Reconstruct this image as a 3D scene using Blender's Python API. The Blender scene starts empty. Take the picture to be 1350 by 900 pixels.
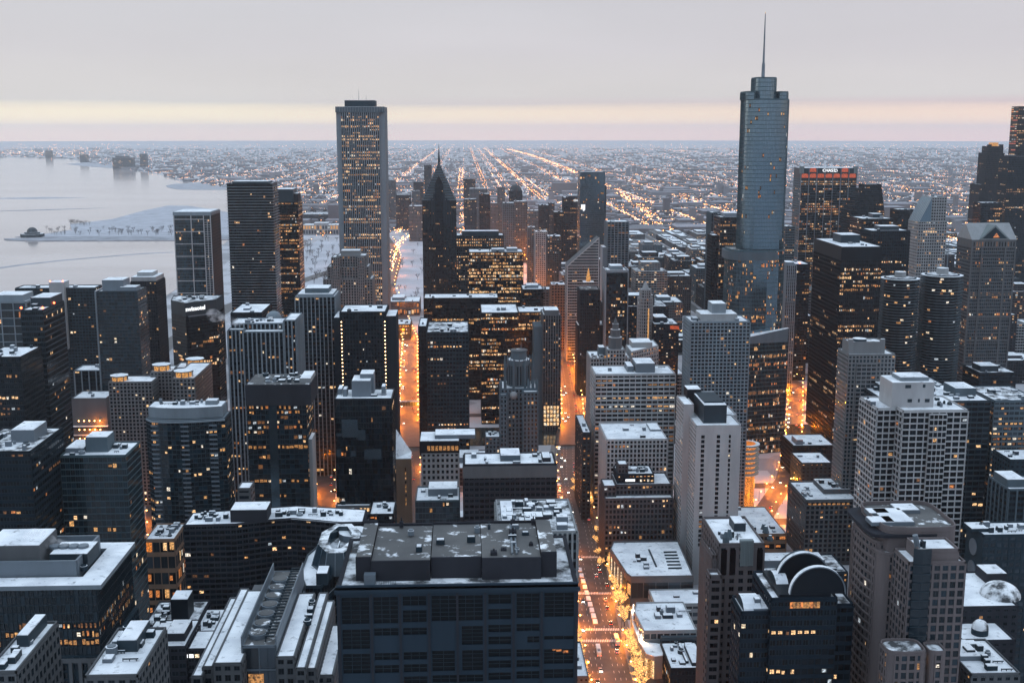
import bpy, math, random
from mathutils import Vector
PI = math.pi
rnd = random.Random(7)
SC = bpy.context.scene
COL = SC.collection
# ---------------------------------------------------------------- camera: high observation deck looking south; X = west, Y = south, Z = up (metres)
CAMZ, PITCH, YAW, FPX = 312.0, math.radians(10.33), math.radians(2.36), 1530.0
FW = Vector((math.sin(YAW)*math.cos(PITCH), math.cos(YAW)*math.cos(PITCH), -math.sin(PITCH)))
RT = Vector((math.cos(YAW), -math.sin(YAW), 0))
UP = RT.cross(FW)
CAM = Vector((0, 0, CAMZ))
cd = bpy.data.cameras.new('camera'); cam = bpy.data.objects.new('camera', cd); COL.objects.link(cam)
cam.location = CAM; cam.rotation_euler = (PI/2-PITCH, 0, -YAW)
cd.sensor_width = 36; cd.lens = 36*FPX/1350; cd.clip_start = 1; cd.clip_end = 200000
SC.camera = cam
def ray(px, py): return FW + RT*((px-675)/FPX) + UP*((450-py)/FPX)
def P(px, py, D):                      # survey point at southward distance D
    d = ray(px, py); return CAM + d*(D/d.y)
def G(px, py, z=0):                    # survey point on the ground
    d = ray(px, py); return CAM + d*((z-CAMZ)/d.z)
def X(px, D, py=450): return P(px, py, D).x
def Z(py, D, px=675): return P(px, py, D).z
def proj(p):
    v = p-CAM; f = v.dot(FW)
    if f <= 0: return None
    return 675+FPX*v.dot(RT)/f, 450-FPX*v.dot(UP)/f, f
# ---------------------------------------------------------------- materials
M = {}
def mat(name):
    m = bpy.data.materials.new(name); m.use_nodes = True; M[name] = m
    return m, m.node_tree, m.node_tree.nodes['Principled BSDF']
def wall_mat(name, col, rough=.8, var=.25, scale=.08, spec=.3, metallic=0, streak=True):
    m, nt, b = mat(name); N, L = nt.nodes, nt.links
    tc = N.new('ShaderNodeTexCoord'); mp = N.new('ShaderNodeMapping')
    mp.inputs['Scale'].default_value = (1, 1, .18 if streak else 1)
    L.new(tc.outputs['Object'], mp.inputs[0])
    n = N.new('ShaderNodeTexNoise'); n.inputs['Scale'].default_value = scale; n.inputs['Detail'].default_value = 6; n.inputs['Roughness'].default_value = .65
    L.new(mp.outputs[0], n.inputs['Vector'])
    oi = N.new('ShaderNodeObjectInfo')
    ad = N.new('ShaderNodeMath'); ad.operation = 'MULTIPLY_ADD'; ad.inputs[1].default_value = .25; L.new(oi.outputs['Random'], ad.inputs[0]); L.new(n.outputs['Fac'], ad.inputs[2])
    r = N.new('ShaderNodeValToRGB'); r.color_ramp.elements[0].position = .3; r.color_ramp.elements[1].position = .9
    r.color_ramp.elements[0].color = tuple(c*(1-var) for c in col)+(1,); r.color_ramp.elements[1].color = tuple(min(1, c*(1+var)) for c in col)+(1,)
    L.new(ad.outputs[0], r.inputs[0]); L.new(r.outputs[0], b.inputs['Base Color'])
    b.inputs['Roughness'].default_value = rough; b.inputs['Specular IOR Level'].default_value = spec; b.inputs['Metallic'].default_value = metallic
    return m
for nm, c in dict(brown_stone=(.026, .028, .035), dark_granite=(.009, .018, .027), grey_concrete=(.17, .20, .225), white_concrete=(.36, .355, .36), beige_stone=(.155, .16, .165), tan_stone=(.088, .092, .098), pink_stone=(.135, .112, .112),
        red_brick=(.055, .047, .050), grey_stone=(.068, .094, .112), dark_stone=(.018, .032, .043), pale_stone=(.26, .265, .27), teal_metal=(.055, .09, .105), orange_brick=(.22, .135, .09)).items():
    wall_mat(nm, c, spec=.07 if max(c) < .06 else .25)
wall_mat('black_metal', (.005, .010, .015), .5, .3, spec=.12)
wall_mat('grey_metal', (.11, .135, .16), .5, .2, spec=.5)
wall_mat('dark_metal', (.018, .031, .041), .5, .3, spec=.18)
wall_mat('green_copper', (.17, .20, .205), .7, .3)
wall_mat('roof_gravel', (.07, .07, .072), .95, .35, .25, streak=False)
wall_mat('gold_leaf', (.9, .5, .12), .35, .1, metallic=1)
wall_mat('rose_brown', (.095, .082, .084)); wall_mat('club_stone', (.055, .056, .062)); wall_mat('blue_granite', (.017, .029, .042), spec=.15)
def snow_mat(name, lo, hi, scale, dark=(.07, .072, .075), white=(.86, .865, .88)):
    m, nt, b = mat(name); N, L = nt.nodes, nt.links
    tc = N.new('ShaderNodeTexCoord'); n = N.new('ShaderNodeTexNoise'); n.inputs['Scale'].default_value = scale; n.inputs['Detail'].default_value = 8; n.inputs['Roughness'].default_value = .62
    oi = N.new('ShaderNodeObjectInfo'); vm = N.new('ShaderNodeVectorMath'); vm.operation = 'MULTIPLY_ADD'
    L.new(oi.outputs['Random'], vm.inputs[0]); vm.inputs[1].default_value = (90, 37, 11); L.new(tc.outputs['Object'], vm.inputs[2]); L.new(vm.outputs[0], n.inputs['Vector'])
    r = N.new('ShaderNodeValToRGB'); e = r.color_ramp.elements
    e[0].position = lo; e[0].color = dark+(1,); e[1].position = hi; e[1].color = white+(1,)
    L.new(n.outputs['Fac'], r.inputs[0])
    n2 = N.new('ShaderNodeTexNoise'); n2.inputs['Scale'].default_value = .09; n2.inputs['Detail'].default_value = 5; L.new(vm.outputs[0], n2.inputs['Vector'])
    mx = N.new('ShaderNodeMix'); mx.data_type = 'RGBA'; mx.blend_type = 'MULTIPLY'; mx.inputs[0].default_value = 1
    r2 = N.new('ShaderNodeValToRGB'); r2.color_ramp.elements[0].color = (.76, .77, .79, 1); r2.color_ramp.elements[0].position = .35; r2.color_ramp.elements[1].position = .6
    L.new(n2.outputs['Fac'], r2.inputs[0]); L.new(r.outputs[0], mx.inputs[6]); L.new(r2.outputs[0], mx.inputs[7]); L.new(mx.outputs[2], b.inputs['Base Color'])
    b.inputs['Roughness'].default_value = .9; b.inputs['Specular IOR Level'].default_value = .2
    bp = N.new('ShaderNodeBump'); bp.inputs['Strength'].default_value = .5; bp.inputs['Distance'].default_value = .3; L.new(n.outputs['Fac'], bp.inputs['Height']); L.new(bp.outputs[0], b.inputs['Normal'])
    return m
snow_mat('snow', .25, .43, .3, dark=(.16, .165, .175))
snow_mat('snow_patchy', .40, .56, .16)
snow_mat('snow_thin', .57, .64, .2, dark=(.125, .122, .12))
def glass_mat(name, col, rough=.12, metallic=0, spec=.5):
    m, nt, b = mat(name); N, L = nt.nodes, nt.links
    b.inputs['Base Color'].default_value = col+(1,); b.inputs['Roughness'].default_value = rough
    b.inputs['Metallic'].default_value = metallic; b.inputs['Specular IOR Level'].default_value = spec
    tc = N.new('ShaderNodeTexCoord'); n = N.new('ShaderNodeTexNoise'); n.inputs['Scale'].default_value = .35; L.new(tc.outputs['Object'], n.inputs['Vector'])
    bp = N.new('ShaderNodeBump'); bp.inputs['Strength'].default_value = .12; bp.inputs['Distance'].default_value = .2; L.new(n.outputs['Fac'], bp.inputs['Height']); L.new(bp.outputs[0], b.inputs['Normal'])
    return m
GL = {'dark': [], 'tint': [], 'mirror': [], 'pale': [], 'silver': []}
for i, k in enumerate((.6, 1, 1.7)):
    glass_mat('window_glass_%s' % 'abc'[i], (.003*k, .0065*k, .010*k), .1+.05*i, 0, .16); GL['dark'].append('window_glass_%s' % 'abc'[i])
    glass_mat('tinted_glass_%s' % 'abc'[i], (.006*k, .016*k, .024*k), .08+.04*i, 0, .45); GL['tint'].append('tinted_glass_%s' % 'abc'[i])
    glass_mat('mirror_glass_%s' % 'abc'[i], (.11+.03*k, .17+.035*k, .21+.04*k), .1+.04*i, .85); GL['mirror'].append('mirror_glass_%s' % 'abc'[i])
    glass_mat('silver_glass_%s' % 'abc'[i], (.15+.012*i, .225+.014*i, .28+.016*i), .13+.05*i, .9); GL['silver'].append('silver_glass_%s' % 'abc'[i])
    glass_mat('blind_glass_%s' % 'abc'[i], (.022*k, .032*k, .042*k), .2); GL['pale'].append('blind_glass_%s' % 'abc'[i])
def glow_mat(name, col, st, vary=True):
    m, nt, b = mat(name); N, L = nt.nodes, nt.links
    b.inputs['Base Color'].default_value = (.02, .02, .02, 1); b.inputs['Roughness'].default_value = .3
    b.inputs['Emission Color'].default_value = col+(1,)
    if vary:
        tc = N.new('ShaderNodeTexCoord'); n = N.new('ShaderNodeTexNoise'); n.inputs['Scale'].default_value = 1.3; n.inputs['Detail'].default_value = 3; L.new(tc.outputs['Object'], n.inputs['Vector'])
        mr = N.new('ShaderNodeMapRange'); mr.inputs[1].default_value = .35; mr.inputs[2].default_value = .65; mr.inputs[3].default_value = st*.12; mr.inputs[4].default_value = st*1.7
        L.new(n.outputs['Fac'], mr.inputs[0]); L.new(mr.outputs[0], b.inputs['Emission Strength'])
    else: b.inputs['Emission Strength'].default_value = st
    m.cycles.emission_sampling = 'NONE'
    return m
LIT = []
for i, (c, s) in enumerate((((1, .40, .11), .2), ((1, .46, .14), .45), ((1, .51, .18), .8), ((1, .60, .28), 1.25), ((1, .33, .08), .65), ((1, .78, .52), 1.0), ((1, .88, .72), 1.0), ((.82, .92, 1), .55))):
    glow_mat('lit_window_%s' % 'abcdefgh'[i], c, s); LIT.append('lit_window_%s' % 'abcdefgh'[i])
glow_mat('orange_glow', (1, .30, .05), .8); glow_mat('warm_lamp', (1, .60, .28), 12, False); glow_mat('sodium_lamp', (1, .46, .14), 14, False); glow_mat('far_lamp_orange', (1, .37, .10), 20, False); glow_mat('far_lamp_warm', (1, .52, .24), 17, False); glow_mat('far_lamp_white', (1, .76, .55), 9, False)
glow_mat('white_lamp', (1, .9, .75), 25, False); glow_mat('red_beacon', (1, .12, .04), 12, False); glow_mat('white_sign_and_glint', (.95, .97, 1), 1.6, False)
glow_mat('red_window', (1, .15, .04), .5); glow_mat('tail_lamp', (1, .06, .02), 6, False); glow_mat('head_lamp', (1, .93, .8), 30, False); glow_mat('fairy_lights', (1, .50, .15), 2.0); glow_mat('gold_flood', (1, .46, .12), .7)
# ---------------------------------------------------------------- mesh builder
class MB:
    def __init__(s): s.v = []; s.f = []; s.m = []
    def quad(s, a, b, c, d, m=0):
        i = len(s.v); s.v += [a, b, c, d]; s.f.append((i, i+1, i+2, i+3)); s.m.append(m)
    def poly(s, pts, m=0):
        i = len(s.v); s.v += pts; s.f.append(tuple(range(i, i+len(pts)))); s.m.append(m)
    def box(s, x0, x1, y0, y1, z0, z1, m=0, top=None):
        if x0 > x1: x0, x1 = x1, x0
        if y0 > y1: y0, y1 = y1, y0
        i = len(s.v)
        s.v += [(x0, y0, z0), (x1, y0, z0), (x1, y1, z0), (x0, y1, z0), (x0, y0, z1), (x1, y0, z1), (x1, y1, z1), (x0, y1, z1)]
        for q in ((0, 3, 2, 1), (4, 5, 6, 7), (0, 1, 5, 4), (1, 2, 6, 5), (2, 3, 7, 6), (3, 0, 4, 7)): s.f.append(tuple(i+k for k in q))
        t = m if top is None else top
        s.m += [m, t, m, m, m, m]
    def prism(s, poly, z0, z1, m=0, top=None, top_poly=None, cap=True):
        n = len(poly); i = len(s.v); tp = top_poly or poly
        s.v += [(p[0], p[1], z0) for p in poly]+[(p[0], p[1], p[2] if len(p) > 2 else z1) for p in tp]
        for k in range(n):
            j = (k+1) % n; s.f.append((i+k, i+j, i+n+j, i+n+k)); s.m.append(m)
        if cap:
            s.f.append(tuple(i+n+k for k in range(n))); s.m.append(m if top is None else top)
            s.f.append(tuple(i+n-1-k for k in range(n))); s.m.append(m)
    def bar(s, a, b, w, n, d, z0, z1, m=0, o=.0):   # box standing out of a wall: from a to b along the wall (2-D), normal n, proud by d, starting at offset o
        ax, ay = a; bx, by = b; nx, ny = n
        s.prism([(ax+nx*o, ay+ny*o), (ax+nx*d, ay+ny*d), (bx+nx*d, by+ny*d), (bx+nx*o, by+ny*o)], z0, z1, m)
    def cyl(s, x, y, r, z0, z1, n=16, m=0, top=None, r2=None):
        a = [(x+r*math.cos(2*PI*k/n), y+r*math.sin(2*PI*k/n)) for k in range(n)]
        b = None if r2 is None else [(x+r2*math.cos(2*PI*k/n), y+r2*math.sin(2*PI*k/n)) for k in range(n)]
        s.prism(a, z0, z1, m, top, b)
    def tube(s, a, b, r0, r1, n=6, m=0):
        a, b = Vector(a), Vector(b); d = (b-a).normalized(); u = d.orthogonal().normalized(); w = d.cross(u); i = len(s.v)
        for c, r in ((a, r0), (b, r1)):
            for k in range(n): s.v.append(tuple(c+u*(r*math.cos(2*PI*k/n))+w*(r*math.sin(2*PI*k/n))))
        for k in range(n):
            j = (k+1) % n; s.f.append((i+k, i+j, i+n+j, i+n+k)); s.m.append(m)
        s.f.append(tuple(i+n+k for k in range(n))); s.m.append(m)
        s.f.append(tuple(i+n-1-k for k in range(n))); s.m.append(m)
    def octa(s, x, y, z, r, m=0, rz=None):
        rz = rz or r; i = len(s.v)
        s.v += [(x+r, y, z), (x, y+r, z), (x-r, y, z), (x, y-r, z), (x, y, z+rz), (x, y, z-rz)]
        for q in ((0, 1, 4), (1, 2, 4), (2, 3, 4), (3, 0, 4), (1, 0, 5), (2, 1, 5), (3, 2, 5), (0, 3, 5)):
            s.f.append(tuple(i+k for k in q)); s.m.append(m)
    def ball(s, x, y, z, r, rz=None, nu=10, nv=6, m=0, half=False):
        rz = rz or r; i = len(s.v); lo = 0 if half else -PI/2
        for a in range(nv+1):
            t = lo+(PI/2-lo)*a/nv
            for b in range(nu): s.v.append((x+r*math.cos(t)*math.cos(2*PI*b/nu), y+r*math.cos(t)*math.sin(2*PI*b/nu), z+rz*math.sin(t)))
        for a in range(nv):
            for b in range(nu):
                c = (b+1) % nu; s.f.append((i+a*nu+b, i+a*nu+c, i+a*nu+nu+c, i+a*nu+nu+b)); s.m.append(m)
    def build(s, name, mats, parent=None, smooth=False):
        if not s.f: return None
        if isinstance(mats, str): mats = [mats]
        o0 = parent.matrix_world.translation if False else None
        off = Vector((0, 0, 0)); q = parent
        while q is not None: off += q.location; q = q.parent
        me = bpy.data.meshes.new(name)
        me.from_pydata([(a-off.x, b-off.y, c-off.z) for a, b, c in s.v] if parent else s.v, [], s.f)
        for k in mats: me.materials.append(M[k])
        if len(mats) > 1: me.polygons.foreach_set('material_index', s.m)
        if smooth: me.polygons.foreach_set('use_smooth', [True]*len(s.f))
        me.update()
        o = bpy.data.objects.new(name, me); COL.objects.link(o)
        if parent: o.parent = parent
        return o
def tag(o, label=None, cat=None, group=None, kind=None):
    if label: o['label'] = label
    if cat: o['category'] = cat
    if group: o['group'] = group
    if kind: o['kind'] = kind
    return o
def thing(name, label, cat, loc, group=None):
    o = bpy.data.objects.new(name, None); COL.objects.link(o); o.location = loc; o.empty_display_size = 5
    return tag(o, label, cat, group)
def struct(name, mb, m, smooth=False): return tag(mb.build(name, m, None, smooth), kind='structure')
LIGHTS = {}
def light_data(e, col):
    k = (round(e), col)
    if k not in LIGHTS:
        l = bpy.data.lights.new('lamp_light', 'POINT'); l.energy = e; l.color = col; l.shadow_soft_size = .5; LIGHTS[k] = l
    return LIGHTS[k]
import copy
# ---------------------------------------------------------------- facade system
class ST:
    """facade: floor height, bay width, pier width, spandrel height, how far piers and spandrels stand out, materials, share of lit windows"""
    def __init__(s, fh=3.7, bw=3.2, pw=.8, sh=1.3, pp=.45, sp=.3, wall='grey_concrete', sm=None, glass='dark', lit=.06, run=.5, warm=None, rows=None, rp=.7):
        s.__dict__.update(locals()); s.sm = sm or wall
    def but(s, **k):
        n = copy.copy(s); n.__dict__.update(k)
        if 'wall' in k and 'sm' not in k: n.sm = k['wall']
        return n
_wm = {}
def pane_mesh(w, h, m):
    k = (round(w, 2), round(h, 2), m)
    lit = m.startswith('lit'); k += (rnd.randrange(4) if lit else 0,)
    if k not in _wm:
        me = bpy.data.meshes.new('window'); w2, h2 = w/2, h/2; f = min(.12, w*.06)
        vs = [(-w2, 0, -h2), (w2, 0, -h2), (w2, 0, h2), (-w2, 0, h2)]
        fs = [(0, 1, 2, 3)]; ms = [0]
        def fr(x0, x1, z0, z1):
            i = len(vs)
            for y in (0, -.09): vs.extend([(x0, y, z0), (x1, y, z0), (x1, y, z1), (x0, y, z1)])
            for q in ((4, 5, 6, 7), (0, 1, 5, 4), (1, 2, 6, 5), (2, 3, 7, 6), (3, 0, 4, 7)): fs.append(tuple(i+a for a in q)); ms.append(1)
        fr(-w2, w2, -h2, -h2+f); fr(-w2, w2, h2-f, h2); fr(-w2, -w2+f, -h2+f, h2-f); fr(w2-f, w2, -h2+f, h2-f)
        if w > 1.3: fr(-f/2, f/2, -h2+f, h2-f)
        if lit:
            a, b_ = (-.92, rnd.uniform(-.1, .8)) if k[3] % 2 else (rnd.uniform(-.8, .1), .92); c, d = rnd.uniform(-.9, -.3), rnd.uniform(.3, .92); i = len(vs)
            vs.extend([(w2*a, -.03, h2*c), (w2*b_, -.03, h2*c), (w2*b_, -.03, h2*d), (w2*a, -.03, h2*d)]); fs.append((i, i+1, i+2, i+3)); ms.append(2)
        me.from_pydata(vs, [], fs); me.materials.append(M['window_glass_b' if lit else m]); me.materials.append(M['dark_metal']); me.materials.append(M[m]) if lit else None; me.polygons.foreach_set('material_index', ms); me.update()
        _wm[k] = me
    return _wm[k]
N_WIN = [0]
AMIN = 15.0
class Bld:
    def __init__(s, name, label, x, y, cat='building', group=None, win=True, seed=None):
        s.t = thing(name, label, cat, (x, y, 0), group); s.w = {}; s.panes = []; s.win = win
        s.r = random.Random(seed if seed is not None else hash_(label)); s.foot = []
    def wall(s, m):
        if m not in s.w: s.w[m] = MB()
        return s.w[m]
    def facade(s, p0, p1, z0, z1, st, hidden=False):
        ex, ey = p1[0]-p0[0], p1[1]-p0[1]; L = math.hypot(ex, ey)
        if L < 1.5 or z1-z0 < 2: return
        ex /= L; ey /= L; n = (ey, -ex); r = s.r
        nb = max(1, round(L/st.bw)); nf = max(1, round((z1-z0)/st.fh)); bw = L/nb; fh = (z1-z0)/nf
        pw, sh = min(st.pw, bw*.9), min(st.sh, fh*.92)
        W, S_ = s.wall(st.wall), s.wall(st.sm)
        at = lambda t: (p0[0]+ex*t, p0[1]+ey*t)
        if pw > .01:
            for k in range(nb+1):
                a, b = max(0, k*bw-pw/2), min(L, k*bw+pw/2)
                W.bar(at(a), at(b), 0, n, st.pp, z0, z1)
        if sh > .01:
            for k in range(nf): S_.bar(at(0), at(L), 0, n, st.sp+.013, z0+k*fh, z0+k*fh+sh)
        S_.bar(at(0), at(L), 0, n, st.sp+.017, z1-.35*sh-.15, z1-.006)
        gl = GL[st.glass]
        lit_p = min(.8, st.lit*(.8 if hidden else 1.55))
        for f in range(nf):
            state = False; fl = r.random(); rowp = lit_p
            if st.run: rowp = min(.96, lit_p*(3.2 if fl < .22 else (1.0 if fl < .55 else .25)))
            if st.rows and (f in st.rows or f-nf in st.rows): rowp = st.rp
            tone = r.choice(LIT[:4]) if not st.warm else r.choice(st.warm)
            for k in range(nb if st.bw < 20 or st.fh < 11 and st.bw < 40 else 0):
                if st.run and k and r.random() < st.run: pass
                else: state = r.random() < rowp
                m = (tone if r.random() < .6 else r.choice(LIT)) if state and r.random() < .93 else gl[min(2, int(r.random()**1.6*3))]
                c = at((k+.5)*bw); zc = z0+f*fh+sh+(fh-sh)/2
                s.panes.append((Vector((c[0]+n[0]*.06, c[1]+n[1]*.06, zc)), (ex, ey), bw-pw*.98, (fh-sh)*.985, n, m))
    def vol(s, poly, z0, z1, st, faces=None, snow='snow', parapet=1.0, roof=True, styles=None):
        """one volume: footprint polygon (counter-clockwise seen from above, north edge first), walls, parapet, snow-covered roof"""
        if isinstance(poly, tuple): x0, x1, y0, y1 = poly; x0, x1 = min(x0, x1), max(x0, x1); poly = [(x0, y0), (x1, y0), (x1, y1), (x0, y1)]
        n = len(poly); W = s.wall(st.wall); s.foot.append((min(p[0] for p in poly), max(p[0] for p in poly), min(p[1] for p in poly), max(p[1] for p in poly)))
        W.prism(poly, z0, z1)
        cx, cy = sum(p[0] for p in poly)/n, sum(p[1] for p in poly)/n
        for k in range(n):
            p0, p1 = poly[k], poly[(k+1) % n]
            nx, ny = p1[1]-p0[1], -(p1[0]-p0[0])
            away = nx*((p0[0]+p1[0])/2)+ny*((p0[1]+p1[1])/2) > 0
            if faces is not None and k not in faces: continue
            back = ny > .9*math.hypot(nx, ny)
            if back: continue
            s.facade(p0, p1, z0, z1, (styles or {}).get(k, st), hidden=away)
        if roof:
            if parapet:
                for k in range(n):
                    p0, p1 = poly[k], poly[(k+1) % n]; L = math.hypot(p1[0]-p0[0], p1[1]-p0[1])
                    if L < .5: continue
                    nn = ((p1[1]-p0[1])/L, -(p1[0]-p0[0])/L)
                    W.prism([p0, p1, (p1[0]-nn[0]*.5, p1[1]-nn[1]*.5), (p0[0]-nn[0]*.5, p0[1]-nn[1]*.5)], z1+.003*k, z1+parapet+.006*k)
            s.roof(poly, z1, snow)
    def roof(s, poly, z, snow='snow', name='roof_snow'):
        n = len(poly); cx, cy = sum(p[0] for p in poly)/n, sum(p[1] for p in poly)/n
        R = max(math.hypot(p[0]-cx, p[1]-cy) for p in poly); f = max(.5, 1-.9/R)
        q = [(cx+(p[0]-cx)*f, cy+(p[1]-cy)*f) for p in poly]
        mb = MB(); mb.prism(q, z+.01, z+.28); o = mb.build(name, snow, s.t); return o
    def boxpart(s, name, x0, x1, y0, y1, z0, z1, m, snow=True, parent=None):
        mb = MB(); mb.box(x0, x1, y0, y1, z0, z1)
        if snow: mb.box(min(x0, x1)+.25, max(x0, x1)-.25, min(y0, y1)+.25, max(y0, y1)-.25, z1+.002, z1+.25, 1)
        return mb.build(name, [m, 'snow'], parent or s.t)
    def units(s, x0, x1, y0, y1, z, k=5, big=4.5, hh=(1.2, 3)):
        """rooftop machinery, each unit a part"""
        r = s.r; done = []; k = int(k*2.2) if s.t.location.y < 950 else k
        for _ in range(k*3):
            if len(done) >= k: break
            w, d, h = r.uniform(.3, 1)*big, r.uniform(.3, .9)*big, r.uniform(*hh)
            if abs(x1-x0) < w+2 or abs(y1-y0) < d+2: continue
            x, y = r.uniform(min(x0, x1)+1, max(x0, x1)-1-w), r.uniform(min(y0, y1)+1, max(y0, y1)-1-d)
            if any(x < b and x+w > a and y < e and y+d > c for a, b, c, e in done): continue
            done.append((x, x+w, y, y+d)); mb = MB(); m = r.choice(['grey_metal', 'dark_metal', 'grey_metal', 'dark_stone'])
            kind = r.random()
            if kind < .7:
                mb.box(x, x+w, y, y+d, z+.25, z+h); mb.box(x+.2, x+w-.2, y+.2, y+d-.2, z+h+.002, z+h+.22, 1)
                for q in range(int(w/.8)): mb.box(x+q*.8+.1, x+q*.8+.2, y-.08, y-.002, z+.45, z+h-.2)
            elif kind < .88: mb.cyl(x+w/2, y+d/2, d*.45, z+.25, z+h, 14, 0, 1); mb.cyl(x+w/2, y+d/2, d*.33, z+h+.004, z+h+.35, 14, 0, 0)
            else:
                mb.box(x, x+w*1.4, y, y+.5, z+.9, z+1.4, 0, 1)
                for q in range(3): mb.box(x+q*w*.6, x+q*w*.6+.2, y+.1, y+.35, z+.25, z+.897)
            mb.build('rooftop_unit', [m, 'snow'], s.t)
    def mast(s, x, y, z, h, r=.25, beacon=False):
        mb = MB(); mb.tube((x, y, z), (x, y, z+h), r, r*.35, 6)
        for q in (.35, .6, .8): mb.tube((x-r*3, y, z+h*q), (x+r*3, y, z+h*q), r*.3, r*.3, 4)
        o = mb.build('mast', 'grey_metal', s.t)
        if beacon:
            b = MB(); b.octa(x, y, z+h+.8, .9); b.build('beacon', 'red_beacon', o)
    def done(s):
        first = True
        for m, mb in s.w.items():
            if mb.f: mb.build('tower_wall' if first else 'facade_frame', m, s.t)
            first = False
        pn = s.panes
        if not pn: return s
        big = []
        if s.win:
            for i, (c, e, w, h, n, m) in enumerate(pn):
                d = CAM-c
                if n[0]*d.x+n[1]*d.y <= 0: continue
                q = proj(c)
                if not q or not (-20 < q[0] < 1370 and -20 < q[1] < 915): continue
                co = abs(n[0]*d.x+n[1]*d.y)/d.length
                a = w*h*co*(FPX/q[2])**2
                if a >= AMIN: big.append((a, i))
            big.sort(reverse=True); big = big[:100]
        solo = {i for a, i in big}; N_WIN[0] += len(solo)
        mb = MB(); mats = []; lx, ly = s.t.location.x, s.t.location.y
        for i, (c, e, w, h, n, m) in enumerate(pn):
            if i in solo:
                o = bpy.data.objects.new('window', pane_mesh(w, h, m)); COL.objects.link(o); o.parent = s.t
                o.location = (c.x-lx, c.y-ly, c.z); o.rotation_euler = (0, 0, math.atan2(e[1], e[0])); continue
            if m.startswith('lit') and s.r.random() < .85:
                if 'window_glass_b' not in mats: mats.append('window_glass_b')
                hx, hy = e[0]*w/2, e[1]*w/2
                mb.quad((c.x-hx, c.y-hy, c.z-h/2), (c.x+hx, c.y+hy, c.z-h/2), (c.x+hx, c.y+hy, c.z+h/2), (c.x-hx, c.y-hy, c.z+h/2), mats.index('window_glass_b'))
                fw = s.r.uniform(.45, .95); sh_ = s.r.uniform(-1, 1)*(1-fw)*w/2; c = Vector((c.x+n[0]*.03+e[0]*sh_, c.y+n[1]*.03+e[1]*sh_, c.z+h*s.r.uniform(-.12, .12))); w *= fw; h *= s.r.uniform(.5, .75)
            if m not in mats: mats.append(m)
            hx, hy = e[0]*w/2, e[1]*w/2
            mb.quad((c.x-hx, c.y-hy, c.z-h/2), (c.x+hx, c.y+hy, c.z-h/2), (c.x+hx, c.y+hy, c.z+h/2), (c.x-hx, c.y-hy, c.z+h/2), mats.index(m))
        if mb.f:
            o = mb.build('window' if solo else 'glazing', mats, s.t)
            if len(pn)-len(solo) > 100: o['kind'] = 'stuff'
        return s
def hash_(t):
    h = 7
    for c in t: h = (h*31+ord(c)) % 1000003
    return h
BL = []
def simple(name, label, px0, px1, py, D, dep, st, units=4, snow='snow', pent=None, z0=0, parapet=1.0, cat='building', group=None, extra=None, zt=None, styles=None, pm=None):
    """box building: north face from px0 to px1 with its top edge at py, D metres south, dep metres deep; pent: list of (fx0,fx1,fy0,fy1,h) penthouses"""
    x0, x1 = X(px0, D, py), X(px1, D, py); z = zt if zt else Z(py, D, (px0+px1)/2)
    b = Bld(name, label, (x0+x1)/2, D+dep/2, cat, group); b.x0, b.x1, b.y0, b.y1, b.z = x0, x1, D, D+dep, z
    b.vol((x0, x1, D, D+dep), z0, z, st, snow=snow, parapet=parapet, styles=styles)
    for q in (pent or []):
        a0, a1, c0, c1, h = q[:5]; m = q[5] if len(q) > 5 else (pm or 'grey_metal')
        b.boxpart('penthouse', x0+(x1-x0)*a0, x0+(x1-x0)*a1, D+dep*c0, D+dep*c1, z+.3, z+h, m)
    if units: b.units(x0+1, x1-1, D+1, D+dep-1, z, units, min(5, dep*.3))
    if extra: extra(b)
    BL.append(b); b.done(); return b
# ---------------------------------------------------------------- dusk sky: Sky Texture under a sheet of pale cloud that ends in a clear band above the horizon
W = bpy.data.worlds.new('World'); SC.world = W; W.use_nodes = True
nt = W.node_tree; N, L = nt.nodes, nt.links; N.clear()
out = N.new('ShaderNodeOutputWorld'); tc = N.new('ShaderNodeTexCoord'); sep = N.new('ShaderNodeSeparateXYZ'); L.new(tc.outputs['Generated'], sep.inputs[0])
sky = N.new('ShaderNodeTexSky'); sky.sky_type = 'NISHITA'; sky.sun_disc = False; sky.sun_elevation = math.radians(3); sky.sun_rotation = math.radians(115); sky.altitude = 300
b1 = N.new('ShaderNodeBackground'); L.new(sky.outputs[0], b1.inputs[0]); b1.inputs[1].default_value = .02
nz = N.new('ShaderNodeTexNoise'); mpn = N.new('ShaderNodeMapping'); mpn.inputs['Scale'].default_value = (2.2, 2.2, 38); L.new(tc.outputs['Generated'], mpn.inputs[0]); L.new(mpn.outputs[0], nz.inputs['Vector'])
nz.inputs['Scale'].default_value = 1.6; nz.inputs['Detail'].default_value = 5
wob = N.new('ShaderNodeMath'); wob.operation = 'MULTIPLY_ADD'; wob.inputs[1].default_value = .009; L.new(nz.outputs['Fac'], wob.inputs[0])
L.new(sep.outputs['Z'], wob.inputs[2])
rp = N.new('ShaderNodeValToRGB'); L.new(wob.outputs[0], rp.inputs[0]); cr = rp.color_ramp
def srgb(r, g, b, k=1):
    f = lambda c: ((c/255/12.92) if c/255 <= .04045 else ((c/255+.055)/1.055)**2.4)*k
    return (f(r), f(g), f(b), 1)
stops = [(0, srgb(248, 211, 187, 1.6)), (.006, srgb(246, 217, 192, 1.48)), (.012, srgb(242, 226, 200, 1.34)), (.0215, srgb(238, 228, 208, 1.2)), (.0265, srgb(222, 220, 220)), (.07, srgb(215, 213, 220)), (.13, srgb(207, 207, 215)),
         (.3, srgb(203, 217, 231)), (.6, srgb(202, 220, 237)), (1, srgb(198, 219, 239))]
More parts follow.
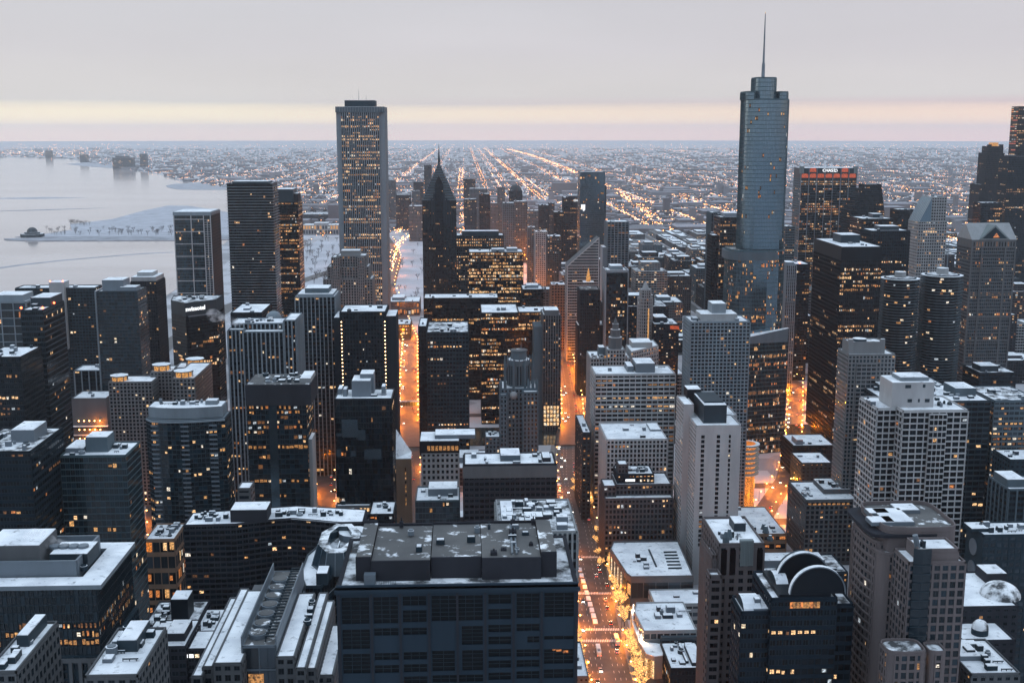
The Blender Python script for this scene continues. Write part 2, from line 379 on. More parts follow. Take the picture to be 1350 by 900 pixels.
for i, (p, c) in enumerate(stops):
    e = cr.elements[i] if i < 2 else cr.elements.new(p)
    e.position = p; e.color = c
pink = N.new('ShaderNodeMapRange'); L.new(sep.outputs['X'], pink.inputs[0]); pink.inputs[1].default_value = -.2; pink.inputs[2].default_value = .5
low = N.new('ShaderNodeMapRange'); L.new(sep.outputs['Z'], low.inputs[0]); low.inputs[1].default_value = .022; low.inputs[2].default_value = .028; low.inputs[3].default_value = 1; low.inputs[4].default_value = .12
pm_ = N.new('ShaderNodeMath'); pm_.operation = 'MULTIPLY'; L.new(pink.outputs[0], pm_.inputs[0]); L.new(low.outputs[0], pm_.inputs[1])
mx = N.new('ShaderNodeMix'); mx.data_type = 'RGBA'; mx.blend_type = 'MULTIPLY'; L.new(pm_.outputs[0], mx.inputs[0]); L.new(rp.outputs[0], mx.inputs[6]); mx.inputs[7].default_value = (.99, .83, .88, 1)
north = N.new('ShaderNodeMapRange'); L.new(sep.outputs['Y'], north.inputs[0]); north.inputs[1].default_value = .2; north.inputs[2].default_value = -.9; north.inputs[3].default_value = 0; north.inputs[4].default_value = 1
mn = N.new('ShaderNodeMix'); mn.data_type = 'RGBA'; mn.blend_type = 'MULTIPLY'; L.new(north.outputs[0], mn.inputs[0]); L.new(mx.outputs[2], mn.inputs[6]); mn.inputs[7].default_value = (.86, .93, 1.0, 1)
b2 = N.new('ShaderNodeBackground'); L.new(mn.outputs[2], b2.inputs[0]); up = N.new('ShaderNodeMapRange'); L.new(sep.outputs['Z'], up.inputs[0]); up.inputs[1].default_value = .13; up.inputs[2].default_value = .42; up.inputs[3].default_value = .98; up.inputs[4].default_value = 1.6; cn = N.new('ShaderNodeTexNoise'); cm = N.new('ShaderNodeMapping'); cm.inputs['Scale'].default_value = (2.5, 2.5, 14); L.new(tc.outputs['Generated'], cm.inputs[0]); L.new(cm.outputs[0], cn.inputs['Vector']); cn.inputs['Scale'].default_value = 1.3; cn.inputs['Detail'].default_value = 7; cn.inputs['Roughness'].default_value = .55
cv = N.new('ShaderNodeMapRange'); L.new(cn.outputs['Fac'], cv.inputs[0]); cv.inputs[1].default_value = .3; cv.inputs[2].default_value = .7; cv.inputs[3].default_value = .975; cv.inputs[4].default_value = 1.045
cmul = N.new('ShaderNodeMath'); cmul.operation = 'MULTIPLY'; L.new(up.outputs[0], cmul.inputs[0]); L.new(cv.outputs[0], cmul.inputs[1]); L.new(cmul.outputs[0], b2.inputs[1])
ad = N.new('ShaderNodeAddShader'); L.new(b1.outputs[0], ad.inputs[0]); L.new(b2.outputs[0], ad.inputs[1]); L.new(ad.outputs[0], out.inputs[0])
sd = bpy.data.lights.new('sun', 'SUN'); sun = bpy.data.objects.new('sun', sd); COL.objects.link(sun); sd.energy = .12; sd.angle = math.radians(14); sd.color = (1, .8, .65)
sun.rotation_euler = Vector((-.85, .5, .12)).to_track_quat('Z', 'Y').to_euler()
SC.view_settings.view_transform = 'Standard'; SC.view_settings.look = 'None'; SC.view_settings.exposure = -.1; SC.view_settings.gamma = 1
SC.cycles.max_bounces = 6; SC.cycles.diffuse_bounces = 2; SC.cycles.glossy_bounces = 3; SC.cycles.transmission_bounces = 2; SC.cycles.volume_bounces = 2; SC.cycles.use_denoising = True
SC.cycles.sample_clamp_indirect = 4; SC.cycles.caustics_reflective = False; SC.cycles.caustics_refractive = False
# ---------------------------------------------------------------- haze
HZ = 35600
mb = MB(); mb.box(-HZ, HZ, -HZ, HZ, -1.5, 446); hz = mb.build('haze', None or []) if False else None
me = bpy.data.meshes.new('haze'); me.from_pydata(mb.v, [], mb.f); hz = bpy.data.objects.new('haze', me); COL.objects.link(hz); hz['kind'] = 'stuff'
hm = bpy.data.materials.new('haze_air'); hm.use_nodes = True; hm.node_tree.nodes.remove(hm.node_tree.nodes['Principled BSDF'])
pv = hm.node_tree.nodes.new('ShaderNodeVolumePrincipled'); pv.inputs['Color'].default_value = (.87, .905, .96, 1); pv.inputs['Density'].default_value = 3.7e-5; pv.inputs['Anisotropy'].default_value = .72
hm.node_tree.links.new(pv.outputs[0], hm.node_tree.nodes['Material Output'].inputs['Volume']); me.materials.append(hm)
# ---------------------------------------------------------------- ground
m, nt, b = mat('city_ground'); N, L = nt.nodes, nt.links
tc = N.new('ShaderNodeTexCoord')
def vor(sc, mp=(1, 1, 1)):
    q = N.new('ShaderNodeMapping'); q.inputs['Scale'].default_value = mp; L.new(tc.outputs['Object'], q.inputs[0])
    v = N.new('ShaderNodeTexVoronoi'); v.distance = 'CHEBYCHEV'; v.inputs['Scale'].default_value = sc; L.new(q.outputs[0], v.inputs['Vector']); return v
v1, v2 = vor(.022, (1, .8, 1)), vor(.0045, (1, 1.4, 1))
n1 = N.new('ShaderNodeTexNoise'); n1.inputs['Scale'].default_value = .0011; n1.inputs['Detail'].default_value = 9; n1.inputs['Roughness'].default_value = .7; L.new(tc.outputs['Object'], n1.inputs['Vector'])
a1 = N.new('ShaderNodeMath'); a1.operation = 'MULTIPLY_ADD'; L.new(v1.outputs['Color'], a1.inputs[0]); a1.inputs[1].default_value = .45
a2 = N.new('ShaderNodeMath'); a2.operation = 'MULTIPLY_ADD'; L.new(v2.outputs['Color'], a2.inputs[0]); a2.inputs[1].default_value = .3; L.new(n1.outputs['Fac'], a2.inputs[2]); L.new(a2.outputs[0], a1.inputs[2])
r = N.new('ShaderNodeValToRGB'); L.new(a1.outputs[0], r.inputs[0]); e = r.color_ramp.elements
e[0].position = .5; e[0].color = (.20, .195, .205, 1); e[1].position = .95; e[1].color = (.50, .49, .51, 1)  # ground tones also paled, standing in for part of the distance haze
q = r.color_ramp.elements.new(.75); q.color = (.32, .31, .32, 1)
L.new(r.outputs[0], b.inputs['Base Color']); b.inputs['Roughness'].default_value = .95; b.inputs['Specular IOR Level'].default_value = .1
mb = MB(); mb.poly([(35000*math.cos(2*PI*k/160), 35000*math.sin(2*PI*k/160), 0) for k in range(160)]); struct('ground', mb, 'city_ground')
def simple_mat(name, col, rough=.9, spec=.3, nscale=None, var=.3):
    m = wall_mat(name, col, rough, var, nscale or .1, spec, streak=False); return m
simple_mat('asphalt', (.050, .046, .046), .6, .45, .09, .75); simple_mat('sidewalk_stone', (.20, .185, .175), .85, .3, .2); simple_mat('road_paint', (.72, .70, .66), .7, .3, .5, .15)
simple_mat('far_roof', (.30, .29, .32), .95, .15, .012, .3); simple_mat('far_wall_brown', (.15, .135, .14), .95, .1, .01, .3); simple_mat('far_wall_grey', (.19, .185, .20), .95, .1, .01, .3); simple_mat('far_wall_dark', (.11, .108, .12), .95, .1, .01, .3); simple_mat('park_snow', (.40, .40, .43), .95, .2, .012, .35); simple_mat('shore_snow', (.33, .33, .36), .95, .2, .02, .5); simple_mat('bare_wood', (.045, .038, .036), .95, .1, .3)  # far roofs and walls lightened in colour in place of some haze
simple_mat('planter_snow', (.75, .74, .74), .9, .2, .5, .15)
# lake: ice-grey, mirror-smooth
m, nt, b = mat('lake_ice'); N, L = nt.nodes, nt.links; tc = N.new('ShaderNodeTexCoord')
n = N.new('ShaderNodeTexNoise'); n.inputs['Scale'].default_value = .0016; n.inputs['Detail'].default_value = 8; mp = N.new('ShaderNodeMapping'); mp.inputs['Scale'].default_value = (.5, 1.5, 1); L.new(tc.outputs['Object'], mp.inputs[0]); L.new(mp.outputs[0], n.inputs['Vector'])
r = N.new('ShaderNodeValToRGB'); L.new(n.outputs['Fac'], r.inputs[0]); r.color_ramp.elements[0].position = .35; r.color_ramp.elements[0].color = (.36, .30, .285, 1); r.color_ramp.elements[1].position = .62; r.color_ramp.elements[1].color = (.55, .475, .45, 1)
L.new(r.outputs[0], b.inputs['Base Color']); b.inputs['Roughness'].default_value = .10; b.inputs['IOR'].default_value = 1.6
mat('dark_water'); M['dark_water'].node_tree.nodes['Principled BSDF'].inputs['Base Color'].default_value = (.02, .028, .03, 1); M['dark_water'].node_tree.nodes['Principled BSDF'].inputs['Roughness'].default_value = .12
shore = [(-60, 430), (0, 425), (60, 418), (130, 408), (205, 398), (236, 380), (262, 352), (285, 330), (300, 318), (330, 300), (352, 285), (342, 262), (330, 250), (300, 249), (262, 243), (232, 238), (218, 232), (196, 228), (168, 224), (148, 220), (120, 215), (90, 210), (40, 208.5), (-60, 207)]
lk = [G(*p) for p in shore]; lk = [(p.x, p.y, .4) for p in lk]
lk += [(-12000, 16500, .4), (-20000, 14000, .4), (-33000, 9000, .4), (-33500, 0, .4), (-20000, -20000, .4), (-600, -3000, .4), (-800, 400, .4)]
mb = MB(); mb.poly(lk); struct('lake', mb, 'lake_ice')
def slab(name, pts, m, z=1.2, kind='structure', px=True):
    q = [G(*p) for p in pts] if px else [Vector((a, b, 0)) for a, b in pts]
    mb = MB(); mb.prism([(p.x, p.y) for p in q], -.5, z); o = mb.build(name, m); o['kind'] = kind; return o
slab('breakwater_land', [(5, 315.5), (45, 314.2), (120, 313), (228, 312.5), (320, 311), (320, 316), (228, 317.5), (120, 318), (40, 318.3), (8, 317)], 'shore_snow', 2.2)
slab('peninsula_land', [(20, 313), (60, 309), (95, 303.5), (92, 296), (120, 293), (150, 289), (190, 278), (222, 271.5), (250, 272), (330, 285), (330, 311.9), (228, 312.2), (120, 312.5)], 'shore_snow', 1.6)
slab('curved_beach', [(218, 245), (232, 242.5), (262, 241.5), (300, 243.5), (330, 245), (330, 250.5), (300, 250.5), (262, 250.6), (234, 250), (221, 247.5)], 'shore_snow', 1.2)
slab('far_point_land', [(86, 216.5), (110, 214.5), (150, 213), (200, 214), (200, 228), (168, 223.5), (140, 221.5), (112, 219.5)], 'shore_snow', 1.2)
for i, pts in enumerate(([(0, 352.5), (30, 348.5), (80, 343), (140, 338), (190, 334), (228, 332.5), (228, 333.2), (190, 335), (140, 339), (80, 344.2), (30, 350), (0, 354.3)],)):
    slab('ice_crack', pts, 'shore_snow', .55)
for p in ([(-60, 280), (70, 276), (150, 274), (60, 277.5)], [(-40, 262), (60, 260), (120, 261), (40, 262.6)]): slab('ice_ridge', p, 'shore_snow', .5)
# ---------------------------------------------------------------- facade styles
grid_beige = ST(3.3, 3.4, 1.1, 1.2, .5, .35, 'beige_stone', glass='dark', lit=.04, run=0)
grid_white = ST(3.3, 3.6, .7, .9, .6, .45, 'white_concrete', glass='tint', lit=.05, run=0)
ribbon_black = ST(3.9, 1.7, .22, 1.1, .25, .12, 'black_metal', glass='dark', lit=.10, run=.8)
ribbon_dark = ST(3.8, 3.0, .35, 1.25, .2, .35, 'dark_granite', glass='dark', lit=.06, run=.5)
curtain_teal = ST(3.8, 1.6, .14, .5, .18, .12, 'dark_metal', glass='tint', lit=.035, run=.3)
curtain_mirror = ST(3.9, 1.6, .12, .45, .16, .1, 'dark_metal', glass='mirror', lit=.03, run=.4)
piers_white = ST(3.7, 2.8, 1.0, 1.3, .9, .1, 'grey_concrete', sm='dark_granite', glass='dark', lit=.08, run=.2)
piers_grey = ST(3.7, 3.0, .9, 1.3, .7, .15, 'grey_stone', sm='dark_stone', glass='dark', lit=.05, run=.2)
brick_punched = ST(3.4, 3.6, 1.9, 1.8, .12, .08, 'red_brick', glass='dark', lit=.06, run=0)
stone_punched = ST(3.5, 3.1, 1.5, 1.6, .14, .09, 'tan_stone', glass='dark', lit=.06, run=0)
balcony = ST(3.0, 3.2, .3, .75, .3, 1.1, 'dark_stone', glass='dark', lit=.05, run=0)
# ---------------------------------------------------------------- lakeside and north-bank buildings, east of the avenue
def beacons(pts):
    def f(b):
        for q in pts:
            mb = MB(); x, y = b.x0+(b.x1-b.x0)*q[0], b.y0+(b.y1-b.y0)*q[1]
            mb.tube((x, y, b.z), (x, y, b.z+1.6), .12, .12, 5); o = mb.build('beacon_post', 'dark_metal', b.t)
            m2 = MB(); m2.octa(x, y, b.z+2.3, 1.0); m2.build('beacon', 'red_beacon', o)
    return f
def white_frame(b):
    w = MB(); x0, x1, z = b.x0, b.x1, b.z; W_ = x1-x0; y = b.y0
    for fx, t in ((0, 1.0), (.46, 1.0), (.80, .9), (.985, 1.0)): w.box(x0+W_*fx-.2, x0+W_*fx+t, y-.95, y-.3, 0, z+.5)
    for k in range(11): zz = z-8-k*16.2; w.box(x0, x0+W_*.8, y-.9, y-.28, zz-.5, zz+.5)
    for k in range(60): zz = z-9-k*3.1; w.box(x0+W_*.80, x0+W_*.985, y-.85, y-.26, zz-.22, zz+.22)
    w.box(x0+W_*.895, x0+W_*.91, y-.80, y-.24, 0, z-9)
    w.build('white_frame', 'white_concrete', b.t)
    w = MB(); w.box(x0-.6, x1+.6, y-1.1, y+56, z-3, z+1.5); w.build('crown_band', 'grey_concrete', b.t)
    w = MB(); w.box(x0+1, x1-1, y, y+54, z+1.52, z+1.8); w.build('crown_snow', 'snow', b.t)
simple('glass_tower', 'slim dark glass tower with bold white frame lines and ladder of white rungs', 228.5, 277.5, 281, 1540, 58, ST(3.9, 2.1, .1, .35, .12, .08, 'teal_metal', glass='tint', lit=.02, run=0), 0, extra=white_frame, styles={1: ST(3.9, 2.4, .7, .9, .7, .45, 'black_metal', glass='dark', lit=.05, run=0)})
# wavy balcony tower: every floor slab has its own wavering edge
def wavy(b):
    r = b.r; fh = 3.25; n = int(b.z/fh); w = MB()
    for k in range(n):
        zz = b.z-(k+1)*fh; pts = []
        for i in range(25):
            t = i/24; o = 1.2+1.5*math.sin(t*7+k*.21)*math.sin(k*.13+t*3)+.5*math.sin(t*19+k*.5)
            pts.append((b.x0-1+(b.x1-b.x0+2)*t, b.y0-max(.35, o)))
        for i in range(13):
            t = i/12; o = 1.2+1.2*math.sin(t*6+k*.25+2)*math.sin(k*.11+t*3)
            pts.append((b.x1+max(.35, o), b.y0+(b.y1-b.y0)*t))
        pts.append((b.x0+.5, b.y1))
        w.prism(pts, zz, zz+.5)
    w.build('floor_slabs', 'grey_concrete', b.t)
    b.mast((b.x0+b.x1)/2-2, b.y0+18, b.z+2, 16, .25, False); b.mast((b.x0+b.x1)/2+4, b.y0+20, b.z+2, 12, .25, False)
simple('wavy_tower', 'tall dark tower ringed by thin rippling floor slabs, beside the yellow-lit office slab', 299, 359, 243, 1360, 36,
       ST(3.25, 2.2, .2, .4, .1, .08, 'black_metal', glass='dark', lit=.022, run=.3), 3, extra=wavy, pent=[(.1, .9, .15, .9, 3, 'dark_metal')])
b = simple('office_slab', 'dark office slab with rows of yellow lit windows right behind the wavy tower', 360, 392.5, 267, 1545, 42,
       ST(4.0, 2.2, .2, 1.5, .15, .25, 'black_metal', glass='dark', lit=.5, run=.75, warm=['lit_window_b', 'lit_window_c', 'lit_window_a']), 3, pent=[(.02, .80, .1, .95, 17, 'dark_metal'), (.62, .97, .3, .9, 11, 'brown_stone')])
# the great pale-piered tower
b = Bld('pier_tower', 'tallest white tower on the left, narrow vertical piers and rows of lit windows', X(475, 1500), 1505); D = 1478; x0, x1, z = X(442.5, D, 145), X(506, D, 145), Z(141, D)
st = ST(3.95, 2.35, .95, 1.3, .6, .12, 'grey_concrete', sm='dark_stone', glass='dark', lit=.33, run=.45, rp=.9, warm=['lit_window_c', 'lit_window_d', 'lit_window_c', 'lit_window_b'], rows=[-8, -9, -11, -14, -15, -27, -28, -30, -31, -34, -52, -53, -58, -60, -62])
cw = 6.2
b.vol([(x0+cw, D), (x1-cw, D), (x1-cw, D+59), (x0+cw, D+59)], 0, z-7, st, roof=False, faces=[0])
b.vol([(x0, D+3), (x0+cw, D+3), (x0+cw, D+56), (x0, D+56)], 0, z-7, st.but(lit=0, bw=20), roof=False, faces=[]); b.vol([(x1-cw, D+3), (x1, D+3), (x1, D+56), (x1-cw, D+56)], 0, z-7, st.but(lit=.1), roof=False, faces=[1])
b.boxpart('crown', x0-.4, x1+.4, D-.9, D+59.4, z-7, z, 'grey_stone', True); b.boxpart('penthouse', x0+10, x1-12, D+12, D+46, z+.3, z+8, 'dark_stone'); b.mast((x0+x1)/2-3, D+25, z+8, 14, .3); b.mast((x0+x1)/2+6, D+28, z+8, 7, .2)
mb = MB()
for k in range(18): xx = x0+1.5+k*(x1-x0-3)/17; mb.box(xx-.35, xx+.35, D-1.15, D-.905, z-6.4, z-.6)
mb.build('crown_fins', 'grey_concrete', b.t); b.done(); BL.append(b)
# stepped art-deco revival tower in front of it
b = Bld('stepped_tower', 'beige stepped residential tower with a colonnaded top in front of the tall white pier tower', X(462, 1355), 1380); D = 1350
st = ST(3.3, 3.2, 1.2, 1.0, .7, .3, 'beige_stone', glass='tint', lit=.045, run=0)
for a, c, py, o in ((446, 484, 338, 8), (428.5, 492.5, 368, 3), (434, 488, 352, 5)):
    b.vol((X(a, D), X(c, D), D+o, D+44-o), 0, Z(py, D), st)
b.vol((X(440, D), X(450, D), D+2, D+30), 0, Z(339, D), st.but(bw=2.4)); b.vol((X(474, D), X(482, D), D+2, D+30), 0, Z(339, D), st.but(bw=2.4))
b.boxpart('penthouse', X(451, D), X(476, D), D+12, D+30, Z(338, D)+.3, Z(331, D), 'beige_stone'); b.done(); BL.append(b)
# spired tower with chevron gables
b = Bld('spired_tower', 'dark granite tower with a chevron gabled diamond top and needle spire', X(579, 1545), 1562); D = 1535; x0, x1 = X(557.5, D, 300), X(601, D, 300); zs = Z(264, D); za = Z(214, D); xm = (x0+x1)/2
st = ST(3.9, 1.9, .75, 1.4, .5, .1, 'dark_stone', sm='black_metal', glass='tint', lit=.05, run=.4)
dp = 43; b.vol((x0, x1, D, D+dp), 0, zs, st, roof=False)
b.vol((xm-5, xm+5, D-1.2, D+6), 0, Z(236, D)-6, st.but(bw=1.5, lit=.03, wall='dark_granite'), roof=False)
mb = MB(); mb.prism([(xm-5, D-1.2), (xm+5, D-1.2), (xm+5, D+9), (xm-5, D+9)], Z(236, D)-6, 0, 0, 0, [(xm-.01, D-1.2, Z(236, D)+5), (xm+.01, D-1.2, Z(236, D)+5), (xm+.01, D+20, Z(236, D)+5), (xm-.01, D+20, Z(236, D)+5)]); mb.build('gable', 'black_metal', b.t)
mb = MB(); n = 15
for k in range(n):
    f0, f1 = k/n, (k+.52)/n; ht = za-zs
    for fa, fb, m in ((f0, f1, 0), (f1, (k+1)/n, 1)):
        q = lambda f, e=0: [(xm-(xm-x0)*(1-f)-e, D+dp/2-dp/2*(1-f)-e), (xm+(x1-xm)*(1-f)+e, D+dp/2-dp/2*(1-f)-e), (xm+(x1-xm)*(1-f)+e, D+dp/2+dp/2*(1-f)+e), (xm-(xm-x0)*(1-f)-e, D+dp/2+dp/2*(1-f)+e)]
        if m == 0: mb.prism(q(fa, .45), zs+ht*fa, zs+ht*fb, 0, 0, q(fb-.012, .45))
        else: mb.prism(q(fa), zs+ht*fa, zs+ht*fb, 1, 1, q(fb))
mb.build('diamond_top', ['grey_stone', 'tinted_glass_a'], b.t)
for sx in (-1, 1):        # chevron steps beside the central gable
    mb = MB()
    for k in range(5): xx = xm+sx*(6.5+k*3.2); mb.box(xx-1.1, xx+1.1, D-1.0-.05*k, D-.52, zs-30-k*2, zs+9-k*6.3)
    mb.build('chevron_piers', 'dark_stone', b.t)
mb = MB(); mb.tube((xm, D+dp/2, za-3), (xm, D+dp/2, Z(190, D+dp/2)), 1.7, .15, 8); mb.build('spire', 'dark_metal', b.t); b.done(); BL.append(b)
ld = simple('office_slab', 'dark office block banded with yellow windows, flat snowy roof, right of the spired tower', 618, 690, 333, 1470, 40, ribbon_black.but(lit=.36, bw=2.2, fh=4.1, warm=['lit_window_b', 'lit_window_c', 'lit_window_d']), 5, pent=[(.42, .66, .2, .6, 3.5), (.7, .9, .3, .7, 4)])
simple('office_tower', 'grey office tower with square lit windows between the spired tower and the avenue', 601.5, 664, 311, 1640, 36, ST(4, 3, 1.2, 1.6, .35, .2, 'dark_stone', glass='dark', lit=.3, run=.3, warm=['lit_window_d', 'lit_window_c']), 6, pent=[(.12, .9, .2, .7, 6, 'dark_stone')])
simple('office_block', 'small black block with snowy roof and rooftop machinery at the foot of the yellow-banded office', 689, 716, 382, 1400, 40, ribbon_black.but(lit=.12), 5, pent=[(.2, .8, .3, .8, 4)])
# black slabs north of it
simple('black_slab', 'long black slab with a flat snowy roof and scattered lit windows below the spired tower', 558.5, 657, 393.5, 1330, 36, ribbon_black.but(lit=.16, bw=1.9), 7)
simple('black_slab', 'black tower with blank top and stacked bands of lit windows behind the carved stone tower', 634.5, 683.5, 413, 1215, 62, ribbon_black.but(lit=.4, bw=1.6, rows=[-8, -9, -12], warm=['lit_window_b', 'lit_window_c', 'lit_window_d', 'lit_window_e']), 3, styles=None, pent=[(.55, .68, .3, .45, 3)])
simple('black_slab', 'lower black office wing with snowy roof, right of the black tower with lit bands', 683.7, 723, 412, 1235, 40, ribbon_black.but(lit=.25, bw=1.6), 2)
simple('office_tower', 'grey gridded tower with a white snow-speckled roof in front of the long black slab', 562.5, 617.5, 439, 1080, 62, ST(4.0, 3.05, .95, 1.9, .5, .3, 'dark_stone', glass='dark', lit=.10, run=.6, rows=[6, 7, 8, -4]), 9, snow='snow_patchy')
simple('dark_annex', 'narrow dark blank annex tower clinging to the left of the grey gridded tower', 551.5, 562.3, 431, 1092, 50, ST(4, 2.4, 1.3, 2.2, .3, .2, 'dark_granite', glass='dark', lit=.01), 1)
def edge_lights(b):
    mb = MB(); mb.octa(0, 0, 0, .55); me = None
    for k in range(48):
        for fx in (.03, .985):
            if me is None: o = mb.build('edge_light', 'warm_lamp'); me = o.data
            else: o = bpy.data.objects.new('edge_light', me); COL.objects.link(o)
            o.parent = b.t; o.location = (b.x0+(b.x1-b.x0)*fx-b.t.location.x, b.y0-1-b.t.location.y, b.z-8-k*3.3)
    for a, c, zz in ((b.x0-6, b.x0-.003, b.z-5), (b.x1+.003, b.x1+9, b.z-4)):
        w = MB(); w.box(a, c, b.y0+4, b.y1-3, 0, zz); w.box(a+.4, c-.4, b.y0+4.5, b.y1-3.5, zz+.01, zz+.4, 1); w.build('side_wing', ['dark_granite', 'snow'], b.t)
simple('brown_tower', 'dark brown tower with dotted lines of lights down both edges', 448, 508, 412, 1004, 42, ST(3.5, 2.6, 1.0, 1.4, .5, .2, 'dark_granite', glass='dark', lit=.035, run=0), 4, extra=edge_lights)
simple('pier_block', 'grey tower of slim tall piers with stepped white rooftop, beside the brown dotted-light tower', 389, 441.5, 392, 1030, 40, piers_grey.but(bw=3.6, pw=.8, wall='grey_concrete', sm='dark_stone'), 3, pent=[(.22, .82, .2, .8, 7, 'grey_stone'), (.05, .95, .08, .92, 2.5, 'grey_concrete')])
b = Bld('pier_block', 'pale ribbed stepped tower with steam at its shoulder, in front of the rippling tower', X(344, 900), 925); D = 900
st = ST(3.6, 3.3, 1.1, 1.2, .9, .15, 'grey_concrete', sm='dark_granite', glass='dark', lit=.09, run=.2)
b.vol((X(321, D), X(374, D), D, D+46), 0, Z(436, D), st); b.vol((X(300, D), X(320.7, D), D+3, D+40), 0, Z(434, D), st); b.vol((X(374.3, D), X(390, D), D+3, D+40), 0, Z(422, D), st)
b.vol((X(305, D+10), X(384, D+10), D+12, D+38), Z(436, D), Z(425, D+12), st, faces=[0, 1]); b.units(X(310, D), X(360, D), D+14, D+36, Z(425, D+12), 5); b.done(); BL.append(b)
simple('roof_block', 'dark block with a broad white roof slab behind the pale ribbed stepped tower', 304, 345, 413, 1085, 58, ribbon_dark.but(lit=.02), 2, pent=[(.3, .5, .3, .5, 2)])
mb = MB(); p = P(361, 419, 960); mb.ball(p.x, p.y, p.z, 6.5, 6, 14, 5, 0, True); mb.cyl(p.x, p.y, 6, 0, p.z, 14, 0); o = mb.build('water_dome', 'grey_concrete'); tag(o, 'small pale domed drum right of the broad white roof slab', 'tank')
# triangular hotel with lit sign
b = Bld('triangle_tower', 'black triangular glass hotel with a white lit name sign below the white-framed tower', X(258, 1225), 1235); D = 1210
pa, pb, pc = (X(228, D+22), D+22), (X(246.5, D), D), (X(287.5, D+26), D+26); z = Z(398, D); st = ST(3.5, 2.6, .2, .7, .15, .1, 'black_metal', glass='dark', lit=.06, run=.5)
poly = [pa, pb, pc, (X(287.5, D+26), D+60), (X(232, D+60), D+60)]
b.vol(poly, 0, z-13, st, roof=False); b.vol([(pa[0], pa[1]), pb, pc, poly[3], poly[4]], z-13, z, ST(13, 40, 0, 0, .1, .1, 'dark_metal', lit=0), faces=[], snow='snow_patchy')
b.units(X(240, D+30), X(276, D+30), D+26, D+54, z, 9, 6); ang = math.atan2(pc[1]-pb[1], pc[0]-pb[0]); ux, uy = math.cos(ang), math.sin(ang); nx, ny = uy, -ux
w = MB(); w.bar((pb[0]+ux*3, pb[1]+uy*3), pc, 0, (nx, ny), .5, z-14.4, z-13.01); w.build('cornice', 'grey_metal', b.t)
def sign(txt, parent, x, y, z, size, ang, m, name='sign', ext=.25):
    c = bpy.data.curves.new(name, 'FONT'); c.body = txt; c.size = size; c.extrude = ext; c.align_x = 'CENTER'; c.align_y = 'CENTER'; c.offset = size*.018; c.resolution_u = 3
    t = bpy.data.objects.new(name, c); COL.objects.link(t); me = bpy.data.meshes.new_from_object(t); bpy.data.objects.remove(t); bpy.data.curves.remove(c)
    me.name = name; me.materials.clear(); me.materials.append(M[m]); me.polygons.foreach_set('material_index', [0]*len(me.polygons))
    o = bpy.data.objects.new(name, me); COL.objects.link(o); o.parent = parent; l = parent.location; o.location = (x-l.x, y-l.y, z); o.rotation_euler = (PI/2, 0, ang); return o
L_ = math.hypot(pc[0]-pb[0], pc[1]-pb[1]); sign('swissotel', b.t, pb[0]+ux*L_*.31+nx*.6, pb[1]+uy*L_*.31+ny*.6, z-6.0, 6.4, ang, 'white_sign_and_glint')
b.done(); BL.append(b)
# lakefront residential row
def core(b):
    xa, xb = X(62.5, 1150, 375), X(82, 1150, 375); b.boxpart('concrete_core', xa, xb, b.y0-6, b.y0+10, b.z-60, Z(369, 1155), 'pale_stone')
    for xx in (xa+1, xb-1):
        mb = MB(); mb.octa(xx, b.y0-5, Z(369, 1155)+1.2, .8); mb.build('beacon', 'red_beacon', b.t)
simple('lake_slab', 'long dark residential slab by the lake, a pale concrete core rising above its roof', 20, 125, 380.5, 1160, 22, ST(3.1, 3.0, .5, 1.0, .35, .5, 'dark_stone', glass='dark', lit=.03, run=0), 4, extra=core)
simple('framed_tower', 'far-left dark glass tower in a thin white concrete frame', -16, 34, 399, 985, 30, ST(6.8, 9.5, .8, .6, .9, .6, 'grey_concrete', glass='tint', lit=.05, run=0), 3, pent=[(.1, .9, .1, .9, 6, 'grey_concrete')])
b = simple('beacon_tower', 'dark striped glass tower with red beacon lamps round its snowy roof', 27, 56.5, 410, 850, 46, ST(4.0, 2.9, .18, 1.0, .15, .3, 'black_metal', sm='dark_metal', glass='dark', lit=.02, run=.2), 2, pent=[(.05, .95, .42, .98, 7, 'dark_metal')],
       extra=beacons([(.02, .02), (.98, .02), (.97, .55), (.12, .5)]))
simple('dark_tower', 'plain dark office block cut by the left edge, below the white-framed far-left tower', -25, 27, 472, 790, 40, ribbon_dark.but(lit=.02, wall='black_metal'), 4)
simple('lake_tower', 'broad dark glass apartment tower with a pale left edge and snowy stepped roof', 127, 181, 385, 1050, 30, ST(3.2, 2.6, .16, .8, .15, .35, 'dark_metal', glass='tint', lit=.035, run=.1), 5, pent=[(.1, .62, .2, .9, 10, 'grey_metal'), (.55, .95, .1, .6, 4, 'grey_metal')],
       extra=lambda b: b.boxpart('pale_edge', b.x0-1.6, b.x0-.35, b.y0-.8, b.y1, 0, b.z+1, 'grey_concrete'))
simple('crowned_tower', 'brown apartment tower with a pale louvred crown, last before the lake water', 172, 206, 372, 1170, 34, ST(3.1, 2.3, .5, .9, .5, .35, 'brown_stone', glass='dark', lit=.03, run=0), 3, pent=[(.02, .98, .02, .98, 5, 'pale_stone'), (.2, .8, .2, .8, 9, 'pale_stone')])
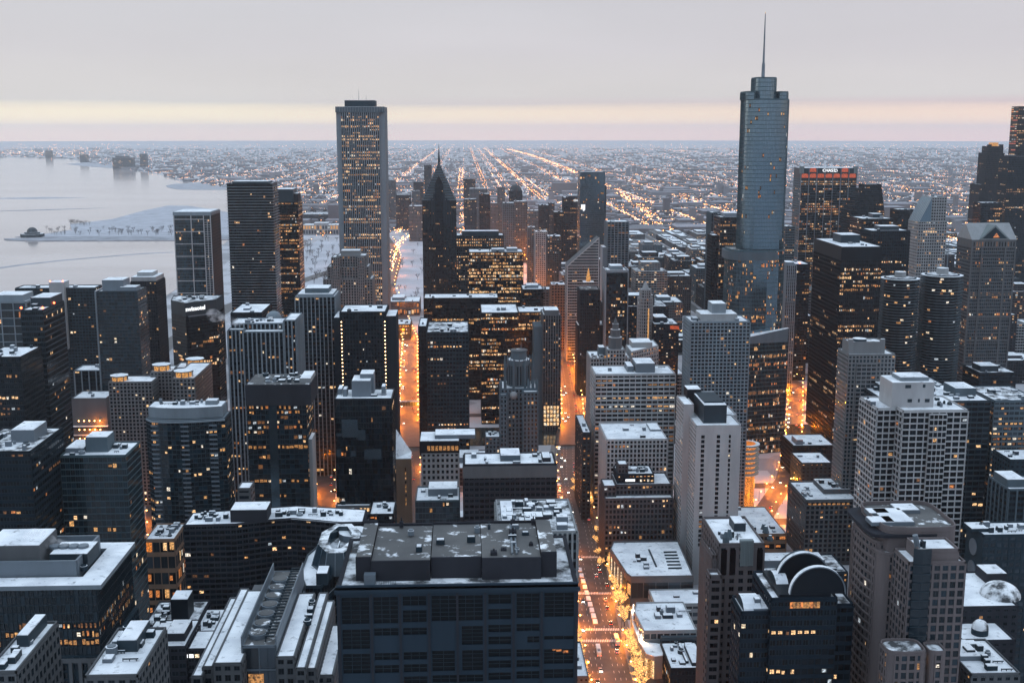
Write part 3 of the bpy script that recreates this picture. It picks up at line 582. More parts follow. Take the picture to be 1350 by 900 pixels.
# hotel with floodlit octagon crowns
b = Bld('castle_hotel', 'beige gridded hotel in stepped wings with floodlit octagonal crowns', X(203, 950), 975, 'hotel'); D = 950; st = ST(3.1, 2.9, 1.1, 1.1, .25, .16, 'beige_stone', glass='dark', lit=.03, run=0, warm=['lit_window_d', 'lit_window_f'])
def crown(x, y, z, r, h):
    mb = MB(); mb.cyl(x, y, r*.8, z+.3, z+h, 8, 1, 1); o = mb.build('floodlit_crown', ['gold_flood', 'gold_flood'], b.t)
    mb = MB(); mb.cyl(x, y, r*1.02, z+h+.003, z+h+.8, 8, 0, 1)
    for k in range(8): a = 2*PI*k/8; mb.tube((x+r*.92*math.cos(a), y+r*.92*math.sin(a), z), (x+r*.92*math.cos(a), y+r*.92*math.sin(a), z+h), .35, .35, 5)
    mb.build('crown_roof', ['tan_stone', 'snow'], o)
zl, zc, zr = Z(500, D), Z(487, D+20), Z(496, D-30)
b.vol((X(139.5, D), X(197, D), D, D+24), 0, zl, st); b.vol((X(196, D+20), X(224, D+20), D+20, D+46), 0, zc, st); b.vol((X(224, D-30), X(254, D-30), D-30, D+34), 0, zr, st); b.vol((X(228, D+35), X(262, D+35), D+34.5, D+58), 0, Z(482, D+35), st)
crown(X(150, D), D+9, zl, 7.5, 4); crown(X(209, D+25), D+30, zc, 8, 4.5); crown(X(239, D-22), D-20, zr, 8, 4.5); crown(X(254, D+40), D+45, Z(482, D+35), 8, 6)
b.done(); BL.append(b)
def decks(b):
    for k in range(4):
        mb = MB(); mb.box(b.x0-1, b.x1+1, b.y0-5, b.y0-.3, 30+k*8, 31.2+k*8, 0, 1); mb.build('parking_deck', ['dark_stone', 'snow'], b.t)
        m2 = MB()
        for q in range(5): m2.octa(b.x0+6+q*(b.x1-b.x0-12)/4, b.y0-2.5, 36+k*8, .7)
        m2.build('deck_lamps', 'sodium_lamp', b.t); o = bpy.data.objects.new('lamp_light', light_data(7000, (1, .235, .012))); COL.objects.link(o); o.parent = b.t; o.location = ((b.x1-b.x0)*(.2*k-.3), b.y0-3.2-b.t.location.y, 35.5+k*8)
simple('parking_block', 'low blank pale block over orange-lit parking decks, left of the beige hotel', 94, 140, 526, 1010, 30, ST(60, 60, 0, 0, .1, .1, 'tan_stone', lit=0), 2, extra=decks)
simple('pier_block', 'short pale-ribbed block half hidden behind the orange parking decks', 98, 136, 489, 1090, 25, piers_white.but(bw=6, lit=.03), 3)
# foreground east
b = Bld('curved_tower', 'bowed glass apartment tower with a pale concrete crown, beside the dark brown-topped tower', X(247, 770), 790); D = 768; zt = Z(549, D); x0, x1 = X(191, D, 560), X(297, D, 560)
poly = [(x0+(x1-x0)*i/10, D-7*math.sin(PI*(i/10)**.8)*.8+(0 if i else 4)) for i in range(11)]+[(x1, D+20), (x0, D+20)]
st = ST(3.25, 2.55, .22, .55, .2, .3, 'dark_metal', glass='tint', lit=.05, run=.15); b.vol(poly, 0, zt, st, snow='snow')
q = [(x0+2+(x1-x0-4)*i/8, D+3-6*math.sin(PI*(i/8)**.8)*.8) for i in range(9)]+[(x1-2, D+18), (x0+2, D+18)]
mb = MB(); mb.prism(q, zt+1.2, Z(533, D)); mb.build('crown', 'grey_concrete', b.t); b.roof(q, Z(533, D), 'snow', 'crown_snow'); b.boxpart('penthouse', x1-14, x1-6, D+6, D+13, Z(533, D)+.3, Z(527, D), 'grey_concrete'); b.units(x0+4, x1-16, D+4, D+17, Z(533, D), 6)
mb = MB(); mb.prism([(p[0], p[1]-1.2) if p[1] < D+15 else p for p in poly], zt-.6, zt+.6); mb.build('eaves', 'grey_concrete', b.t)
for f in range(1, 26):
    z0 = zt-f*3.25-.02
    for t in (.14, .52, .86):
        i = int(t*10); mb = MB(); yy = poly[i][1]; xa, xb = x0+(x1-x0)*t-2.6, x0+(x1-x0)*t+2.6; mb.box(xa, xb, yy-1.5, yy-.35, z0-.2, z0+.02); mb.box(xa, xb, yy-1.5, yy-1.45, z0+.021, z0+1); mb.build('balcony', 'grey_metal', b.t)
b.done(); BL.append(b)
b = Bld('unfinished_tower', 'dark tower with a blank brown top above open slab floors and a blue glass strip', X(366, 800), 820); D = 800; x0, x1 = X(328, D, 600), X(406, D, 600); zt = Z(531, D)
st = ST(3.6, 3.2, .25, .5, .2, .55, 'dark_stone', glass='tint', lit=.14, run=.6, warm=['lit_window_a', 'lit_window_b'], rows=[-2, -4, -5]); b.vol((x0, x1, D, D+34), 0, zt, st, roof=False)
b.boxpart('brown_top', X(321, D), X(408, D), D-1.5, D+36, zt, Z(504, D), 'brown_stone', False); b.roof([(X(322, D), D-1), (X(407, D), D-1), (X(407, D), D+35), (X(322, D), D+35)], Z(504, D), 'snow_thin')
b.units(X(330, D), X(400, D), D+2, D+32, Z(504, D), 9, 6); b.boxpart('parapet_box', X(392, D), X(407, D), D+4, D+30, Z(504, D)+.3, Z(498, D), 'pale_stone')
w = MB(); w.box(x0+15, x0+21, D-.9, D-.6, 0, zt); w.build('glass_strip', 'mirror_glass_a', b.t); b.boxpart('side_pylon', x1+.3, x1+3, D+2, D+20, 0, Z(577, D), 'pale_stone'); b.done(); BL.append(b)
b = simple('mirror_tower', 'black mirror-glass block reflecting cloud, white roof crowded with boxes, left of the orange street', 440.5, 516.5, 527, 740, 30, ST(3.9, 1.7, .06, .25, .1, .07, 'black_metal', glass='dark', lit=.03, run=.5), 3, pent=[(.29, .62, .25, .85, 11, 'grey_metal'), (.42, .66, .5, .95, 14, 'grey_metal'), (.13, .2, .3, .6, 5, 'grey_metal'), (.8, .87, .4, .7, 6, 'grey_metal'), (.02, .1, .5, .9, 4, 'grey_metal')])
for a, c, d, e in ((.12, .40, 13, 25), (.405, .53, 20, 27), (.50, .80, 33, 40), (.02, .10, 33, 38), (.26, .35, 34, 38), (.02, .118, 22, 24)):
    w = MB(); w.box(b.x0+(b.x1-b.x0)*a, b.x0+(b.x1-b.x0)*c, b.y0-.16, b.y0-.13, b.z-e, b.z-d); w.build('sky_reflection_patch', 'mirror_glass_c', b.t)  # lighter glass patches stand in for reflections of the sky
simple('glass_block', 'mid-height teal glass block with a stepped snowy roof at the left, behind the steaming roof', 79, 166, 602, 640, 29, ST(3.7, 2.6, .12, .6, .12, .2, 'teal_metal', glass='tint', lit=.03, run=.2), 6, pent=[(.32, .66, .3, .75, 9, 'grey_stone'), (.02, .3, .25, .9, 3, 'grey_metal')])
simple('black_block', 'black office block with a cluttered snowy roof at the left edge', -45, 40, 597, 600, 50, ST(3.9, 3.4, .25, 1.7, .2, .35, 'black_metal', sm='dark_granite', glass='dark', lit=.05, run=.5, warm=['lit_window_e', 'lit_window_a']), 10, snow='snow_patchy', pent=[(.48, .85, .4, .8, 7, 'grey_metal')])
# steaming hospital block
b = Bld('hospital_block', 'wide pale-roofed block with a sunken roof court and vertical stone piers, steam drifting over it', X(50, 480), 510); D = 480; x0, x1 = X(-60, D, 766), X(131, D, 762); zt = Z(764, D)
st = ST(3.8, 2.7, .5, 1.2, .5, .25, 'dark_stone', glass='tint', lit=.06, run=.7, rows=[-5, -6, -7], warm=['lit_window_b', 'lit_window_c', 'lit_window_a'])
b.vol((x0, x1, D, D+52), 0, zt-32, st, roof=False); b.vol((x0, x1-2, D+.8, D+52), zt-32, zt-1, st.but(bw=1.9, pw=.16, sh=.6, wall='dark_metal', glass='tint'), roof=False)
w = MB()
for k in range(14): xx = x0+5+k*(x1-x0-7)/13; w.box(xx-.75, xx+.75, D-1.6, D-.52, 0, zt-33)
w.box(x0, x1+.5, D-1.4, D-.6, zt-34.5, zt-32.6); w.build('stone_piers', 'tan_stone', b.t)
w = MB()
w.box(x0-.5, x1+.7, D-.9, D+9, zt-1, zt+1, 0, 1); w.box(x1-10, x1+.72, D+9.01, D+52, zt-1, zt+.98, 0, 1); w.box(x0-.5, x1-10.01, D+44, D+52.01, zt-1, zt+1.01, 0, 1); w.build('roof_terrace', ['grey_concrete', 'snow'], b.t)
w = MB(); w.box(x0, x1-13, D+10, D+11, zt-1, zt+8); w.box(x1-13.6, x1-12.6, D+11.01, D+43, zt-1, zt+7.9); w.box(x0, x1-13.01, D+42, D+43.01, zt-1, zt+7.95)
w.build('screen_wall', 'grey_metal', b.t); b.boxpart('roof_floor', x0, x1-13.7, D+11.1, D+41.9, zt-1, zt+1.2, 'dark_stone')
b.boxpart('penthouse', X(-40, D+20), X(36, D+20), D+16, D+38, zt+1.5, zt+13, 'tan_stone'); b.boxpart('cooling_tower', X(46, D+20), X(98, D+20), D+18, D+34, zt+1.5, zt+8, 'dark_metal')
for q in range(4): w = MB(); w.cyl(X(52+q*13, D+26), D+26, 2.4, zt+8.3, zt+9.4, 14, 0, 0); w.build('cooling_fan', 'grey_metal', b.t)
b.units(X(60, D+20), X(112, D+20), D+12, D+18, zt+1.5, 4); b.done(); BL.append(b)
def attic(b):
    w = MB(); w.box(b.x0-1.5, b.x1+.4, b.y0-.5, b.y1, b.z+.3, b.z+9); w.box(b.x0-1, b.x1, b.y0, b.y1-.5, b.z+9.01, b.z+9.3, 1); w.build('attic', ['black_metal', 'snow'], b.t)
    for k in range(8): w = MB(); xx = b.x0+1+k*2.9; w.box(xx+3, xx+5.1, b.y0-.62, b.y0-.55, b.z+2, b.z+5.5); w.build('attic_window', 'lit_window_b', b.t)
    b.boxpart('penthouse', (b.x0+b.x1)/2-4, b.x1+12, b.y0+5, b.y1-4, b.z+9.3, b.z+12, 'grey_metal')
def shoulder(b):
    w = MB(); w.box(b.x0-9, b.x0-.6, b.y0+3, b.y1, 0, b.z-12); w.build('shoulder_wing', 'grey_stone', b.t)
    for f in range(5):
        for k in range(5): w = MB(); xx = b.x0+1.2+k*3.4; w.box(xx, xx+2.3, b.y0-.78, b.y0-.7, 6+f*4.4, 9.2+f*4.4); w.build('lit_shopfront', 'lit_window_d' if (f+k) % 3 else 'lit_window_f', b.t)
# ---------------------------------------------------------------- foreground granite tower (nearest building, bottom centre)
b = Bld('granite_tower', 'large dark granite tower nearest the viewer with square window bays and a patchy gravel roof', X(600, 262), 280); D = 262.0
x0, x1 = X(443, D, 772), X(762.5, D, 768); zt = Z(771, D); S = (x1-x0)/319.5
fx = lambda px: x0+(px-443)*S
fz = lambda py: P(600, py, D).z
core = MB(); core.box(x0+.7, x1-.7, D+.7, D+34, 0, zt-.8); core.build('tower_core', 'blue_granite', b.t)
bays = [(449.5, 485.5), (491.5, 523.5), (530, 561), (568, 635.5), (643, 673), (680.5, 711), (717.5, 757)]
WR = [ # rows of (bay, top, bottom) in survey pixels; two entries side by side when a bay is split
 (0, 785, 820), (1, 785, 820), (2, 784.5, 797), (2, 803, 819), (3, 784.5, 818), (4, 784, 796.5), (4, 803, 817), (5, 783.5, 816), (6, 783, 815),
 (0, 827, 853), (1, 826, 836), (2, 826, 835.5), (5, 823.5, 833), (4, 824, 834), (4, 839.5, 850), (6, 840, 845),
 (0, 859, 885), (1, 858.5, 868), (1, 874.5, 885), (2, 858, 868), (2, 874, 884.5), (4, 856, 866.5), (4, 871, 881), (5, 857, 867), (5, 871, 880.5), (6, 857.5, 877),
 (2, 890, 900), (4, 887, 897), (5, 886, 896), (6, 884, 896), (3, 889, 899)]
WR2 = [(607.5, 635.5, 825, 850), (695, 711, 840, 848.5), (568, 598, 857, 884), (608, 635.5, 857, 884)]
rects = [(bays[i][0], bays[i][1], t, bt) for i, t, bt in WR]+WR2
# continue the same bays down to the street, in plain repeats
zz = 905
for row in range(26):
    z_hi = fz(900)-4-row*6.2
    if z_hi < 14: break
# facade skin as a grid with openings cut out
xs = sorted({443.0, 762.5} | {v for r in rects for v in r[:2]}); zs = sorted({0.0} | {v for r in rects for v in r[2:4]} | {770.0})
skin = MB(); zf = {v: (fz(v) if v else -1) for v in zs}; ordz = sorted([v for v in zs if v], reverse=True)
levels = [0.0]+[fz(v) for v in ordz]; pxl = [None]+ordz
inside = lambda x, py: any(r[0] < x < r[1] and r[2] < py < r[3] for r in rects)
for i in range(len(xs)-1):
    xa, xb = fx(xs[i]), fx(xs[i+1]); run0 = 0.0; xm = (xs[i]+xs[i+1])/2
    for k in range(1, len(ordz)):
        pm = (ordz[k-1]+ordz[k])/2
        if inside(xm, pm):
            if levels[k] > run0+.001: skin.box(xa, xb, D, D+.69, run0, levels[k])
            run0 = levels[k+1]
    skin.box(xa, xb, D, D+.69, run0, fz(770))
skin.build('granite_front', 'blue_granite', b.t)
for r in rects:
    xa, xb, za, zb = fx(r[0]), fx(r[1]), fz(r[3]), fz(r[2]); mb = MB(); litw = r in (rects[8], rects[25])
    mb.box(xa, xb, D+.40, D+.55, za, zb); o = mb.build('window', 'window_glass_a', b.t)
    f = MB(); nx_ = max(2, round((xb-xa)/2.2)); nz = max(1, round((zb-za)/1.05))
    for q in range(1, nx_): xx = xa+(xb-xa)*q/nx_; f.box(xx-.05, xx+.05, D+.30, D+.398, za, zb)
    for q in range(1, nz): zz = za+(zb-za)*q/nz; f.box(xa, xb, D+.32, D+.396, zz-.045, zz+.045)
    if f.f: f.build('mullions', 'dark_metal', o)
for xa, xb, za, zb in ((734, 741, 859, 861.5), (743, 750, 860.5, 863.5), (729, 733, 858.5, 860)):
    mb = MB(); mb.box(fx(xa), fx(xb), D+.385, D+.393, fz(zb), fz(za)); mb.build('lit_office', 'lit_window_e', b.t)
pil = MB()
for px in (446, 488.5, 526.5, 564.5, 602, 639, 676.5, 714, 760): pil.box(fx(px)-.28, fx(px)+.28, D-.3, D-.003, 0, fz(779))
pil.build('pilasters', 'brown_stone', b.t)
cor = MB(); cor.box(x0-.4, x1+.4, D-.5, D-.004, fz(780), zt-.6); cor.build('cornice', 'blue_granite', b.t)
side = ST(4.2, 4.6, 1.2, 1.9, .35, .25, 'blue_granite', glass='dark', lit=.02); b.facade((x1-.7, D+.7), (x1-.7, D+34), 0, zt-1, side); b.facade((x0+.7, D+34), (x0+.7, D+.7), 0, zt-1, side, True)
par = MB(); par.box(x0, x1, D, D+1.2, zt-.8, zt); par.box(x0, x0+1, D+1.21, D+33, zt-.8, zt-.01); par.box(x1-1, x1, D+1.21, D+33, zt-.8, zt-.012); par.box(x0, x1, D+33.01, D+34.2, zt-.8, zt-.014); par.build('parapet', 'brown_stone', b.t)
mb = MB(); mb.box(x0+1.01, x1-1.01, D+1.21, D+33, zt-.79, zt-.35); mb.build('lower_roof', 'snow_patchy', b.t)
# raised block on the roof, in separate bays
D2 = D+4.6; r0, r1 = X(468, D2, 740), X(734.5, D2, 736); zb = Z(738, D2); DB = D+31
def rb(pa, pb, d0, dz=0): return (X(pa, D2, 740), X(pb, D2, 740), d0, zb+dz)
for pa, pb, dd, dz in ((468.5, 488.5, .4, .6), (489, 567, 0, -.3), (568, 635, 1.3, -.1), (635.5, 713.5, 0, .05), (714, 734.5, 1.0, 1.0)):
    a, c, d, z = rb(pa, pb, D2+dd, dz); mb = MB(); mb.box(a, c, d, DB, zt-.4, z); mb.build('roof_block', 'brown_stone', b.t)
    mb = MB(); mb.box(a+.02, c-.02, d+.02, d+.5, z+.003, z+.55); mb.build('roof_rim', 'brown_stone', b.t); mb = MB(); mb.box(a+.02, c-.02, DB-.6, DB-.05, z+.003, z+.9); mb.build('roof_rim', 'brown_stone', b.t)
    mb = MB(); mb.box(a+.03, c-.03, d+.52, DB-.62, z+.004, z+.3); mb.build('roof_gravel', 'snow_thin', b.t)
mb = MB(); mb.box(r0+1.2, r0+1.9, D2+2, DB-1, zb+.31, zb+.5); mb.build('roof_edge_snow', 'snow', b.t)
for px, d, w, h in ((530, DB-2.2, .5, 2.2), (676, DB-3, .6, 2.6), (676, DB-9, .9, 1.6), (651, D2+3, .8, 1.4), (703, DB-2, .5, 2.0), (700, D2+9, .5, 1.1), (664, D2+6, .7, .8)):
    xx = X(px, d, 730); mb = MB(); mb.box(xx-w, xx+w, d-w, d+w, zb+.3, zb+.3+h*.7); mb.tube((xx, d, zb+.3+h*.7), (xx, d, zb+h*1.3), w*.35, w*.3, 8); mb.build('roof_vent', 'brown_stone', b.t)
mb = MB(); xx = X(676, DB-8, 730); mb.tube((xx-.8, D2+2.5, zb+.8), (xx-.4, DB-3, zb+.8), .3, .3, 7); mb.tube((xx+.3, D2+2.5, zb+.7), (xx+.5, DB-3, zb+.7), .25, .25, 7); mb.build('roof_pipe', 'grey_metal', b.t)
mb = MB(); mb.box(X(480, D+3, 758), X(495, D+3, 758), D+2.2, D+4.3, zt-.35, zt+2.2); mb.build('rooftop_unit', 'grey_metal', b.t)
b.units(r0+3, r1-3, D2+3, DB-2, zb+.1, 5, 2.2, (.8, 1.8))
rail = MB()
for k in range(12): xx = X(496, D+2, 764)+k*.42; rail.tube((xx, D+1.9, zt-.35), (xx, D+1.9, zt+.9), .05, .05, 4)
rail.box(X(496, D+2, 764), X(496, D+2, 764)+4.7, D+1.86, D+1.94, zt+.85, zt+.93); rail.build('railing', 'dark_metal', b.t)
b.done(); BL.append(b)
# ---------------------------------------------------------------- pavilion block of long strips, left of it
b = Bld('pavilion_block', 'stone block of long parallel snowy roof strips and fan deck, left of the granite tower', X(350, 400), 430); D = 392
z0 = Z(872, D)
def strip(pa, pb, py0, da, db, m='tan_stone', sn='snow', st=None, win=None):
    xa, xb = X(pa, da, py0), X(pb, da, py0); z = Z(py0, da)
    b.vol((xa, xb, da, db), 0, z, st or ST(4, 3.2, 1.2, 1.6, .3, .2, m, glass='dark', lit=.02), snow=sn, parapet=.5); return xa, xb, z
strip(252, 266, 884, D-4, D+66); strip(266.5, 280, 872, D, D+72); strip(281, 318, 868, D-6, D+60, 'tan_stone')
xa, xb, z = strip(319, 363, 846, D+2, D+74, 'grey_metal', 'snow_thin', ST(9, 6, .4, .8, .2, .15, 'grey_metal', glass='pale', lit=.04))
for k in range(7): mb = MB(); mb.cyl((xa+xb)/2+(k % 2)*.0-1.5, D+10+k*8.6, 3.4, z+.3, z+2, 16, 0, 0); mb.cyl((xa+xb)/2-1.5, D+10+k*8.6, 2.8, z+2.01, z+2.2, 16, 1, 1); mb.build('cooling_fan', ['grey_metal', 'snow_thin'], b.t)
for k in range(24): mb = MB(); mb.box(xb-4.2, xb-.8, D+5+k*2.85, D+5.5+k*2.85, z+2.4, z+2.9); mb.box(xb-4.2, xb-3.9, D+5+k*2.85, D+5.5+k*2.85, z+.3, z+2.39); mb.build('deck_rib', 'dark_metal', b.t)
for xx in (xa-.4, xb): mb = MB(); mb.box(xx, xx+.4, D+2, D+74, z-6, z+4); mb.build('screen_wall', 'grey_metal', b.t)
strip(364, 388, 861, D-2, D+56); strip(389.5, 403, 876, D-6, D+62); strip(404, 416, 877, D-3, D+58); strip(417, 439, 886, D+6, D+50)
mb = MB(); mb.box(X(327, D+1.8, 875), X(347, D+1.8, 875), D+1.55, D+1.75, Z(900, D+2), Z(881, D+2)); mb.build('lit_hall_window', 'lit_window_b', b.t)
b.boxpart('penthouse', X(318, D+68), X(340, D+68), D+62, D+74, Z(868, D), Z(785, D+68), 'tan_stone'); b.units(X(283, D), X(316, D), D+4, D+54, Z(868, D), 5); b.units(X(366, D), X(386, D), D+24, D+50, Z(861, D), 6); b.done(); BL.append(b)
# stepped dark low blocks
b = Bld('stepped_block', 'low stepped brown block with a black chimney box, beside the steaming roof', X(200, 515), 540); D = 512
st = ST(3.9, 3.4, .5, 1.6, .25, .3, 'brown_stone', glass='dark', lit=.05, run=.3)
z1 = Z(845, D); b.vol((X(158, D), X(223, D), D, D+30), 0, z1, st, parapet=.6); b.vol((X(224, D), X(270, D), D+2, D+22), 0, Z(843, D+2)-2, st, parapet=.5); b.boxpart('penthouse', X(184, D+12), X(202, D+12), D+8, D+20, z1, Z(822, D+12), 'grey_stone'); b.boxpart('penthouse', X(197, D+8), X(224, D+8), D+6, D+22, z1, Z(825, D+8), 'brown_stone')
z2 = Z(817, D+42); b.vol((X(167, D+42), X(240, D+42), D+42, D+72), 0, z2, st, snow='snow_patchy', parapet=.8); b.boxpart('chimney_box', X(204, D+46), X(228, D+46), D+48, D+60, z2, Z(781, D+50), 'black_metal'); b.vol((X(239, D+40), X(270, D+40), D+36, D+64), 0, Z(822, D+40), st, parapet=.5)
b.vol((X(276, D+70), X(290, D+70), D+50, D+110), 0, Z(800, D+70), st, parapet=.5); b.units(X(160, D), X(180, D), D+2, D+28, z1, 4, 3); b.units(X(241, D+40), X(268, D+40), D+38, D+62, Z(822, D+40), 8, 5); b.units(X(170, D+42), X(200, D+42), D+44, D+70, z2, 4)
for k in range(5): mb = MB(); xx = X(226+k*7.6, D+1.8, 850); mb.box(xx, xx+2.0, D+1.5, D+1.6, z1-6.0, z1-4.2); mb.build('clerestory', 'white_sign_and_glint' if k < 4 else 'lit_window_f', b.t)
b.done(); BL.append(b)
for lb, a, c, py, D, dp, sn in (('snow-covered roof with dark round machinery, cut by the bottom edge left of the long strips', 112, 182, 893, 330, 34, 'snow'), ('small stepped snow roof cut by the bottom left corner', -20, 22, 888, 330, 36, 'snow')):
    bb = simple('corner_roof', lb, a, c, py, D, dp, ST(4, 3.4, 1.2, 1.6, .3, .2, 'tan_stone', lit=.01), 5, snow=sn, pent=[(.3, .7, .5, .95, 4, 'dark_metal')])
# octagon-topped glass tower
b = Bld('octagon_tower', 'rounded glass tower with an octagonal crown and snowy ledges, behind the long roof strips', X(430, 470), 500); D = 470
def oct_(x0, x1, y0, y1, c=.28):
    w, d = (x1-x0)*c, (y1-y0)*c; return [(x0+w, y0), (x1-w, y0), (x1, y0+d), (x1, y1-d), (x1-w, y1), (x0+w, y1), (x0, y1-d), (x0, y0+d)]
x0, x1 = X(384, D, 770), X(440, D, 770); zt = Z(764, D)
b.vol(oct_(x0, x1, D, D+56), 0, zt-9, curtain_teal.but(bw=2.2), snow='snow'); b.vol(oct_(x0+1.5, x1-1.5, D+2, D+54), zt-9, zt-3, ST(6, 3, .1, .4, .12, .1, 'dark_metal', glass='dark', lit=0), snow='snow')
q = oct_(x0+5, X(466, D), D+14, D+58, .3); q2 = oct_(x0+8, X(466, D)-3, D+17, D+55, .3); q3 = oct_(x0+12, X(466, D)-7, D+22, D+51, .3); mb = MB()
for i in range(8):
    j = (i+1) % 8; A, B_, C_, D_ = q[i], q[j], q2[j], q2[i]; E, F_ = q3[j], q3[i]
    mb.quad((*A, zt-3), (*B_, zt-3), (*C_, zt+7), (*D_, zt+7)); mb.quad((*D_, zt+7), (*C_, zt+7), (*E, zt+7.2), (*F_, zt+7.2), 1); mb.quad((*F_, zt+7.2), (*E, zt+7.2), (*E, zt+2), (*F_, zt+2))
mb.poly([(*p, zt+2) for p in q3], 1); mb.build('skylight_crown', ['tinted_glass_c', 'snow_patchy'], b.t); b.boxpart('penthouse', q3[0][0]+2, q3[1][0]-2, D+27, D+36, zt+2.1, zt+5.5, 'grey_metal')
for i in range(8):
    for j in (0, .5):
        a, c = Vector((*q[i], zt-2.9)).lerp(Vector((*q[(i+1) % 8], zt-2.9)), j), Vector((*q2[i], zt+7)).lerp(Vector((*q2[(i+1) % 8], zt+7)), j); mb = MB(); mb.tube(a, c, .22, .22, 4); mb.build('crown_rib', 'grey_metal', b.t)
b.boxpart('penthouse', x0+10, x1-3, D+4, D+13, zt-2.7, zt+2.5, 'dark_metal'); b.vol([(X(440.5, D+6), D+6), (X(470, D+6), D+6), (X(470, D+6), D+60), (X(440.5, D+6), D+60)], 0, zt-1, curtain_teal, snow='snow_patchy')
mb = MB(); mb.cyl(X(462, D+52), D+50, 7.5, zt-.7, zt+5, 14, 0, 1); mb.build('stair_drum', ['grey_metal', 'snow'], b.t); b.done(); BL.append(b)
# wavy residential slab
b = Bld('slab_block', 'long brown apartment slab with a gently bent front and snowy roof dotted with machinery', X(350, 600), 612); D = 600; zt = Z(687, D)
poly = [(X(229, D), D), (X(300, D), D+1), (X(345, D), D+7), (X(372, D), D+9), (X(400, D), D+6), (X(440, D), D+1), (X(473, D), D+1), (X(473, D), D+22), (X(372, D), D+30), (X(229, D), D+20)]
b.vol(poly, 0, zt, ST(3.05, 3.0, .4, 1.05, .12, .45, 'brown_stone', glass='dark', lit=.035, run=0), parapet=.6); b.boxpart('penthouse', X(291, D), X(341, D), D+4, D+18, zt, zt+7, 'brown_stone'); b.units(X(235, D), X(288, D), D+4, D+18, zt, 5, 4); b.units(X(345, D), X(450, D), D+10, D+22, zt, 14, 4.5)
b.done(); BL.append(b)
simple('orange_block', 'small low block with an orange-lit front, left of the bent brown apartment slab', 191, 230, 712, 715, 30, ST(12, 5, .5, 3, .3, .2, 'orange_brick', glass='pale', lit=.35, warm=['lit_window_e', 'orange_glow']), 5)
simple('narrow_block', 'narrow blank tan block with a tall white roof, squeezed right of the bowed glass tower', 313, 330, 645, 690, 14, ST(4, 6, 2, 2, .1, .08, 'tan_stone', lit=.0), 0)
# middle, between the two orange streets
simple('fin_block', 'pale finned block with a machinery-crowded roof, just behind the granite tower', 657, 761, 703, 470, 44, ST(4.2, 2.1, .85, 1.0, .7, .2, 'pale_stone', sm='grey_stone', glass='dark', lit=.02), 16, snow='snow_patchy', pent=[(.05, .22, .1, .9, 1.6, 'grey_metal'), (.35, .6, .2, .5, 2.2, 'dark_metal')])
simple('grid_block', 'brown deep-gridded hotel slab with a white roof, left of the curving avenue', 611.5, 733, 613, 700, 26, ST(3.6, 3.25, .75, 1.55, .7, .5, 'brown_stone', glass='dark', lit=.012, run=0), 4, pent=[(.4, .62, .3, .95, 4, 'grey_stone'), (.86, .95, .2, .7, 3, 'brown_stone')], extra=lambda b: b.boxpart('top_storey', b.x0-.8, b.x1+.8, b.y0-.75, b.y0+.0-.003, b.z-8, b.z-.3, 'tan_stone', False))
simple('beige_block', 'beige block with small windows under a black lit attic, left of the carved tower', 556, 605, 597, 815, 26, ST(4.2, 3.3, 1.6, 1.9, .3, .2, 'pale_stone', glass='dark', lit=.0), 0, extra=lambda b: attic(b))
simple('glass_block', 'small teal glass block with snowy roof and white screens, in front of the beige block', 547.5, 606, 661, 715, 30, ST(3.8, 2.2, .1, .4, .12, .08, 'teal_metal', glass='pale', lit=.03, run=.3), 4, pent=[(.28, .95, .35, .9, 5, 'grey_metal')])
b = Bld('wedge_slab', 'thin tan slab with a sharply slanted white roof and one slit of windows', X(529, 845), 852); D = 845; x0, x1, za, zb = X(519, D), X(539.5, D), Z(603, D), Z(578, D)
mb = MB(); mb.prism([(x0, D), (x1, D), (x1, D+9), (x0, D+9)], 0, za); mb.build('tower_wall', 'orange_brick', b.t)
mb = MB(); mb.prism([(x0, D), (x1, D), (x1, D+9), (x0, D+9)], za+.01, 0, 0, 0, [(x0, D+.2, za+.5), (x1, D+.2, za+.5), (x1, D+9, za+3), (x0, D+9, zb+6)]); mb.build('slanted_roof', 'snow', b.t)
for k in range(9): mb = MB(); mb.box((x0+x1)/2+1, (x0+x1)/2+1.8, D-.12, D-.02, za-9-k*3.4, za-7-k*3.4); mb.build('window', LIT[1] if k % 3 else 'window_glass_a', b.t)
BL.append(b); b.done()
simple('lit_block', 'small low block with a glowing glass floor beneath a pale roof, below the mirror-glass block', 443, 488, 668, 735, 24, ST(5, 2.5, .3, 1.5, .2, .3, 'tan_stone', glass='pale', lit=.8, warm=['lit_window_d', 'lit_window_c']), 3)
simple('lit_block', 'low dark block with a strip of bright orange windows, left of the teal glass block', 487, 519, 679, 700, 26, ST(4.4, 3, .3, 1.6, .2, .3, 'black_metal', glass='dark', lit=.1, rows=[-1], warm=['lit_window_e', 'lit_window_b']), 2)
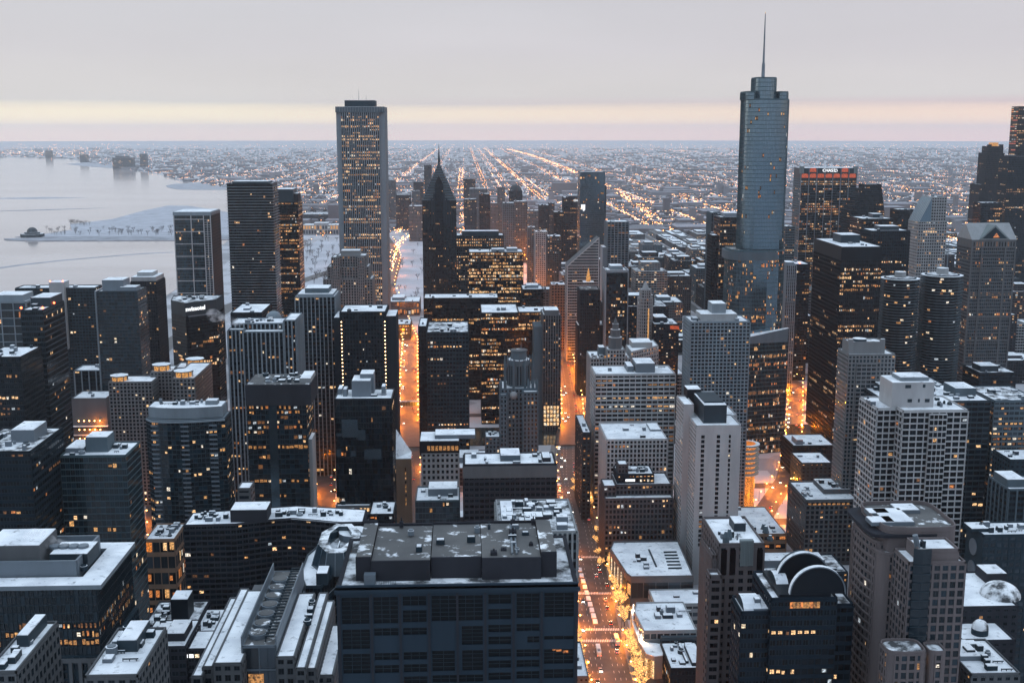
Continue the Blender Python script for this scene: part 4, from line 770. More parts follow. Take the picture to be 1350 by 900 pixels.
# carved stone tower
b = Bld('gothic_tower', 'carved grey gothic stone tower with buttresses and pinnacles under an octagonal crown', X(685, 945), 955); D = 940
st = ST(3.7, 3.0, 1.5, 1.5, .6, .2, 'grey_stone', glass='dark', lit=.03); x0, x1 = X(660, D), X(708.5, D); zs = Z(513, D); xm = X(685, D)
b.vol((x0, x1, D, D+30), 0, zs, st); b.vol((X(690, D-8), X(709.5, D-8), D-8, D-.7), 0, Z(518, D-8), st.but(lit=.05)); b.vol((x0-.5, X(668, D-4), D-6, D-.7), 0, zs-4, st)
for px in (660, 666, 697, 703, 708): mb = MB(); xx = X(px, D); mb.cyl(xx, D+1, 1.2, zs, zs+5, 6, 0, 0); mb.cyl(xx, D+1, 1.5, zs+5, zs+9, 6, 0, 1, .1); mb.build('pinnacle', ['grey_stone', 'snow'], b.t)
cr = MB(); r_ = 12.5; zc = Z(473, D+15); cr.cyl(xm, D+15, r_*.8, zs, zc, 8, 0, 1); cr.build('crown', ['grey_stone', 'snow'], b.t)
for k in range(8):
    a = 2*PI*k/8+PI/8; xx, yy = xm+r_*math.cos(a), D+15+r_*math.sin(a); mb = MB(); mb.box(xx-1, xx+1, yy-1, yy+1, zs, zc-6); mb.cyl(xx, yy, 1.2, zc-6, zc+4, 6, 0, 0, .1)
    mb.tube((xx, yy, zc-9), (xm+r_*.75*math.cos(a), D+15+r_*.75*math.sin(a), zc-3), .6, .6, 5); mb.build('buttress', 'grey_stone', b.t)
    mb = MB(); a2 = a+PI/8; mb.box(-1.6, 1.6, -.15, .15, 0, 16); o = mb.build('arched_window', 'window_glass_b'); o.parent = b.t; o.location = (xm+r_*.765*math.cos(a2)-b.t.location.x, D+15+r_*.765*math.sin(a2)-b.t.location.y, zs+2); o.rotation_euler = (0, 0, a2+PI/2)
for sx in (-5, 5): mb = MB(); mb.ball(xm+sx, D-.2, zs-5, 3.4, 3.4, 14, 8); mb.build('round_ornament', 'pale_stone', b.t)
mb = MB(); mb.cyl(xm, D+15, r_*.52, zc+.25, zc+7, 8, 0, 1); mb.cyl(xm, D+15, r_*.6, zc+7.01, zc+8, 8, 0, 1); mb.build('lantern', ['grey_stone', 'snow_thin'], b.t)
for k in range(16): a = 2*PI*k/16; mb = MB(); mb.cyl(xm+r_*.78*math.cos(a), D+15+r_*.78*math.sin(a), .5, zc, zc+3.2, 5, 0, 0, .05); mb.build('crown_pinnacle', 'grey_stone', b.t)
b.mast(xm+2, D+15, zc+8.3, 6, .3); b.done(); BL.append(b)
simple('pier_tower', 'slim grey stone tower with dark window strips beside the river end of the avenue', 716, 739.5, 416, 1185, 36, ST(3.8, 2.6, 1.1, 1.5, .5, .1, 'tan_stone', sm='dark_stone', glass='dark', lit=.07, run=0), 2, pent=[(.1, .9, .1, .8, 5, 'tan_stone')], extra=lambda b: shoulder(b))
simple('low_hall', 'small grey stepped block at the foot of the carved stone tower', 640, 659, 577, 930, 18, stone_punched.but(wall='grey_stone', lit=.1), 2)
# ---------------------------------------------------------------- west of the avenue: towers by the river
def ell(xa, xb, ya, yb, n=28, p=3.2):
    pts = []; cx, cy, a, c = (xa+xb)/2, (ya+yb)/2, (xb-xa)/2, (yb-ya)/2
    for k in range(n):
        t = 2*PI*k/n-PI/2-PI/n; co, si = math.cos(t), math.sin(t); pts.append((cx+a*math.copysign(abs(co)**(2/p), co), cy+c*math.copysign(abs(si)**(2/p), si)))
    return pts
b = Bld('spire_tower', 'tallest tower, rounded blue glass in setbacks with a slender roof spire, on the right', X(1003, 1105), 1125); D = 1098
st = ST(3.9, 1.5, .1, .42, .3, .16, 'teal_metal', glass='silver', lit=.016, run=.3, warm=['lit_window_a', 'lit_window_b', 'lit_window_e', 'lit_window_c'])
low = st.but(glass='mirror', lit=.11)
zz = lambda py: Z(py, D)
b.vol(ell(X(955, D+26, 420), X(1027, D+26, 420), D, D+52), 0, zz(333), low, snow='snow_thin'); mb = MB(); mb.prism(ell(X(954, D+26, 340), X(1028, D+26, 340), D-1, D+53), zz(345), zz(334)); mb.build('ledge_band', 'grey_stone', b.t)
b.vol(ell(X(976, D+26, 220), X(1034, D+26, 220), D+6, D+46), zz(333), zz(131), st, snow='snow')
b.vol(ell(X(977.5, D+26, 140), X(992.5, D+26, 140), D+8, D+40, 16), zz(131), zz(121), st.but(lit=0), snow='snow'); b.vol(ell(X(1020, D+26, 130), X(1035.5, D+26, 130), D+10, D+40, 16), zz(131), zz(121), st.but(lit=0), snow='snow')
b.vol(ell(X(991.5, D+26, 110), X(1020.5, D+26, 110), D+9, D+38, 20), zz(131), zz(102), st.but(lit=0), snow='snow')
xm = X(1007.5, D+22, 60); mb = MB(); zp = [P(1008, py, D+22).z for py in (102, 84, 52, 18)]
for (za, zb, ra, rb_) in ((zp[0], zp[1], 1.7, 1.5), (zp[1], zp[2], 1.1, .7), (zp[2], zp[3], .8, .35)): mb.tube((xm, D+22, za), (xm, D+22, zb), ra, rb_, 10)
o = mb.build('spire', 'grey_metal', b.t); mb = MB(); mb.octa(xm, D+22, zp[3]+.6, .6); mb.build('beacon', 'lit_window_d', o)
pod = [(X(985, D-14, 500), D-14), (X(1037, D-4, 500), D-4), (X(1037, D-4, 500), D-.2), (X(985, D-14, 500), D-.2)]
b.vol(pod, 0, Z(446, D), low.but(lit=.14, glass='dark'), snow='snow_thin'); mb = MB(); mb.prism([(p[0]-.8, p[1]-.8) for p in pod[:2]]+pod[2:], Z(452, D), 0, 0, 1, [(pod[0][0], pod[0][1]-.6, Z(443, D)), (pod[1][0], pod[1][1]-.6, Z(434, D)), (*pod[2], Z(434, D)), (*pod[3], Z(443, D))]); mb.build('sloped_roof', ['grey_stone', 'snow'], b.t); b.done(); BL.append(b)
b = Bld('black_tower', 'black steel slab tower with a bare snowy roof and a block of lit floors', X(1125, 1090), 1115); D = 1085; zt = Z(326, D, 1130); x0, x1 = X(1106, D, 400), X(1159, D, 400)
st = ST(3.95, 1.75, .3, 1.3, .3, .15, 'black_metal', glass='dark', lit=.05, run=.8, warm=['lit_window_c', 'lit_window_d', 'lit_window_b']); nf = round((zt-10)/3.95)
b.vol((x0, x1, D, D+88), 10, zt-12, st, roof=False, faces=[0, 3], styles={0: st.but(rows=[-4, -5, -6, -7, -8, -13, -17, -18, -20, -21, -24], rp=.62, lit=.14)}); b.vol((x0, x1, D, D+88), zt-12, zt, st.but(fh=12, bw=60, lit=0), faces=[], snow='snow', parapet=.6); b.vol((x0+5, x1-5, D+4, D+84), 0, 10, st, faces=[0, 3], roof=False)
b.boxpart('penthouse', x0+12, x1-8, D+40, D+66, zt, zt+8, 'dark_metal'); b.units(x0+3, x1-3, D+4, D+36, zt, 4); b.done(); BL.append(b)
def round_tower(a, c, py, pc, D, lb):
    xa, xb = X(a, D+16), X(c, D+16); r_ = (xb-xa)/2; cx, cy = (xa+xb)/2, D+r_; zt = Z(py, D)
    b = Bld('round_tower', lb, cx, cy, group='twin round balcony towers'); mb = MB(); mb.cyl(cx, cy, r_*.78, 0, zt, 32); mb.build('inner_wall', 'black_metal', b.t)
    n = int(zt/3.0); rim = [(cx+r_*(.93+.07*abs(math.sin(8*t)))*math.cos(t), cy+r_*(.93+.07*abs(math.sin(8*t)))*math.sin(t)) for t in [2*PI*k/64 for k in range(64)]]
    for k in range(n):
        mb = MB(); z = zt-3.0*k-3
        if k > n-19: z -= 0
        mb.prism(rim, z, z+.35); mb.prism(rim, z+.351, z+.95, cap=False); mb.build('balcony_ring', 'grey_stone', b.t)
    for k in range(70):
        t = b.r.uniform(PI, 2*PI); z = zt-3*b.r.randint(1, n-20)+.5; mb = MB(); ca, sa = math.cos(t), math.sin(t); w = b.r.uniform(.9, 2.2)
        if b.r.random() < .5: mb.quad((cx+r_*.8*ca-sa*w, cy+r_*.8*sa+ca*w, z), (cx+r_*.8*ca+sa*w, cy+r_*.8*sa-ca*w, z), (cx+r_*.8*ca+sa*w, cy+r_*.8*sa-ca*w, z+1.9), (cx+r_*.8*ca-sa*w, cy+r_*.8*sa+ca*w, z+1.9)); mb.build('lit_window', b.r.choice(LIT), b.t)
    mb = MB(); mb.cyl(cx, cy, r_*.97, zt+.36, zt+1.3, 40, 0, 1); mb.build('roof', ['grey_stone', 'snow'], b.t); mb = MB(); mb.cyl(cx, cy, r_*.8, zt+1.31, zt+1.9, 32, 0, 0); mb.cyl(cx, cy, r_*.7, zt+1.91, zt+2.2, 32, 1, 1); mb.build('roof_deck', ['dark_stone', 'snow_patchy'], b.t)
    zc = P((a+c)/2, pc, D+r_).z; mb = MB(); mb.cyl(cx, cy, r_*.28, zt+2.2, zc, 16, 0, 1); o = mb.build('lift_core', ['pale_stone', 'snow'], b.t); mb = MB(); mb.box(cx+1, cx+2.6, cy-r_*.30, cy-r_*.27, zc-13, zc-10); mb.build('vent', 'black_metal', o); b.done(); BL.append(b)
    return b
round_tower(1158.5, 1209, 374, 358, 1165, 'left one of the twin round balcony towers, just right of the black steel tower')
b2 = round_tower(1212.5, 1266, 370, 353, 1165, 'right one of the twin round towers ringed by balconies, its pale core the higher')
b2.mast(X(1243, 1190), 1192, P(1240, 353, 1190).z, 32, .5)
# pediment tower
b = Bld('pediment_tower', 'stone and glass tower crowned by classical pediments and a pale cross-gabled roof at the right', X(1302, 1295), 1315); D = 1285; x0, x1 = X(1281, D, 330), X(1338, D, 330); zt = Z(316, D, 1300); za = Z(297, D, 1300)
st = ST(3.9, 2.3, .35, 1.2, .35, .25, 'tan_stone', glass='tint', lit=.08, run=.4, warm=['lit_window_e', 'lit_window_b', 'lit_window_a'])
b.vol((x0, x1, D, D+39), 0, zt-9, st, roof=False); b.boxpart('attic_storey', x0-.6, x1+.6, D-.8, D+39.6, zt-9, zt, 'tan_stone', False)
for k in range(15): mb = MB(); xx = x0+2+k*(x1-x0-4)/14; mb.box(xx-.6, xx+.6, D-.95, D-.82, zt-7.5, zt-2.5); mb.build('attic_window', 'lit_window_a' if k in (1, 2, 3, 8, 12) else 'window_glass_a', b.t)
for px in (1281, 1294, 1325, 1338): mb = MB(); xx = X(px, D, 330); mb.box(xx-.9, xx+.9, D-1.3, D-.4, 0, zt-9.01); mb.build('corner_pier', 'tan_stone', b.t)
for k in range(6): mb = MB(); z = 20+k*27; mb.box(x0-.3, x1+.3, D-1.1, D-.47, z, z+1.2); mb.build('belt_course', 'tan_stone', b.t)
xm = X(1311, D, 310); hw = (x1-x0)*.36; h = za-zt+1
mb = MB(); mb.prism([(x0-1, D-1), (x1+1, D-1), (x1+1, D+40), (x0-1, D+40)], zt+.01, 0, 0, 1, [(x0-.5, D+19.5, zt+h), (x1+.5, D+19.5, zt+h), (x1+.5, D+20.5, zt+h), (x0-.5, D+20.5, zt+h)]); mb.build('roof', ['pale_stone', 'snow'], b.t)
mb = MB(); mb.prism([(xm-hw, D-1.6), (xm+hw, D-1.6), (xm+hw, D+20), (xm-hw, D+20)], zt+.02, 0, 0, 0, [(xm-.3, D-1.4, zt+h*.95), (xm+.3, D-1.4, zt+h*.95), (xm+.3, D+20, zt+h*.95), (xm-.3, D+20, zt+h*.95)]); o = mb.build('pediment', 'green_copper', b.t)
mb = MB(); mb.poly([(xm-hw*.8, D-1.75, zt+1.4), (xm+hw*.8, D-1.75, zt+1.4), (xm, D-1.62, zt+h*.82)]); mb.build('pediment_face', 'dark_stone', o)
mb = MB(); mb.poly([(xm-hw*.12, D-1.85, zt+2.5), (xm+hw*.3, D-1.85, zt+2.5), (xm+hw*.08, D-1.80, zt+h*.45)]); mb.build('pediment_glow', 'lit_window_e', o); b.done(); BL.append(b)
# bank tower with sign and red attic windows
b = Bld('bank_tower', 'broad office tower with red-lit attic windows and a white bank sign on its crown', X(1092, 1915), 1935); D = 1905; x0, x1 = X(1056, D, 230), X(1129.5, D, 230); zt = Z(221.5, D, 1090)
st = ST(4.1, 3.05, .35, 1.9, .2, .3, 'black_metal', sm='dark_metal', glass='dark', lit=.42, run=.6, warm=['lit_window_b', 'lit_window_c', 'lit_window_d', 'lit_window_e'])
b.vol((x0, x1, D, D+42), 0, zt-17, st, roof=False, styles={3: st.but(lit=.08, wall='grey_stone', pw=1.2)}); b.boxpart('attic', x0, x1, D, D+42, zt-17, zt, 'dark_metal')
n = 7; w_ = (x1-x0)/n
for k in range(n+1): mb = MB(); xx = x0+k*w_; mb.box(xx-.55, xx+.55, D-1.3, D-.33, 0, zt-.5); mb.build('column', 'grey_metal', b.t)
for k in range(n):
    for row in (0, 1):
        if row and k not in (1, 5): continue
        mb = MB(); xa, xb = x0+k*w_+1.2, x0+(k+1)*w_-1.2; z = zt-16+row*9.3; q = [(xa, z), (xb, z), (xb, z+4.6), (xb-1.5, z+6.6), (xa+1.5, z+6.6), (xa, z+4.6)]
        mb.poly([(x, D-.15, zz_) for x, zz_ in q]); mb.build('red_attic_window', 'red_window', b.t)
sign('CHASE', b.t, X(1092.5, D, 225), D-.6, zt-4.2, 6.8, 0, 'white_sign_and_glint', ext=.15)
mb = MB(); cx, cz = X(1102.2, D, 225), zt-4.2
for k in range(4):
    a = PI/4*(2*k); pts = [(-.8, 2.4), (1.2, 2.4), (2.4, 1.2), (.2, 1.2)]; c_, s_ = math.cos(a), math.sin(a); mb.poly([(cx+x*c_-z*s_, D-.6, cz+x*s_+z*c_) for x, z in pts])
mb.build('sign_emblem', 'white_sign_and_glint', b.t)
for xx in (x0-1, x1-5): mb = MB(); mb.cyl(xx+3, D+3, 4.2, zt-9, zt+2.5, 8, 0, 0); mb.build('corner_turret', 'green_copper', b.t)
b.done(); BL.append(b)
b = Bld('stepped_dark_tower', 'dark tower with a staircase of white-edged terraces, overlapping the bank tower', X(1135, 1790), 1810); D = 1780; st = ribbon_dark.but(lit=.02, wall='black_metal', sm='dark_granite')
for k in range(7): xa, xb = X(1112+k*3.6, D+k*.01), X(1156, D+k*.01); b.vol((xa, xb, D+k*3, D+44), 0 if k == 0 else Z(279-(k-1)*5.6, D), Z(279-k*5.6, D), st, snow='snow')
b.done(); BL.append(b)
# slope-topped white tower
b = Bld('slope_tower', 'white gridded tower with one steeply sloped glass side and a notched top', X(1225, 1510), 1530); D = 1505; x0, x1 = X(1211, D, 300), X(1248, D, 300); z1, zs = Z(262, D), Z(294, D)
st = ST(4.0, 3.1, 1.15, 1.6, .3, .2, 'pale_stone', glass='dark', lit=.09, run=.3, warm=['lit_window_c', 'lit_window_d'])
b.vol((x0, x1, D, D+36), 0, zs, st, roof=False); xs_ = x0+(x1-x0)*.42; b.vol((xs_, X(1236, D), D+.6, D+35), zs, z1, st.but(lit=.0)); b.vol((X(1236, D)+.1, x1, D+5, D+35), zs, Z(264, D), curtain_mirror.but(lit=0))
mb = MB(); mb.prism([(x0, D), (xs_-.05, D), (xs_-.05, D+36), (x0, D+36)], zs+.01, 0, 0, 0, [(xs_-.6, D, z1), (xs_-.05, D, z1), (xs_-.05, D+36, z1), (xs_-.6, D+36, z1)]); mb.build('sloped_glass', 'mirror_glass_b', b.t)
for k in range(8): mb = MB(); y = D-.4+k*5; mb.tube((x0, y, zs+.2), (xs_-.4, y, z1+.2), .4, .4, 4); mb.build('slope_rib', 'pale_stone', b.t)
b.units(xs_+1, X(1236, D)-1, D+3, D+33, z1, 4); b.done(); BL.append(b)
simple('flat_block', 'dark block with a flat snowy roof, right of the staircase tower', 1136, 1178, 289, 1640, 50, ribbon_dark.but(lit=.02, wall='black_metal'), 4, pent=[(.5, .8, .4, .8, 6, 'dark_metal')])
simple('dark_tower', 'dark piered tower with a few lit windows, behind the black steel tower', 1149, 1200, 305, 1350, 38, ST(3.9, 2.8, .9, 1.4, .4, .15, 'dark_granite', glass='dark', lit=.07, run=.5), 5, pent=[(.3, .8, .3, .8, 5, 'dark_metal')])
simple('small_dark_block', 'small dark block whose flat top shows between the staircase tower and the sloped white tower', 1184, 1205, 277, 1800, 34, ribbon_dark.but(lit=.02), 2)
b = Bld('crown_tower', 'dark tapering tower with a floodlit yellow crown box at the far right', X(1287, 2370), 2390); D = 2360; st = ST(4.0, 2.8, .9, 1.5, .4, .1, 'brown_stone', sm='dark_granite', glass='dark', lit=.05, run=.6)
for a, c, py, pb, o in ((1277, 1308, 245, None, 0), (1284, 1307, 203, 245, 4), (1287, 1306, 194, 203, 8)): b.vol((X(a, D), X(c, D), D+o, D+46-o), 0 if pb is None else Z(pb, D), Z(py, D), st)
mb = MB(); mb.cyl(X(1297, D), D+22, 9.5, Z(194, D)+.3, Z(188.5, D), 12, 0, 0); mb.build('lit_crown', 'gold_flood', b.t)
for a in (1289, 1304): mb = MB(); mb.cyl(X(a, D), D+12, 4.5, Z(194, D), Z(191, D), 10, 0, 0); mb.build('corner_drum', 'dark_granite', b.t)
b.done(); BL.append(b)
simple('wide_dark_tower', 'wide dark shouldered tower with a bright row of windows, cut by the right edge', 1330, 1385, 207, 2050, 36, ST(4, 2.8, .9, 1.5, .4, .1, 'dark_granite', glass='dark', lit=.08, run=.7, rows=[-22, -24]), 3, pent=[(.02, .2, .1, .5, 3, 'dark_metal')])
simple('tube_tower', 'black giant tower with an orange-lit side strip, cut by the top right edge', 1343, 1385, 141, 2200, 28, ST(4, 4.2, .5, 2.0, .2, .25, 'black_metal', glass='dark', lit=.12, run=.6, rows=[-2, -5, -9]), 2, styles={3: ST(4, 9, .2, 2, .2, .3, 'black_metal', glass='dark', lit=.75, warm=['red_window', 'orange_glow'])})
simple('dark_block', 'dark low-topped block between the yellow-crowned tower and wide shouldered tower', 1294, 1322, 268, 1850, 30, ribbon_dark.but(lit=.04), 3)
simple('fin_tower', 'pale vertical-finned tower squeezed between the spire tower and the black steel tower', 1037, 1050, 350, 1330, 30, ST(3.9, 2.2, 1.0, 1.2, .7, .1, 'grey_concrete', sm='grey_stone', glass='dark', lit=.04), 3, pent=[(.1, .9, .2, .8, 3, 'grey_metal')])
simple('dark_block', 'dark lit-edged block beside the pale finned tower, a red lamp on its roof', 1049, 1068, 349, 1420, 40, ribbon_dark.but(lit=.08), 2, extra=lambda b: [MB.octa(m := MB(), b.x0+6, b.y0+4, b.z+2, 1.2), m.build('beacon', 'red_beacon', b.t)])
simple('office_tower', 'grey banded office tower behind the spire tower on its right', 1036, 1048, 299, 1800, 36, ST(4, 3, .3, 1.8, .2, .3, 'grey_stone', glass='dark', lit=.1, run=.6), 2)
simple('office_tower', 'dark glass office block with scattered lit panes, left of the spire tower', 950, 978, 287, 1480, 40, ST(4, 2.5, .2, .9, .15, .25, 'dark_metal', glass='dark', lit=.16, run=.5, warm=['lit_window_b', 'lit_window_c']), 5, pent=[(.25, .95, .3, .9, 5, 'grey_metal')])
simple('slim_tower', 'slim grey tower just left of the lit dark glass office block', 938, 949, 281, 1560, 30, piers_grey.but(lit=.03, bw=3.2), 1)
simple('slim_tower', 'narrow black slab in front of the slim grey tower', 939, 948, 311, 1440, 28, ribbon_black.but(lit=.01), 1)
# ---------------------------------------------------------------- loop towers left of the spire tower
b = simple('glass_tower', 'tall plain blue glass tower beside the red-brown office tower, mid skyline', 765, 798, 227.5, 1944, 42, ST(3.6, 2.4, .08, .3, .08, .06, 'dark_metal', glass='mirror', lit=.02, run=.3), 2)
w = MB(); w.box(b.x1+.1, b.x1+3, b.y0+8, b.y1-4, 0, b.z-22); w.build('side_wing', 'dark_metal', b.t)
for q in range(7): w = MB(); xx = b.x0+2+q*1.4; hh = (6, 5, 8, 9, 7, 3, 2)[q]; w.box(xx, xx+1.1, b.y0-.3, b.y0-.15, b.z-55-hh, b.z-53); w.build('painted_reflection', 'blind_glass_c' if q > 4 else 'white_sign_and_glint', b.t)  # glowing and pale strips imitate a bright reflection on the glass
b = simple('sign_tower', 'dark red-brown office tower with a small white name sign near its top', 743.5, 764.5, 261, 2340, 44, ST(4, 3.1, .8, 1.8, .3, .2, 'dark_granite', glass='dark', lit=.10, run=.7), 5, pent=[(.3, .9, .3, .8, 4, 'dark_metal')]); sign('CNA', b.t, X(760, b.y0, 264), b.y0-.6, b.z-5.2, 5.6, 0, 'white_sign_and_glint', ext=.15)
simple('black_block', 'black block adjoining the red-brown office tower on its left', 730.5, 743, 280, 2345, 40, ribbon_black.but(lit=.05), 2)
# slanted diamond-top tower
b = Bld('diamond_tower', 'white banded tower whose face is cut by a long slanted diamond roof', X(768, 1560), 1578); D = 1556; x0, x1 = X(748, D, 360), X(789.5, D, 360); zl, zr = Z(351, D), Z(314, D)
st = ST(3.9, 3.2, .15, 1.7, .2, .4, 'pale_stone', glass='dark', lit=.03); b.vol((x0, x1, D, D+34), 0, zl, st, roof=False)
mb = MB(); mb.prism([(x0, D), (x1, D), (x1, D+33), (x0, D+33)], zl+.01, 0, 0, 0, [(x0, D, zl+.5), (x1, D, zr), (x1, D+33, zr), (x0, D+33, zl+.5)]); mb.build('slanted_top', 'dark_metal', b.t)
for k in range(10):
    z = zl+(zr-zl)*k/10+.6; xa = x0+(x1-x0)*k/10+.4; mb = MB(); mb.box(xa, x1-.4, D-.45, D-.02, z, z+1.7); mb.build('white_band', 'pale_stone', b.t)
for a, c in (((x0, D-.5, zl), (x1, D-.5, zr)), ((x1-.5, D-.5, 0), (x1-.5, D-.5, zr)), ((x0+.3, D-.5, 0), (x0+.3, D-.5, zl))): mb = MB(); mb.tube(a, c, .75, .75, 4); mb.build('edge_rib', 'white_concrete', b.t)
b.done(); BL.append(b)
b = simple('gilded_tower', 'dark green-black stone tower with a floodlit golden tip, right of the slanted diamond roof', 765, 791, 383, 1345, 34, ST(3.7, 2.7, 1.2, 1.5, .3, .15, 'dark_granite', glass='dark', lit=.05), 0, snow='snow_thin')
xm = (b.x0+b.x1)/2-1; b.vol((xm-7, xm+7, 1350, 1364), b.z, b.z+9, ST(4, 3, 1.2, 1.4, .3, .2, 'dark_granite', lit=0)); w = MB(); w.cyl(xm, 1357, 2.6, b.z+9, b.z+15, 8, 0, 0); w.cyl(xm, 1357, 2.2, b.z+15.01, b.z+25, 8, 0, 0, .4); w.build('gilded_tip', 'gold_flood', b.t); w = MB(); w.box(b.x0-2, b.x1+14, 1351, 1379, 0, b.z-42); w.box(b.x0-1.6, b.x1+13.6, 1351.4, 1378.6, b.z-41.99, b.z-41.6, 1); w.build('lower_wing', ['dark_granite', 'snow'], b.t)
for mname, mbx in list(b.w.items()): pass
simple('slab_tower', 'dark glass tower with a pale frame and white roof box, right of the gilded tower', 800, 827.5, 357, 1330, 30, ST(3.9, 2.6, .15, .7, .12, .2, 'black_metal', glass='tint', lit=.06, run=.3), 3, pent=[(.2, .8, .2, .9, 5, 'grey_concrete')], extra=lambda b: [b.boxpart('pale_edge', b.x0-1.3, b.x0-.3, b.y0-.7, b.y1, 0, b.z+1, 'grey_concrete'), b.boxpart('pale_edge', b.x1+.3, b.x1+1.3, b.y0-.7, b.y1, 0, b.z+1, 'grey_concrete'), b.boxpart('top_frame', b.x0-.29, b.x1+.29, b.y0-.6, b.y0-.3, b.z-2, b.z+.9, 'grey_concrete')])
b = simple('framed_tower', 'pale concrete framed tower of tall glass strips, behind the dark pale-framed tower', 801, 829, 293, 1650, 34, ST(3.4, 5.4, 1.0, .8, .9, .2, 'grey_concrete', glass='tint', lit=.04), 2, extra=lambda b: b.boxpart('side_slab', b.x0-6, b.x0-.5, b.y0+4, b.y1, 0, b.z-36, 'grey_concrete'))
b = Bld('thin_tower', 'very thin pale octagonal stone tower with a tapering cupola top', X(851, 1235), 1242); D = 1232
for a, c, py, pb in ((841, 861, 395, None), (843.5, 858.5, 384, 395)): b.vol(ell(X(a, D), X(c, D), D, D+16, 12, 2.4), 0 if pb is None else Z(pb, D), Z(py, D), ST(3.6, 2.3, 1.1, 1.2, .3, .15, 'pale_stone', glass='dark', lit=.06, run=0))
mb = MB(); mb.cyl(X(851, D), D+8, 4.2, Z(384, D), Z(374, D), 8, 0, 1, 1.2); mb.build('cupola', ['pale_stone', 'snow'], b.t)
for k in range(20): mb = MB(); mb.box(X(853.2, D), X(855, D), D-.55, D-.38, Z(408+k*2.2, D)-1.6, Z(408+k*2.2, D)); mb.build('lit_stair_window', 'lit_window_c', b.t)
b.done(); BL.append(b)
simple('trapezoid_block', 'dark riverside block with a red glow on its roof edge, beside the thin pale tower', 862, 895, 428, 1225, 40, brick_punched.but(wall='dark_granite', bw=2.6, pw=1.0, lit=.06), 4, pent=[(.1, .6, .3, .9, 6, 'dark_granite')], extra=lambda b: b.boxpart('red_roof_strip', b.x0+(b.x1-b.x0)*.65, b.x1, b.y0-.4, b.y0-.13, b.z-5, b.z-1.2, 'red_window', False))
# ---------------------------------------------------------------- ornate white pair with clock tower
b = Bld('clock_building', 'ornate pale terracotta office building with an octagonal cupola tower and snowy stepped roofs', X(822, 1030), 1050); D = 1020
st = ST(3.6, 2.6, 1.0, 1.2, .35, .2, 'pale_stone', glass='dark', lit=.05); b.vol((X(779, D), X(832, D), D, D+34), 0, Z(474, D), st); b.vol([(X(832, D)+.2, D), (X(868, D+30), D+30), (X(868, D+30), D+60), (X(832, D)+.2, D+34)], 0, Z(466, D), st)
xm = X(812, D); b.vol((xm-8, xm+8, D-3, D+13), 0, Z(462, D), st.but(lit=.1)); mb = MB(); zc = Z(462, D)
for r_, h0, h1 in ((6.2, 0, 11), (4.6, 11, 18), (3, 18, 23)): mb.cyl(xm, D+5, r_, zc+h0, zc+h1, 8, 0, 1)
mb.cyl(xm, D+5, 2.2, zc+23.01, zc+29, 8, 0, 1, .2); mb.build('cupola', ['tan_stone', 'snow'], b.t); b.boxpart('penthouse', X(791, D), X(799, D), D+8, D+20, Z(474, D), Z(461, D), 'grey_stone')
for k in range(10): mb = MB(); xx = X(781+k*5, D); mb.cyl(xx, D-.6, .7, Z(474, D)+1, Z(474, D)+3.4, 6, 0, 1); mb.build('finial', ['pale_stone', 'snow'], b.t)
mb = MB(); mb.box(X(797, D), X(806, D), D+3, D+3.6, Z(474, D)+.4, Z(474, D)+2.2); mb.build('lit_terrace', 'lit_window_b', b.t); b.boxpart('roof_step', X(835, D+14), X(862, D+14), D+22, D+44, Z(466, D), Z(455, D+14), 'pale_stone'); b.units(X(780, D), X(800, D), D+4, D+30, Z(474, D), 4); b.done(); BL.append(b)
simple('grid_tower', 'tall pale gridded apartment tower with a white roof box, left of the glass spire tower', 911, 989, 425, 905, 30, grid_white.but(fh=3.0, bw=3.05, pw=.75, sh=.95, lit=.03, wall='grey_concrete'), 6, pent=[(.18, .80, .15, .85, 6, 'pale_stone'), (.38, .62, .25, .8, 14, 'grey_concrete')])
simple('grid_office', 'white gridded office block with strip windows, flat snowy roof and blue-grey roof box', 785, 890.5, 494, 930, 34, ST(3.7, 4.9, .62, 1.55, .5, .6, 'white_concrete', glass='dark', lit=.28, run=.7, warm=['lit_window_a', 'lit_window_b', 'lit_window_c']), 2, pent=[(.52, .76, .2, .9, 8, 'grey_metal'), (.42, .5, .3, .9, 5, 'grey_metal')])
simple('fin_office', 'pale tall-windowed office block with blank snow roof, below the white gridded office', 800, 880, 580, 852, 50, ST(3.6, 2.9, 1.1, 1.15, .5, .35, 'white_concrete', glass='dark', lit=.16, run=.6, warm=['lit_window_b', 'lit_window_d']), 3, styles=None, pent=[(.8, .98, .5, .9, 1.5, 'grey_metal')])
# slab hotel with blank ends
b = Bld('slab_hotel', 'tall pale hotel slab, blank walls split by columns of windows, black penthouse on top', X(945, 762), 790, 'hotel'); D = 760; x0, x1 = X(917, D, 600), X(976, D, 600); zt = Z(565, D)
bl = ST(3.0, 60, 0, 0, .1, .08, 'white_concrete', lit=0); side = ST(3.0, 3.4, 1.5, 1.3, .12, .08, 'white_concrete', glass='dark', lit=.03)
b.vol((x0, x1, D, D+30), 0, zt, bl, faces=[3], styles={3: side}); b.vol((X(903, D+26), X(917, D+26)-.2, D+24, D+52), 0, Z(536, D+26), bl, faces=[3], styles={3: side}); b.vol((X(917, D+30), X(976, D+30)-.3, D+30.2, D+58), 0, zt-.5, bl, faces=[3, 1], styles={3: side, 1: side}, snow='snow')
for c_, p0_ in ((.115, .075), (.46, .075), (.73, .045)):
    for f in range(34 if c_ != .115 else 24): xa = x0+(x1-x0)*c_; z = zt-7-f*3.35; b.panes.append((Vector((xa+(x1-x0)*p0_/2, D-.06, z)), (1, 0), (x1-x0)*p0_, 2.2, (0, -1), b.r.choice(LIT) if (c_ == .73 and f > 22 and b.r.random() < .8) or b.r.random() < .05 else 'window_glass_a'))
